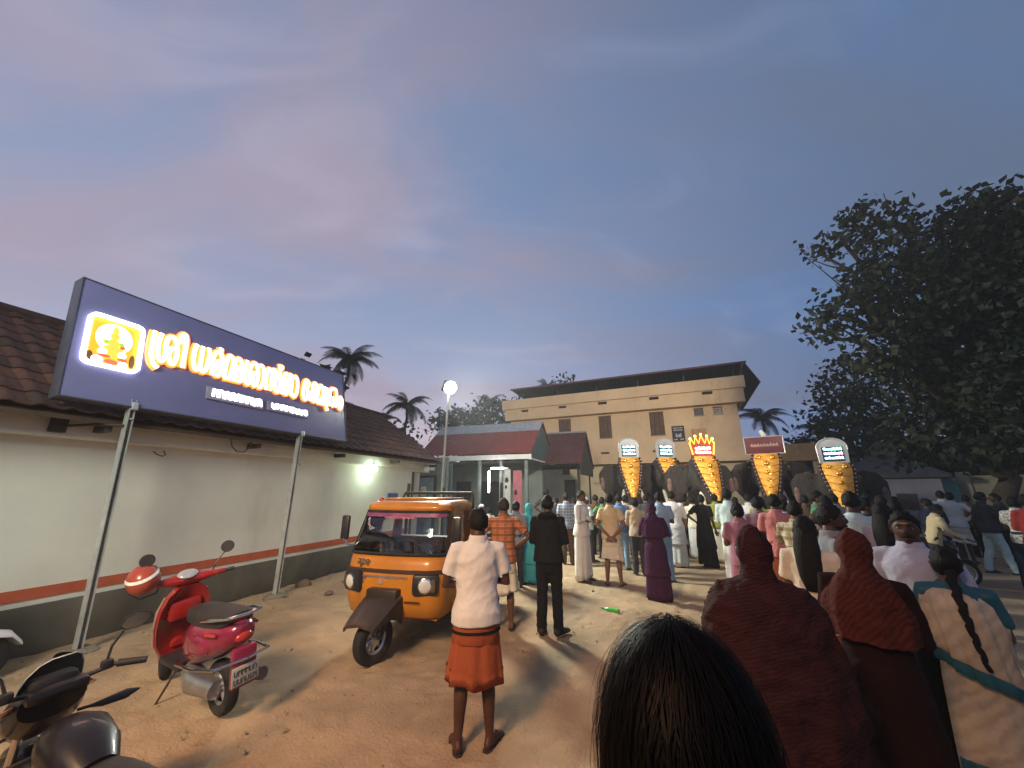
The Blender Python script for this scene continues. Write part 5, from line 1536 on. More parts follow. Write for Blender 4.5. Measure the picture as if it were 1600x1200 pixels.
    if extra and extra.get('shawl'):
        q = MB(); q.loft(rings_ell([(1.47, .085, .092, -.012), (1.45, .125, .105, -.012), (1.425, .19, .125, -.010), (1.385, .242, .15, -.003), (1.31, .275, .175, .008), (1.22, .302, .192, .014), (1.08, .33, .215, .02), (.93, .34, .225, .02), (.78, .315, .215, .01), (.68, .30, .21, .0), (.62, .29, .20, .0)], 56, .085, 8, seed + 9))
        sm_ = remesh(q, .013, 1, 'shawl'); wrinkle(sm_, .018, 20, seed + 8, (1, 1, .45)); sm_.materials.clear(); sm_.materials.append(extra['shawl'])
        place(link('shawl', sm_, t))
    # ---- trousers, mundu, skirt
    bk_, bm_ = bottom
    if bk_ == 'trousers':
        q = MB(); q.loft(rings_ell([(.74, .13, .10, -.01), (.82, .168, .125, -.015), (.92, .178, .128, -.018), (1.03, .165, .115, -.01), (1.05, .16, .11, -.01)], 18))
        for s in (-1, 1):
            H_, K_, A_, td = legs[s]
            q.tube([H_ + Vector((0, 0, .02)), H_.lerp(K_, .5), K_, K_.lerp(A_, .5) + Vector((0, -.012, 0)), A_ + Vector((0, .005, .0)), A_ + Vector((0, .012, -.055))], [.100, .092, .078, .074, .070, .074], 14)
        me = remesh(q, vox, 3, 'trousers'); wrinkle(me, .010, 24, seed, (1, 1, .5)); me.materials.clear(); me.materials.append(bm_)
        place(link('trousers', me, t))
    elif bk_ in ('mundu', 'mundu_up', 'skirt', 'shorts_mundu'):
        hem = {'mundu': .055, 'mundu_up': .46, 'skirt': .04, 'shorts_mundu': .53}[bk_]
        up = bk_ in ('mundu_up', 'shorts_mundu')
        spec = [(1.05, .160, .115, -.01)]
        n_ = 12
        for i in range(1, n_ + 1):
            s_ = i / n_
            z = 1.05 + (hem - 1.05) * s_
            if up:
                rx = .158 + .050 * s_ ** 1.4 + .008 * s_; ry = .114 + .038 * s_ ** 1.3
            else:
                rx = .165 + .028 * math.sin(min(1, s_ * 3) * 1.57) + (.05 if bk_ == 'skirt' else .012) * s_; ry = .12 + .03 * s_
            rx = max(rx, abs(legs[1][2].x) * (.5 + .5 * s_) + .075 if not up else rx)
            spec.append((z, rx * bw, ry * bw, -.012))
        spec.append((hem - .004, spec[-1][1] * .985, spec[-1][2] * .985, -.012))
        spec.append((hem + .05, spec[-1][1] * .95, spec[-1][2] * .95, -.012))
        rg = rings_ell(spec[:-2], 60, .085 if up else .085, 9, seed)
        # uneven hem
        g_ = np.random.default_rng(seed)
        a0 = g_.uniform(0, 6.28)
        rg[-1] = [(x, y, z + .03 * math.sin(math.atan2(y, x) + a0) + .012 * math.sin(5 * math.atan2(y, x))) for x, y, z in rg[-1]]
        rg.append([(x * .985, y * .985, z + .001) for x, y, z in rg[-1]])
        rg.append([(x * .99, y * .99, z + .10) for x, y, z in rg[-1]])
        q = MB(); q.loft(rg, cap=False)
        o = place(q.build('mundu' if 'mundu' in bk_ else 'skirt', bm_, t, smooth=180))
        if up:   # the doubled cloth tucked at the waist
            q = MB(); q.loft(rings_ell([(1.04, .160, .115, -.01), (.95, .168, .121, -.012), (.84, .177, .128, -.014), (.72, .194, .141, -.016), (.715, .188, .137, -.016)], 44, .025, 6, seed + 3), cap=False); o2 = q.build('tucked_fold', bm_, o, smooth=180)
        if extra and extra.get('belt'):
            q = MB(); q.loft(rings_ell([(.785, .185 * bw, .136 * bw, -.014), (.787, .193 * bw, .142 * bw, -.014), (.803, .193 * bw, .142 * bw, -.014), (.805, .185 * bw, .136 * bw, -.014)], 32), cap=False); q.build('waist_edge', extra['belt'], o)
    # ---- upper garment
    tk_, tm_ = top
    if tk_ != 'none':
        hemz = {'shirt': .83, 'shirt_long': .83, 'kurta': .50, 'jacket': .86, 'tee': .85, 'blouse': 1.08, 'gown': .10, 'topdress': .42}[tk_]
        longs = tk_ in ('shirt_long', 'kurta', 'jacket', 'gown', 'topdress')
        if extra and 'sleeve' in extra:
            longs = extra['sleeve'] == 'long'
        o_ = .030 if tk_ == 'jacket' else .018
        spec = []
        lowz = [hemz]
        zz = np.linspace(hemz, 1.0, max(2, int((1.0 - hemz) / .08) + 1)) if hemz < 1.0 else [hemz]
        for z in zz[:-1] if hemz < 1.0 else []:
            f = (1.0 - z)
            spec.append((z, (.186 + o_ * .8 + .10 * f * (1 if hemz < .6 else .22)) * bw, (.136 + o_ + .09 * f * (1 if hemz < .6 else .2)) * bw, -.014))
        for z, rx, ry, cy in TORSO:
            if z >= max(1.0, hemz) - .001 and z < 1.44:
                e = o_ * (1.3 if z < 1.15 else 1.0)
                spec.append((z, (rx + e) * bw, (ry + e) * bw, cy))
        spec.append((1.455, .082, .080, -.014)); spec.append((1.475, .070, .072, -.012))
        q = MB(); q.loft(rings_ell(spec, 26, 0))
        for s in (-1, 1):
            S, E_, Wr = arms[s]
            if longs:
                q.tube([S + Vector((-s * .06, 0, .01)), S + Vector((0, 0, .004)), S.lerp(E_, .5), E_, E_.lerp(Wr, .5), E_.lerp(Wr, .97)], [.062, .068 + o_ * .3, .060 + o_ * .3, .056, .048, .042], 12)
            else:
                e2 = S.lerp(E_, .72)
                q.tube([S + Vector((-s * .06, 0, .01)), S + Vector((0, 0, .004)), S.lerp(E_, .4), e2], [.064, .071, .067, .067], 12)
        if tk_ == 'jacket':
            q.tube([(-.12, -.06, 1.43), (-.07, -.12, 1.46), (0, -.14, 1.455), (.07, -.12, 1.46), (.12, -.06, 1.43)], [.03, .05, .058, .05, .03], 10)
        me = remesh(q, vox * (.95), 3, 'shirt')
        wrinkle(me, .009, 17, seed + 1, (1, 1, .45))
        me.materials.clear(); me.materials.append(tm_)
        nm_ = {'jacket': 'jacket', 'kurta': 'kurta', 'gown': 'gown', 'topdress': 'kurta', 'blouse': 'blouse', 'tee': 't_shirt'}.get(tk_, 'shirt')
        so = place(link(nm_, me, t))
        if tk_ in ('shirt', 'shirt_long'):
            q = MB(); q.loft(rings_ell([(1.435, .086, .080, -.014), (1.475, .078, .078, -.012), (1.492, .070, .072, -.012), (1.488, .064, .066, -.012)], 22), cap=False); q.build('collar', tm_, so, smooth=180)
    if feet == 'sandal':
        for s in (-1, 1):
            A_, td = legs[s][2], legs[s][3]
            fd = Vector((math.sin(R(-td)), math.cos(R(td)), 0)); sd_ = Vector((fd.y, -fd.x, 0)); b = Vector((A_.x, A_.y, 0))
            q = MB(); q.tube([b - fd * .07 + Vector((0, 0, .008)), b - fd * .04 + Vector((0, 0, .008)), b + fd * .08 + Vector((0, 0, .008)), b + fd * .19 + Vector((0, 0, .008)), b + fd * .215 + Vector((0, 0, .008))], [(.02, .008), (.038, .010), (.044, .010), (.044, .010), (.02, .008)], 10, side=sd_)
            q.tube([b + fd * .10 + sd_ * .048 + Vector((0, 0, .012)), b + fd * .115 + Vector((0, 0, .062)), b + fd * .10 - sd_ * .048 + Vector((0, 0, .012))], .008, 6)
            place(q.build('sandal', sandal, t))
    elif feet == 'shoe':
        for s in (-1, 1):
            A_, td = legs[s][2], legs[s][3]
            fd = Vector((math.sin(R(-td)), math.cos(R(td)), 0)); sd_ = Vector((fd.y, -fd.x, 0)); b = Vector((A_.x, A_.y, 0))
            q = MB(); q.tube([b - fd * .075 + Vector((0, 0, .04)), b - fd * .06 + Vector((0, 0, .05)), b + fd * .03 + Vector((0, 0, .055)), b + fd * .12 + Vector((0, 0, .036)), b + fd * .20 + Vector((0, 0, .026)), b + fd * .23 + Vector((0, 0, .022))], [(.025, .035), (.042, .05), (.044, .054), (.050, .036), (.044, .026), (.02, .018)], 12, side=sd_)
            place(q.build('shoe', sandal, t))
    if extra and extra.get('phone') :
        S, E_, Wr = arms[1]
        m = MB(); c_ = (arms[1][2] + arms[-1][2]) / 2 + Vector((0, .06, .06)); m.box(c_ - Vector((.075, .005, .038)), c_ + Vector((.075, .005, .038)), .004)
        ph_ = m.build('mobile_phone', blackpl, None); ph_.scale = (k, k, k)
        ph_.matrix_world = Matrix.Translation(t.location) @ t.rotation_euler.to_matrix().to_4x4() @ Matrix.Scale(k, 4)
        tag(ph_, extra['phone'], 'phone')
    return t
PSEED = 100
HEIGHTS = []
WHITE = cloth('white', (.58, .57, .55)); OFFW = cloth('offwhite', (.62, .57, .45)); CREAM = cloth('cream', (.58, .46, .27)); BEIGE = cloth('beige', (.42, .33, .23))
ORNG = cloth('saffron', (.27, .070, .030)); BLK = cloth('black', (.012, .012, .014)); DKG = cloth('darkgrey', (.045, .045, .05)); GREY = cloth('grey', (.22, .23, .25))
BLUE = cloth('blue', (.10, .20, .40)); LBLUE = cloth('lightblue', (.26, .38, .52)); PURP = cloth('purple', (.050, .016, .048)); TEAL = cloth('teal', (.06, .36, .40))
PINK = cloth('pink', (.50, .19, .18)); MAUVE = cloth('mauve', (.30, .14, .19)); OLIVE = cloth('olive', (.24, .24, .06)); GREEN = cloth('green', (.08, .20, .11)); CYANW = cloth('cyanwhite', (.48, .60, .58))
MAROON = mat('cloth_maroon', (.019, .0055, .007), rough=.85, var=.45, scale=9, bump=.5, bscale=5, bstretch=(1, 1, 1.8), bdistort=1.2, bdist=.06, spec=.15, weave=.45, wscale=20, wrot=(.25, .35, 0)); RUST = mat('cloth_rust', (.046, .010, .007), rough=.85, var=.5, scale=7, bump=.5, bscale=5, bstretch=(1.6, 1, 1), bdistort=1.2, bdist=.06, spec=.15, weave=.40, wscale=11, wrot=(.2, .8, 0)); DKMAR = cloth('darkmaroon', (.013, .005, .005)); LAV = cloth('lavender', (.40, .41, .50)); NAVY = cloth('navy', (.025, .03, .055))
BRN = cloth('brown', (.09, .05, .03)); RED = cloth('red', (.28, .035, .03)); JEAN = cloth('denim', (.06, .09, .15))
ORPL = plaid('orange_check', (.42, .15, .06), (.20, .06, .03), (.55, .35, .2), 9, 11)
OLPL = plaid('olive_check', (.55, .48, .33), (.22, .18, .08), (.6, .55, .4), 8, 9)
BLPL = plaid('blue_check', (.34, .38, .44), (.10, .13, .22), (.5, .5, .5), 14, 14)
FLOR = mat('floral', (.42, .40, .36), rough=.9, var=.85, scale=22)

# -- nearest figures
person(748, 795, 3.40, 6, 'man in white shirt and orange folded lungi, arms crossed, seen from behind', ('shirt', WHITE), ('mundu_up', ORNG), 'short', 'fold', 1, near=True, stance=1.25, feet='sandal', toe=(6, -34), build=1.02, extra={'belt': BLK})
person(787, 779, 5.85, 2, 'man in orange checked shirt and short white mundu with hands on hips', ('shirt_long', ORPL), ('mundu_up', OFFW), 'grey', 'hips', 0, near=True, stance=1.2, extra={'sleeve': 'short'})
person(855, 775, 5.65, -6, 'man in black hooded jacket and black trousers, seen from behind', ('jacket', BLK), ('trousers', BLK), 'short', 'front', 1, near=True, stance=1.15, feet='shoe', toe=(4, -30))
person(907, 767, 8.8, -112, 'man in white shirt and white mundu, arms folded, turned towards the viewer', ('shirt_long', WHITE), ('mundu', WHITE), 'short', 'fold', 0, face=True, near=True, head=(-18, 0), build=1.08)
person(951, 772, 8.5, -2, 'man in cream shirt and short cream mundu, hands clasped behind his back', ('shirt', CREAM), ('mundu_up', OFFW), 'short', 'behind', 2, near=True, stance=1.35, toe=(10, -24))
person(1017, 786, 7.65, 0, 'woman in dark purple kurta and purple headscarf, seen from behind', ('topdress', PURP), ('skirt', PURP), 'scarf', 'chest', 0, near=True, female=True, extra={'scarf': ('s', PURP)})
person(826, 787, 8.4, -15, 'woman in bright teal dress beside the black jacketed man', ('topdress', TEAL), ('skirt', TEAL), 'scarf', 'front', 0, female=True, extra={'scarf': ('s', TEAL)})
person(806, 783, 8.1, 10, 'person with grey shawl just left of the teal dress', ('shirt_long', GREY), ('trousers', DKG), 'bun', 'front', 0, female=True)
person(1028, 769, 9.2, -5, 'man in light blue shirt behind the purple dressed woman', ('shirt', LBLUE), ('trousers', LBLUE), 'short', 'front', 0)
person(1048, 768, 11.0, -12, 'tall man in long white robe near the second elephant', ('kurta', WHITE), ('mundu', WHITE), 'short', 'front', 0, near=True, build=1.1)
person(966, 772, 10.2, -10, 'man in bright blue shirt behind the cream shirted man', ('shirt', BLUE), ('trousers', LBLUE), 'short', 'down', 0)
person(991, 779, 9.7, 5, 'man in beige shirt left of the purple dressed woman', ('shirt_long', BEIGE), ('trousers', DKG), 'short', 'front', 1)
person(884, 770, 10.6, 8, 'man in blue checked shirt left of the white shirted man', ('shirt', BLPL), ('trousers', BRN), 'short', 'down', 0)
person(853, 764, 12.6, -35, 'man with white shoulder cloth leaning by the hall wall', ('shirt', DKG), ('mundu', WHITE), 'short', 'hips', 1, extra={})
person(1094, 773, 11.2, -14, 'woman in black dress with hand on hip in front of the third elephant', ('topdress', BLK), ('skirt', BLK), 'bun', ('hips', 'down'), 0, female=True, extra={'sleeve': 'short'})
person(1115, 772, 12.0, 4, 'man in olive yellow shirt and white mundu near the third elephant', ('shirt', OLIVE), ('mundu', OFFW), 'short', 'front', 0)
person(1134, 765, 9.6, -8, 'man in pale aqua shirt and white mundu among the crowd', ('shirt_long', CYANW), ('mundu', WHITE), 'short', 'front', 1)
person(1150, 786, 6.6, 0, 'woman in mauve top just beyond the maroon hooded woman', ('shirt', MAUVE), ('skirt', MAUVE), 'bun', 'front', 0, female=True)
person(1181, 777, 7.8, 8, 'person in grey mauve shirt between mauve and pink shirts', ('shirt', cloth('dustmauve', (.22, .14, .18))), ('trousers', DKG), 'short', 'front', 1)
person(1207, 773, 7.4, 0, 'man in pink shirt and orange lungi holding up a phone', ('shirt', PINK), ('mundu', ORNG), 'short', ('front', 'phone'), 1, near=True)
person(1239, 784, 6.3, -8, 'boy in cream and olive checked shirt filming with raised hands', ('shirt_long', OLPL), ('trousers', JEAN), 'short', 'phone', 0, near=True, extra={'phone': 'black phone held up by the boy in the checked shirt'})
person(1273, 768, 9.0, -85, 'man in green shirt turning his head right, far side of the checked shirt', ('shirt', GREEN), ('trousers', DKG), 'short', 'down', 2, face=True)
person(1326, 769, 6.6, 4, 'man in pale aqua t-shirt seen from behind, right of the green shirt', ('tee', CYANW), ('trousers', DKG), 'short', 'down', 1, near=True, build=1.08)
person(1291, 789, 4.5, -78, 'bearded man in grey shirt looking right beside the long haired girl', ('shirt', GREY), ('trousers', DKG), 'short', 'down', 1, face=True, near=True, extra={'beard': 1})
person(1253, 808, 4.15, -10, 'girl with long loose black hair, pale top and orange sash', ('shirt', OFFW), ('skirt', ORNG), 'long', 'front', 0, near=True, female=True)
m_w = person(1172, 825, 2.45, 4, 'woman in dark maroon hooded shawl, nearest full figure, seen from behind', ('gown', MAROON), ('skirt', MAROON), 'scarf', 'front', 0, near=True, female=True, build=.95, extra={'scarf': ('s', MAROON), 'shawl': MAROON})
person(1327, 829, 3.2, -6, 'woman in black gown and rust red headscarf, right of the maroon shawl', ('gown', DKMAR), ('skirt', DKMAR), 'scarf', 'front', 0, near=True, female=True, build=1.0, extra={'scarf': ('s', RUST)})
person(1408, 800, 4.2, 172, 'man in pale lavender shirt with moustache and forehead mark, facing the viewer', ('shirt', LAV), ('trousers', BLK), 'short', 'down', 1, face=True, near=True, head=(6, 0), build=1.05, extra={'mark': 1})
person(1374, 786, 6.2, -20, 'woman in mauve and white sari with loose black hair', ('shirt', cloth('palemauve', (.36, .30, .35))), ('skirt', OFFW), 'long', 'front', 0, female=True)
# -- people farther back and to the right
person(1467, 767, 16.6, 12, 'man in white shirt left of the pair by the buff wall', ('shirt', WHITE), ('trousers', BRN), 'short', 'front', 1)
person(1481, 769, 16.0, -10, 'man in white shirt and white folded mundu, right of the pair by the buff wall', ('shirt_long', WHITE), ('mundu_up', OFFW), 'short', 'hips', 1)
person(1528, 769, 14.6, -60, 'man in dark grey shirt and pale trousers walking right', ('shirt', DKG), ('trousers', CYANW), 'short', 'swing', 1, extra={'stride': .16})
person(1580, 776, 12.6, -8, 'woman in floral blouse and dark skirt near the right edge', ('shirt', FLOR), ('skirt', NAVY), 'bun', 'front', 0, female=True)
person(1599, 773, 12.0, 5, 'woman in red sari at the right edge', ('topdress', RED), ('skirt', RED), 'tail', 'front', 0, female=True)
person(1418, 783, 12.0, -70, 'man in cream shirt leaning forward on a motorbike', ('shirt_long', CREAM), ('trousers', DKG), 'short', 'ride', 1, lean=16)
for i, (px_, yt, D_, tu, tp, bt, hr_, lb) in enumerate([
    (1352, 772, 10.8, 0, ('shirt', BEIGE), ('trousers', DKG), 'short', 'man in beige shirt behind the pale aqua t-shirt'),
    (1341, 771, 13.0, 10, ('shirt', DKG), ('trousers', BLK), 'short', 'man in dark shirt below the rightmost elephant'),
    (1255, 774, 11.4, -5, ('shirt', BRN), ('trousers', DKG), 'short', 'man in brown shirt below the fourth elephant'),
    (1300, 771, 11.0, 6, ('shirt', GREY), ('mundu', OFFW), 'short', 'man in grey shirt and mundu left of the rightmost elephant'),
    (1166, 772, 11.8, 0, ('shirt', WHITE), ('mundu', WHITE), 'short', 'man in white shirt under the maroon board elephant'),
    (1222, 773, 12.0, 15, ('shirt', NAVY), ('trousers', BLK), 'short', 'man in navy shirt behind the pink shirt'),
    (1080, 776, 12.4, -8, ('shirt', OFFW), ('mundu', WHITE), 'short', 'man in off white shirt left of the black dress'),
    (1068, 775, 12.8, 12, ('shirt', BRN), ('trousers', DKG), 'short', 'man in brown shirt right of the white robe'),
    (1008, 773, 12.0, -6, ('shirt', DKG), ('trousers', DKG), 'short', 'man in dark grey shirt before the second elephant'),
    (930, 773, 12.2, 0, ('shirt', BRN), ('trousers', BLK), 'short', 'man in brown shirt right of the white shirted man, farther off'),
    (940, 777, 11.6, 9, ('shirt', GREEN), ('trousers', BLK), 'short', 'man in dark green shirt behind the cream shirt'),
    (977, 774, 11.4, -12, ('shirt_long', BEIGE), ('trousers', DKG), 'short', 'man in sand coloured shirt before the first elephant'),
    (868, 777, 12.0, 5, ('shirt', DKG), ('trousers', BLK), 'short', 'man in dark shirt left of the blue checks'),
    (918, 776, 11.0, -20, ('shirt', CYANW), ('trousers', DKG), 'cap', 'man in white cap behind the white shirted man'),
    (752, 788, 10.8, -40, ('shirt', WHITE), ('mundu', WHITE), 'cap', 'man in white cap and white shirt by the hall'),
    (766, 793, 11.2, 30, ('shirt', WHITE), ('trousers', DKG), 'short', 'man in white shirt just right of the white cap'),
    (735, 795, 11.6, -10, ('shirt', NAVY), ('trousers', BLK), 'short', 'man in navy shirt at the hall steps'),
    (1556, 771, 16.0, 40, ('shirt', DKG), ('trousers', BLK), 'short', 'man in dark clothes under the big tree'),
    (1395, 776, 15.0, -30, ('shirt', BRN), ('trousers', BLK), 'short', 'man in brown shirt beside the motorbike'),
    (1187, 776, 10.4, -14, ('shirt', OLIVE), ('trousers', DKG), 'short', 'man in olive shirt behind the grey mauve shirt'),
    (1224, 781, 8.8, -20, ('shirt', WHITE), ('mundu', OFFW), 'short', 'man in white shirt behind the checked shirt boy'),
    (1288, 775, 8.0, 12, ('shirt', BRN), ('trousers', BLK), 'short', 'man in brown shirt behind the bearded man'),
    (1350, 779, 7.9, -30, ('shirt', DKG), ('trousers', BLK), 'short', 'man in dark grey shirt behind the loose haired woman'),
    (1366, 774, 9.6, 22, ('shirt_long', WHITE), ('mundu', WHITE), 'short', 'man in white full sleeves right of the pale aqua t-shirt'),
    (1392, 781, 8.4, -12, ('shirt', GREY), ('trousers', DKG), 'short', 'man in grey shirt just behind the moustached man'),
    (1446, 779, 12.5, 15, ('shirt', NAVY), ('trousers', BLK), 'short', 'man in navy shirt right of the motorbike'),
    (1506, 774, 17.5, -25, ('shirt', BRN), ('trousers', BLK), 'short', 'man in brown shirt between the white pair and the walker'),
    (1033, 779, 12.6, 18, ('shirt', OLIVE), ('trousers', DKG), 'short', 'man in olive shirt between the first two elephants'),
    (958, 780, 13.0, -18, ('shirt', NAVY), ('trousers', BLK), 'short', 'man in navy shirt below the leftmost elephant'),
    (897, 778, 12.6, 25, ('shirt', GREY), ('mundu', WHITE), 'short', 'man in grey shirt and white mundu by the peach building'),
    (1148, 777, 12.6, 10, ('shirt', DKG), ('trousers', BLK), 'short', 'man in dark shirt between the middle and fourth elephants')]):
    g_ = np.random.default_rng(i + 900)
    person(px_, yt, D_, tu * 1.8 + g_.normal(0, 8), lb, tp, bt, hr_, [('down', 'front'), 'front', 'fold', 'behind', ('hips', 'down'), ('front', 'phone')][i % 6], skin=i % 2, head=(g_.normal(0, 22), g_.normal(0, 6)), lean=g_.normal(0, 2.5), build=g_.uniform(.94, 1.12), stance=g_.uniform(.9, 1.3))
print('HEIGHTS', HEIGHTS)

# -- sari wearer on the right
sarim = mat('sari_gold', (.36, .30, .215), rough=.36, var=.25, scale=4, bump=.25, bscale=16, bdist=.02, spec=.35, dirt_or_shade=(.13, .08, .045), dscale=3.2, damt=.9, weave=.22, wscale=4, wrot=(0, .7, 0))  # pale and brown patches paint highlights and shade of folds into the cloth
sarit = mat('sari_teal', (.015, .085, .11), rough=.5, var=.25, scale=8)
sw = person(1470, 855, 4.0, 4, 'woman in gold sari with teal border and long braid, seen from behind', ('blouse', sarit), ('skirt', sarim), 'braid', 'front', 0, near=True, female=True, build=.98)
ks = [c for c in sw.children if c.name.startswith('skirt')][0].scale[0]
def wrap(rows, n=72, fold=.13, kf=11, seed=3, a0=0, a1=2 * math.pi):
    out = []
    for r_ in rows:
        z, rx, ry, cy, tilt = r_
        ring_ = []
        for i in range(n):
            a = a0 + (a1 - a0) * i / (n if a1 - a0 > 6.2 else n - 1)
            f = 1 + fold * (.6 * math.sin(kf * a + z * 6) + .4 * math.sin(kf * 2.3 * a + z * 14 + seed))
            ring_.append((rx * .86 * f * math.cos(a), cy + ry * .9 * f * math.sin(a), z + tilt * math.cos(a) + .01 * math.sin(3 * a + z * 5)))
        out.append(ring_)
    return out
q = MB(); q.loft(wrap([(1.40, .15, .10, -.02, -.02), (1.36, .205, .135, -.02, -.03), (1.26, .232, .155, -.02, -.05), (1.14, .225, .155, -.025, -.07), (1.02, .222, .16, -.025, -.09), (.90, .235, .17, -.025, -.10), (.895, .225, .165, -.025, -.10)]), cap=False)
o = q.build('sari_shoulder_drape', sarim, sw, smooth=180); o.scale = (ks,) * 3
q = MB(); q.loft(wrap([(.93, .238, .174, -.025, -.10), (.89, .243, .178, -.025, -.10), (.85, .243, .178, -.025, -.10), (.845, .236, .172, -.025, -.10)]), cap=False)
o2 = q.build('teal_border', sarit, o, smooth=180)
q = MB(); q.loft(wrap([(.34, .232, .168, -.02, .02), (.33, .240, .174, -.02, .02), (.12, .25, .18, -.02, .0), (.05, .252, .182, -.02, 0), (.048, .245, .176, -.02, 0)], fold=.06), cap=False)
o = q.build('sari_hem_border', sarit, sw, smooth=180); o.scale = (ks,) * 3
# pink bag strap seen between the two women
bg_ = thing('pink_bag', 'bright pink cloth bag hanging between the maroon shawl and rust scarf women', 'bag', tuple(at(1303, 1070, 2.75)))
m = MB(); m.loft([[(.07 * x * k, .05 * y * k, z) for x, y in ((-1, -1), (1, -1), (1.1, 0), (1, 1), (-1, 1), (-1.1, 0))] for k, z in ((.8, -.17), (1, -.15), (1.05, .0), (.9, .12), (.5, .16))]); m.build('pouch', cloth('hotpink', (.45, .02, .07)), bg_)
m = MB(); m.tube([(-.04, 0, .14), (-.02, 0, .3), (.02, 0, .3), (.04, 0, .14)], .01, 6); m.build('handle', MATS['cloth_hotpink'], bg_)
# nearest head: black hair just below the lens
hp_ = at(1052, 1010, .63)
nh = person(1052, 1010, .63, 4, 'person right below the camera, only the back of the black haired head shows', ('shirt', DKG), ('trousers', BLK), 'long', 'down', 0, near=True, female=True)
kk = nh.children[0].scale[0]
q = MB()
g_ = np.random.default_rng(11)
for i in range(11000):
    a = g_.uniform(0, 2 * math.pi); v0 = abs(g_.normal(0, .35))
    pts = []
    n_ = 9
    drift = g_.normal(0, .18); lift_ = abs(g_.normal(0, .0035)) + (.012 if g_.random() < .03 else 0)
    for s_ in range(n_):
        v = v0 + (1.75 - v0 * .5) * s_ / (n_ - 1)
        aa = a + drift * s_ / n_ + .05 * math.sin(s_ * 1.3 + i)
        r_ = 1.0
        x = (.076 + .026 + lift_) * math.sin(min(v, 1.75)) * math.sin(aa); y = (.096 + .026 + lift_) * math.sin(min(v, 1.75)) * math.cos(aa) * (1 if math.cos(aa) > 0 else 1.02); z = (.118 + .024 + lift_) * math.cos(v)
        if v > 1.6:
            z -= (v - 1.6) * .25
        pts.append(Vector((x, y - .004, z + 1.582)))
    if math.cos(a) > .45 and v0 > .2:
        continue
    wv = Vector((math.cos(a), -math.sin(a), 0)) * .0007
    vs_ = []
    for p in pts:
        vs_ += [p - wv, p + wv]
    q.add(vs_, [(2 * j, 2 * j + 1, 2 * j + 3, 2 * j + 2) for j in range(n_ - 1)])
o = q.build('hair_strands', mat('hair_gloss', (.0035, .003, .003), rough=.5, var=.3, scale=60, spec=.10), nh, smooth=0); o.scale = (kk,) * 3
structure(o, 'stuff')
# bottle on the sand
bt = thing('green_bottle', 'empty bright green plastic bottle lying on the sand', 'bottle', tuple(ground(955, 953, .03)), R(70))
m = MB(); m.tube([(0, -.13, 0), (0, -.125, 0), (0, .0, 0), (0, .06, 0), (0, .10, 0), (0, .14, 0)], [.02, .034, .034, .032, .014, .013], 12); m.build('body', mat('green_plastic', (.07, .40, .06), rough=.25, spec=.6), bt)
m = MB(); m.tube([(0, .14, 0), (0, .165, 0)], .015, 10); m.build('cap', mat('cap_green', (.03, .16, .04), rough=.5), bt)

# ================================================================== ELEPHANTS
hide = mat('elephant_hide', (.040, .033, .030), rough=.8, var=.3, scale=2.5, bump=.9, bscale=14, bdist=.03, spec=.2, dirt_or_shade=(.085, .066, .056), dscale=1.6, damt=.5)
ivory = mat('ivory', (.66, .58, .44), rough=.45, var=.15)
gold = mat('caparison_gold', (.82, .38, .06), rough=.45, metal=.25, var=.3, scale=9, bump=1.0, bscale=30, bdist=.02)
goldb = mat('caparison_boss', (.85, .42, .06), rough=.22, metal=.75, var=.1)
tassel = mat('caparison_tassel', (.05, .022, .018), rough=.8)
pinkear = mat('ear_freckle', (.16, .095, .08), rough=.85, var=.5, scale=6)
def elephant_mesh():
    b = MB()
    b.tube([(0, -2.25, 1.55), (0, -2.05, 1.75), (0, -1.6, 1.88), (0, -1.0, 1.95), (0, -.4, 1.95), (0, .1, 1.95), (0, .45, 2.0)], [(.32, .38), (.58, .68), (.78, .80), (.86, .84), (.80, .80), (.68, .74), (.50, .55)], 20, side=(1, 0, 0))
    for s in (-1, 1):
        for y in (-1.75, .05):
            b.tube([(s * .42, y, 1.6), (s * .43, y, 1.1), (s * .43, y + (.05 if y > 0 else -.05), .65), (s * .43, y, .25), (s * .43, y + .02, .0)], [.34, .27, .22, .215, .25], 14)
    b.ell((0, .72, 2.30), (.50, .50, .60), 20, 14)
    for s in (-1, 1):
        b.ell((s * .20, .70, 2.72), (.25, .34, .24), 14, 10)
        b.ell((s * .33, .92, 2.15), (.18, .25, .30), 12, 8)
    b.tube([(0, .85, 2.15), (0, 1.15, 1.95), (0, 1.30, 1.65), (0, 1.34, 1.25), (0, 1.30, .80), (0, 1.28, .42), (0, 1.36, .16), (0, 1.50, .12)], [.40, .33, .255, .205, .165, .13, .105, .085], 16)
    b.ell((0, .95, 1.75), (.22, .28, .2), 12, 8)
    for s in (-1, 1):   # ears
        out = [(.36, 2.62), (.62, 2.78), (.95, 2.70), (1.16, 2.42), (1.14, 2.05), (.98, 1.72), (.80, 1.50), (.66, 1.62), (.52, 1.85), (.40, 2.05)]
        b.loft([[(s * x, .52 - (x - .36) * .30 + .06 * math.sin(z * 7), z) for x, z in out], [(s * x, .43 - (x - .36) * .30 + .06 * math.sin(z * 7), z) for x, z in out]])
    b.tube([(0, -2.28, 1.95), (0, -2.42, 1.6), (0, -2.40, 1.0), (0, -2.38, .7)], [.08, .05, .03, .045], 8)
    me = remesh(b, .045, 3, 'body')
    me.materials.clear(); me.materials.append(hide)
    return me
EB = elephant_mesh()
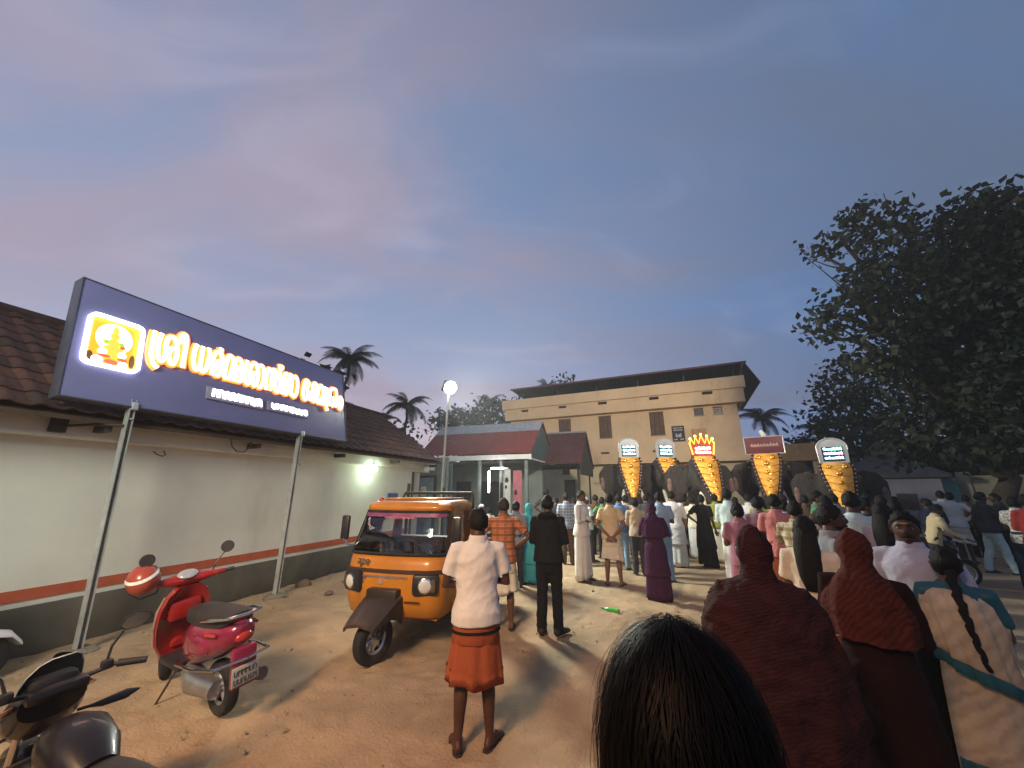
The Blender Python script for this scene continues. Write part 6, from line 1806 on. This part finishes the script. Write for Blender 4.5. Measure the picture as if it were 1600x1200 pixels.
def cap_pt(u, v):
    """the gold forehead plate: v 0 at the crown, 1 at its tip down the trunk; u -1..1"""
    hw = np.interp(v, [0, .12, .3, .6, .85, 1.0], [.31, .345, .31, .235, .16, .08])
    y = np.interp(v, [0, .15, .35, .55, .75, 1.0], [1.06, 1.25, 1.36, 1.46, 1.58, 1.66])
    z = np.interp(v, [0, 1], [2.98, 1.58])
    return Vector((u * hw, y - .20 * u * u * (1 - v * .5), z))
def caparison_parts(parent):
    m = MB()
    rows_ = [[cap_pt(u, v) for u in np.linspace(-1, 1, 13)] for v in np.linspace(0, 1, 19)]
    backs = [[p + Vector((0, -.05, 0)) for p in r_] for r_ in rows_]
    m.loft([a + b[::-1] for a, b in zip(rows_, backs)])
    cp = m.build('caparison', gold, parent)
    m = MB()
    for i in range(12):      # scalloped dark fringe with bells
        v = .03 + i * .082
        for s in (-1, 1):
            m.ell(cap_pt(s * 1.0, v) + Vector((s * .035, -.02, 0)), (.055, .04, .052), 8, 6)
    structure(m.build('tassel_fringe', tassel, cp), 'stuff')
    m = MB()
    for i in range(11):
        v = .07 + i * .082
        for s in (-1, 1):
            m.ell(cap_pt(s * 1.0, v) + Vector((s * .05, 0, 0)), .024, 6, 5)
    structure(m.build('bells', mat('bell_silver', (.6, .55, .5), rough=.25, metal=.8), cp), 'stuff')
    for (u, v, r_) in ((-.52, .10, .075), (.52, .10, .075), (0, .24, .085), (0, .42, .062), (0, .58, .052), (0, .72, .042)):
        q = MB(); c_ = cap_pt(u, v); q.ell(c_, (r_, r_ * .8, r_), 14, 8); q.build('boss', goldb, cp)
    for v in (.17, .32, .47, .62, .76, .88):   # raised chevrons
        q = MB(); q.tube([cap_pt(u, v - .07 * abs(u)) + Vector((0, .004, 0)) for u in np.linspace(-.95, .95, 11)], .014, 6); q.build('chevron', goldb, cp)
    return cp
def elephant(px, py, D, turn, label, scale=1.0, tusks=True):
    # (px,py) marks the top of the gold plate
    p = at(px, py, D)
    az = math.atan2(-p.x, p.y)
    rz_ = az + math.pi + R(turn)
    sc = (p.z) / 2.98
    fwd = Vector((-math.sin(rz_), math.cos(rz_), 0))
    base_ = Vector((p.x, p.y, 0)) - fwd * 1.15 * sc
    t = thing('elephant', label, 'elephant', base_, rz_, 'caparisoned elephants in a row')
    t.scale = (sc, sc, sc)
    link('body', EB, t)
    for s in (-1, 1):
        if tusks:
            q = MB(); q.tube([(s * .26, 1.02, 1.80), (s * .34, 1.32, 1.52), (s * .42, 1.58, 1.30), (s * .44, 1.82, 1.24)], [.075, .068, .055, .015], 10); q.build('tusk', ivory, t)
        q = MB(); q.ell((s * .44, 1.02, 2.22), (.025, .035, .035), 8, 6); q.build('eye', eyeb, t)
        q = MB(); q.ell((s * 1.02, .330, 2.05), (.09, .03, .26), 10, 8); q.build('ear_patch', pinkear, t)
    caparison_parts(t)
    q = MB(); q.tube([(-.62, .35, 2.35), (-.45, .20, 2.68), (0, .15, 2.82), (.45, .20, 2.68), (.62, .35, 2.35)], .035, 8); q.build('neck_rope', mat('neck_rope', (.22, .15, .08), rough=.9), t)
    q = MB(); q.loft([[(.80 * math.cos(a) * k, y, 1.95 + .86 * math.sin(a) * k) for a in np.linspace(.15, math.pi - .15, 12)] for y, k in ((-.95, 1.03), (-.5, 1.04), (-.1, 1.0))], cap=False, closed=False); q.build('back_cloth', mat('back_cloth', (.22, .05, .05), rough=.9), t)
    return t, base_, rz_, sc
def led_rows(parent, cols, w, z0, dz, y, seed):
    for i, (c, st) in enumerate(cols):
        q = MB(); g_ = np.random.default_rng(seed + i)
        n_ = 6
        for k in range(n_):
            x = -w / 2 + w * k / n_
            hh = .05 + .035 * g_.random()
            polyline_ribbon(q, [(x, 0), (x + w / n_ * .25, hh), (x + w / n_ * .5, .01), (x + w / n_ * .75, hh * .9)], .022, .006, Vector((0, y, z0 - dz * i)), Vector((1, 0, 0)), Vector((0, 0, 1)), Vector((0, 1, 0)))
        q.build('led_line', mat('led_%d_%d' % (int(c[0] * 99), int(c[2] * 99)), c, var=0, emis=c, estr=st), parent, smooth=0)
def arch_board(base_, rz_, sc, label, cols, seed):
    o = thing('led_name_board', label, 'sign', base_, rz_, 'boards carried on the elephants'); o.scale = (sc,) * 3
    out = [(-.34, 2.98), (.34, 2.98), (.36, 3.35)] + [(.36 * math.cos(a), 3.42 + .28 * math.sin(a)) for a in np.linspace(0, math.pi, 13)] + [(-.36, 3.35)]
    q = MB(); q.prism(out, 1, .80, .90); q.build('panel', mat('silver_panel', (.40, .41, .43), rough=.5, metal=.2, var=.12), o)
    q = MB(); q.tube([(x, .91, z) for x, z in out], .018, 6); q.build('rim', mat('panel_rim', (.55, .53, .5), rough=.4, metal=.4), o)
    q = MB(); q.prism([(-.25, 3.02), (.25, 3.02), (.25, 3.44), (-.25, 3.44)], 1, .902, .91); q.build('screen', mat('led_screen', (.03, .05, .06), rough=.3), o)
    led_rows(o, cols, .44, 3.34, .13, .912, seed)
    for s in (-.2, .2):
        MB().tube([(s, .85, 2.75), (s, .85, 3.0)], .025, 8).build('support', mat('board_stave', (.16, .10, .05), rough=.8), o)
GRN, BLU, WHT, MGT = (.35, 1.0, .75), (.45, .75, 1.0), (.8, .9, 1.0), (1.0, .35, .8)
e1 = elephant(984, 714, 14.6, 4, 'leftmost caparisoned elephant with an arched name board')
arch_board(*e1[1:], 'arched silver board with green and blue light lines on the leftmost elephant', [(GRN, 5), (BLU, 5), (WHT, 5)], 1)
e2 = elephant(1046, 714, 15.0, 26, 'second elephant from the left, head turned to the left')
arch_board(*e2[1:], 'arched silver board with light lines on the second elephant from the left', [(GRN, 5), (BLU, 5), (BLU, 5)], 7)
e3 = elephant(1104, 712, 13.6, 22, 'largest elephant in the middle under a glowing orange crown')
e4 = elephant(1195, 708, 14.2, -2, 'elephant with pale tusks under the maroon board')
e5 = elephant(1306, 722, 12.2, 6, 'rightmost elephant standing nearest the trees')
arch_board(*e5[1:], 'arched pale board with green and pink light lines on the rightmost elephant', [(GRN, 6), (MGT, 6), (BLU, 6)], 13)
# the glowing crown on the middle elephant
t_, b_, rz_, sc_e = e3
cr_ = thing('lit_crown', 'orange neon crown with white lit base on the middle elephant', 'sign', b_, rz_, 'boards carried on the elephants'); cr_.scale = (sc_e,) * 3
neon = mat('neon_orange', (1, .3, .03), var=0, emis=(1.0, .20, .02), estr=9)
q = MB(); q.prism([(-.36, 2.98), (.36, 2.98), (.40, 3.40), (.26, 3.56), (0, 3.62), (-.26, 3.56), (-.40, 3.40)], 1, .80, .86); q.build('panel', mat('crown_panel', (.20, .05, .03), rough=.5), cr_)
q = MB(); q.tube([(-.33, .90, 3.04), (-.40, .90, 3.42), (-.33, .90, 3.55), (-.25, .90, 3.40), (-.19, .90, 3.62), (-.10, .90, 3.42), (0, .90, 3.68), (.10, .90, 3.42), (.19, .90, 3.62), (.25, .90, 3.40), (.33, .90, 3.55), (.40, .90, 3.42), (.33, .90, 3.04)], .022, 8); q.build('neon_outline', neon, cr_)
for x, z in ((-.36, 3.57), (-.19, 3.66), (0, 3.72), (.19, 3.66), (.36, 3.57)):
    MB().ell((x, .90, z), .04, 8, 6).build('neon_tip', mat('neon_yellow', (1, .6, .1), var=0, emis=(1, .55, .08), estr=9), cr_)
led_rows(cr_, [((1.0, .85, .92), 9), ((1.0, .8, .9), 12)], .50, 3.22, .14, .90, 31)
# maroon board on the fourth
t_, b_, rz_, sc_e = e4
mb_ = thing('maroon_board', 'dark red rectangular name board on the fourth elephant', 'sign', b_, rz_, 'boards carried on the elephants'); mb_.scale = (sc_e,) * 3
q = MB(); q.box((-.52, .80, 2.99), (.52, .87, 3.52), .01); q.build('panel', mat('maroon_panel', (.10, .022, .026), rough=.5), mb_)
q = MB(); q.tube([(-.53, .86, 2.98), (.53, .86, 2.98), (.53, .86, 3.53), (-.53, .86, 3.53), (-.53, .86, 2.98)], .02, 6); q.build('rim', mat('panel_rim', (.55, .53, .5)), mb_)
q = MB(); g_ = np.random.default_rng(4)
for k in range(9):
    x = -.38 + k * .085
    polyline_ribbon(q, [(x, 0), (x + .02, .09 + .03 * g_.random()), (x + .045, .02), (x + .065, .08)], .018, .004, Vector((0, .871, 3.20)), Vector((1, 0, 0)), Vector((0, 0, 1)), Vector((0, 1, 0)))
q.build('lettering', mat('board_letters', (.42, .26, .22), rough=.6), mb_, smooth=0)
wb = thing('ceremonial_whisk', 'pale ceremonial whisk held above the maroon board', 'whisk', b_, rz_)
wb.scale = (sc_e,) * 3
q = MB(); q.tube([(-.18, .3, 2.9), (-.10, .45, 3.35), (-.06, .5, 3.55)], .02, 6); q.build('handle', mat('board_stave', (.16, .10, .05)), wb)
q = MB(); q.tube([(-.06, .5, 3.52), (-.03, .52, 3.62), (.04, .54, 3.78)], [.04, .08, .06], 10); q.build('tuft', WHITE, wb)
# riders
def rider(e, dx, label, shirt, zoff=0.0):
    t_, b_, rz_, sc_e = e
    o = thing('person', label, 'person', b_ + Vector((0, 0, 0)), rz_, 'riders on the elephants'); o.scale = (sc_e,) * 3
    z0 = 1.95 + zoff
    mb = MB()
    mb.loft(rings_ell([(z - .80 + z0 + .0, rx, ry, cy + .25, dx) for z, rx, ry, cy in TORSO if z >= .84], 16))
    for s in (-1, 1):
        mb.tube([(dx + s * .10, .25, z0 + .12), (dx + s * .36, .45, z0 + .12), (dx + s * .55, .42, z0 - .28), (dx + s * .58, .46, z0 - .40)], [.085, .07, .05, .035], 10)
        mb.tube([(dx + s * .17, .24, z0 + .56), (dx + s * .26, .32, z0 + .32), (dx + s * .18, .55, z0 + .30)], [.05, .04, .028], 10)
    me = remesh(mb, .02, 3, 'body')
    hx = MB(); hp, _ = head_points(); Mh = Matrix.Translation((dx, .26, z0 + .80)); hx.add(xf(Mh, hp), GF)
    hm_ = hx.mesh('h', SKINS[1], smooth=180)
    bm = bmesh.new(); bm.from_mesh(me); bm.from_mesh(hm_); bm.to_mesh(me); bm.free()
    me.materials.clear(); me.materials.append(SKINS[1]); me.polygons.foreach_set('use_smooth', [True] * len(me.polygons))
    link('body', me, o)
    p, d = head_points(0); w = smooth01((d[..., 2] - np.interp(d[..., 1], [-1, 0, 1], [-.55, -.1, .52])) / .1 + .5)
    q = MB(); q.add(xf(Mh, p + d * (-.01 + w * .026)[..., None]), GF); q.build('hair', hairm, o, smooth=180)
    q = MB(); q.loft(rings_ell([(z0 + .05, .20, .15, .25, dx), (z0 + .25, .172, .125, .25, dx), (z0 + .45, .185, .13, .25, dx), (z0 + .58, .175, .11, .25, dx), (z0 + .64, .08, .075, .25, dx)], 18))
    for s in (-1, 1):
        q.tube([(dx + s * .12, .24, z0 + .57), (dx + s * .18, .25, z0 + .55), (dx + s * .24, .31, z0 + .38)], [.06, .068, .062], 10)
    me = remesh(q, .022, 2, 'shirt'); wrinkle(me, .01, 20, 5); me.materials.clear(); me.materials.append(shirt); link('shirt', me, o)
rider(e3, -.05, 'rider behind the glowing crown on the middle elephant', BRN, .10)
rider(e2, -.30, 'rider in pale shirt on the second elephant', GREY, 0)
rider(e4, .22, 'rider behind the maroon board', DKG, .02)
# motorbike under the leaning man
mbk = at(1424, 800, 12.0)
bk2 = copy_tree(mc); bk2.location = (mbk.x, mbk.y, 0); bk2.rotation_euler = (0, 0, math.atan2(-mbk.x, mbk.y) + R(-70))
bk2['label'] = 'dark motorbike under the man in the cream shirt, far right'

# ================================================================== TREES
bark = mat('bark', (.085, .062, .045), rough=.95, var=.35, scale=4, bump=.9, bscale=12, bdist=.04)
barkp = mat('palm_bark', (.10, .085, .07), rough=.95, var=.35, scale=6, bump=.8, bscale=10, bdist=.03)
def leafm(name, c):
    m = mat(name, c, rough=.55, var=.45, scale=1.2, spec=.3)
    return m
leafA = leafm('leaf_dark', (.014, .022, .011)); leafB = leafm('leaf_mid', (.021, .032, .014)); leafC = leafm('leaf_olive', (.030, .033, .015))
def leaf_cloud(clumps, per, size, seed, droop=.4):
    """clumps: (centre, (rx,ry,rz)); leaves sit in small sprays spread through each clump"""
    g_ = np.random.default_rng(seed)
    V = []; F = []; Mi = []
    for (c, r_) in clumps:
        vol = (r_[0] * r_[1] * r_[2]) ** (1 / 3)
        n_sp = max(6, int(per * vol * vol))
        dirs = g_.normal(size=(n_sp, 3)); dirs /= np.linalg.norm(dirs, axis=1)[:, None]
        rad = g_.uniform(.35, 1.08, n_sp) ** .6
        wob = 1 + .22 * np.sin(dirs[:, 0] * 5 + seed) * np.sin(dirs[:, 2] * 6 + c[0])
        sp = np.array(c) + dirs * (rad * wob)[:, None] * np.array(r_)
        for k in range(n_sp):
            nl = int(g_.integers(5, 10))
            mi = int(g_.choice([0, 0, 1, 1, 2]))
            for j in range(nl):
                p = sp[k] + g_.normal(0, size * 1.1, 3) * np.array([1, 1, .7])
                L_ = size * g_.uniform(.7, 1.3); w_ = L_ * .36
                a = g_.normal(size=3); a[2] -= droop; a /= np.linalg.norm(a)
                b = np.cross(a, g_.normal(size=3)); b /= np.linalg.norm(b) + 1e-9
                nrm = np.cross(a, b)
                o = len(V)
                V += [p, p + a * L_ * .45 + b * w_ + nrm * w_ * .2, p + a * L_, p + a * L_ * .45 - b * w_ + nrm * w_ * .2]
                F += [(o, o + 1, o + 2), (o, o + 2, o + 3)]; Mi += [mi, mi]
    me = bpy.data.meshes.new('crown')
    me.from_pydata([tuple(map(float, v)) for v in V], [], F)
    for m in (leafA, leafB, leafC):
        me.materials.append(m)
    me.polygons.foreach_set('material_index', Mi)
    return me
def branch_path(a, b, sag, seed, n=6):
    g_ = np.random.default_rng(seed)
    a = Vector(a); b = Vector(b); L_ = (b - a).length
    out = []
    for i in range(n + 1):
        t = i / n
        p = a.lerp(b, t) + Vector(g_.normal(0, .04 * L_ * math.sin(math.pi * t), 3).tolist()) + Vector((0, 0, sag * L_ * math.sin(math.pi * t)))
        out.append(p)
    return out
def tree(name, label, base_, trunk_top, clumps, r0, per, size, seed, group):
    base_ = Vector(base_)
    t = thing(name, label, 'tree', base_, 0, group)
    q = MB()
    tt = Vector(trunk_top) - base_
    pts = branch_path((0, 0, 0), tt, 0, seed, 6)
    q.tube([Vector((0, 0, -.1))] + pts, [r0 * 1.35] + [r0 * (1.1 - .45 * i / 6) for i in range(7)], 12)
    for i, (c, r_) in enumerate(clumps):
        c = Vector(c) - base_
        st_ = pts[min(6, 3 + i % 4)]
        br = branch_path(st_, c + Vector((0, 0, -.2 * r_[2])), .08, seed * 31 + i)
        L_ = (c - st_).length
        rb = r0 * .42
        q.tube(br, [rb * (1 - .8 * k / 6) + .015 for k in range(7)], 8)
        for k in range(3):
            g_ = np.random.default_rng(seed * 77 + i * 5 + k)
            tip = c + Vector((g_.normal(size=3) * np.array(r_) * .55).tolist())
            q.tube(branch_path(br[3 + k], tip, .05, seed + i + k, 4), [rb * .35, rb * .28, rb * .2, rb * .12, .012], 6)
    q.build('trunk', bark, t)
    me = leaf_cloud([(tuple(Vector(c) - base_), r_) for c, r_ in clumps], per, size, seed)
    link('crown', me, t)
    return t
def C(px, py, D, r_, fl=.8, k=1.0):
    r_ *= k
    return (tuple(at(px, py, D)), (r_, r_, r_ * fl))
# the big tree on the right
tb = at(1585, 800, 19.0); tb.z = 0
tree('big_tree', 'huge dark leafy tree filling the right side', tb, (tb.x - .2, tb.y, 4.8), [
    C(1280, 394, 15.5, .35), C(1312, 372, 15.5, .5), C(1345, 345, 16, .6), C(1385, 342, 16, .65), C(1420, 385, 16, .55), C(1365, 400, 16, .7),
    C(1278, 508, 15, .38), C(1305, 487, 15, .55), C(1330, 525, 15, .4), C(1345, 455, 15.5, .7), C(1395, 430, 16, .9), C(1455, 425, 17, .8), C(1500, 345, 17, .75), C(1535, 330, 17, .75), C(1578, 340, 17, .8), C(1615, 335, 17, .95),
    C(1490, 400, 17, 1.0), C(1550, 380, 17, 1.05), C(1605, 390, 17, 1.15), C(1390, 495, 16, .8), C(1445, 480, 16.5, 1.0), C(1500, 480, 17, 1.05), C(1560, 460, 17, 1.15), C(1620, 470, 17, 1.2),
    C(1400, 560, 16, .75), C(1352, 565, 15.5, .5), C(1455, 555, 17, .9), C(1525, 550, 17, 1.0), C(1590, 550, 17, 1.1), C(1640, 560, 17, 1.2), C(1500, 620, 18, .95), C(1560, 630, 18, .9), C(1440, 620, 18, .8), C(1610, 630, 17, 1.0), C(1480, 680, 17, .9), C(1540, 690, 17.5, .8), C(1420, 690, 18, .8), C(1600, 690, 16, .7), C(1575, 600, 16, .9), C(1660, 400, 17, 1.4), C(1690, 520, 17, 1.5)],
 .26, 74, .235, 5, 'trees round the yard')
# a lighter tree below and behind it
t2 = at(1345, 760, 24); t2.z = 0
tree('round_tree', 'medium olive green tree behind the small hut', t2, (t2.x, t2.y, 4.0), [C(1310, 605, 24, 1.3), C(1345, 590, 24, 1.5), C(1300, 650, 24, 1.3), C(1345, 650, 24, 1.7), C(1385, 630, 24, 1.5), C(1330, 690, 24, 1.4), C(1390, 680, 24, 1.5)], .25, 30, .26, 9, 'trees round the yard')
for i, (px_, py_, D_, r_, lb) in enumerate([(1430, 690, 27, 2.1, 'dark bushy tree left of the big trunk'), (1510, 690, 27, 2.2, 'dark bushy tree behind the buff wall'), (1580, 690, 30, 2.4, 'dark bushy tree behind the big trunk'), (1255, 700, 34, 1.7, 'low dark tree behind the fourth elephant'), (1650, 680, 28, 2.6, 'dark tree just past the right edge'),
                                            (700, 650, 34, 1.6, 'hazy tree just right of the lamp post'), (775, 640, 33, 1.9, 'leafy tree left of the dark roof'), (730, 645, 36, 1.7, 'tree behind the red roofed hall'), (830, 625, 37, 2.0, 'tall tree behind the dark sheet roof'), (885, 612, 39, 1.9, 'tree topping out over the dark sheet roof'), (605, 672, 30, 1.5, 'low tree between the two left palms'), (489, 590, 18, .9, 'small dark tree beside the ridge rail')]):
    b_ = at(px_, py_, D_); z_ = b_.z; g0 = Vector((b_.x, b_.y, 0))
    g_ = np.random.default_rng(i + 50)
    cl_ = [((b_.x + g_.normal(0, r_ * .55), b_.y + g_.normal(0, r_ * .5), z_ - .5 * r_ + g_.normal(0, r_ * .35)), (r_ * .62, r_ * .62, r_ * .5)) for _ in range(7)] + [((b_.x, b_.y, z_ - 1.6 * r_), (r_ * .9, r_ * .9, r_ * .9))]
    tree('background_tree', lb, g0, (g0.x, g0.y, max(1.5, z_ - 2 * r_)), cl_, .18, 16, .34, 20 + i, 'trees round the yard')
# coconut palms
def frond_mesh(seed, L_=2.6):
    g_ = np.random.default_rng(seed)
    q = MB(); pts = []
    n_ = 12
    for i in range(n_ + 1):
        t = i / n_
        pts.append(Vector((0, L_ * (t - .18 * t * t * t), L_ * (.42 * t - .80 * t * t))))
    q.tube(pts, [.035 * (1 - .85 * i / n_) + .004 for i in range(n_ + 1)], 5)
    for i in range(1, 44):
        t = i / 44
        k = min(n_ - 1, int(t * n_)); p = pts[k].lerp(pts[k + 1], t * n_ - k); T_ = (pts[k + 1] - pts[k]).normalized()
        ll = .62 * math.sin(math.pi * min(1, .18 + t * .86)) ** .7 + .05
        for s in (-1, 1):
            d = (Vector((s, .45, -.55 - .5 * g_.random())) + T_ * .25).normalized()
            w_ = T_ * .022
            tip = p + d * ll + Vector((0, 0, -.12 * ll))
            mid = p + d * ll * .5
            q.add([p - w_, p + w_, mid + w_ * 1.1, mid - w_ * 1.1, tip], [(0, 1, 2, 3), (3, 2, 4)])
    return q.mesh('frond', mat('palm_leaf', (.022, .030, .014), rough=.5, var=.35, scale=2), smooth=0)
FR = [frond_mesh(i) for i in range(3)]
def palm(px_, py_, D_, label, scale=1.0, lean=(0, 0), n_=15, seed=1):
    c = at(px_, py_, D_)
    g0 = Vector((c.x - lean[0], c.y - lean[1], 0))
    t = thing('coconut_palm', label, 'palm', g0, 0, 'coconut palms behind the buildings')
    top = c - g0
    q = MB(); pts = branch_path((0, 0, -.1), top, 0, seed, 8)
    q.tube(pts, [.20 * scale] + [(.15 - .05 * i / 8) * scale for i in range(1, 9)], 10); q.build('trunk', barkp, t)
    q = MB()
    for i in range(6):
        a = i * 1.05
        q.ell(top + Vector((.18 * math.cos(a), .18 * math.sin(a), -.15)) * 1.0, .11, 8, 6)
    structure(q.build('coconuts', mat('coconut', (.10, .09, .03), rough=.6), t), 'stuff')
    g_ = np.random.default_rng(seed)
    for i in range(n_):
        o = link('frond', FR[i % 3], t, top)
        el = g_.uniform(-.75, .75) if i > 3 else g_.uniform(.6, 1.0)
        o.rotation_euler = (el, g_.normal(0, .15), i * 2.399 + g_.normal(0, .2))
        s_ = scale * g_.uniform(.8, 1.05)
        o.scale = (s_,) * 3
palm(546, 562, 20, 'tall coconut palm right of the signboard', .72, (.3, .4), 17, 1)
palm(636, 633, 26, 'coconut palm left of the blazing lamp', .85, (-.4, .2), 16, 2)
palm(600, 655, 30, 'coconut palm low over the tiled roof', .7, (.3, 0), 13, 3)
palm(765, 632, 34, 'coconut palm behind the red roofed hall', .8, (0, 0), 14, 4)
palm(1190, 652, 31, 'coconut palm right of the peach building', .85, (.3, 0), 16, 5)
palm(1283, 672, 33, 'coconut palm behind the olive tree', .75, (-.3, 0), 14, 6)
palm(855, 606, 40, 'distant coconut palm over the dark sheet roof', .75, (0, 0), 12, 7)
# long low thatch of distant scrub along the horizon
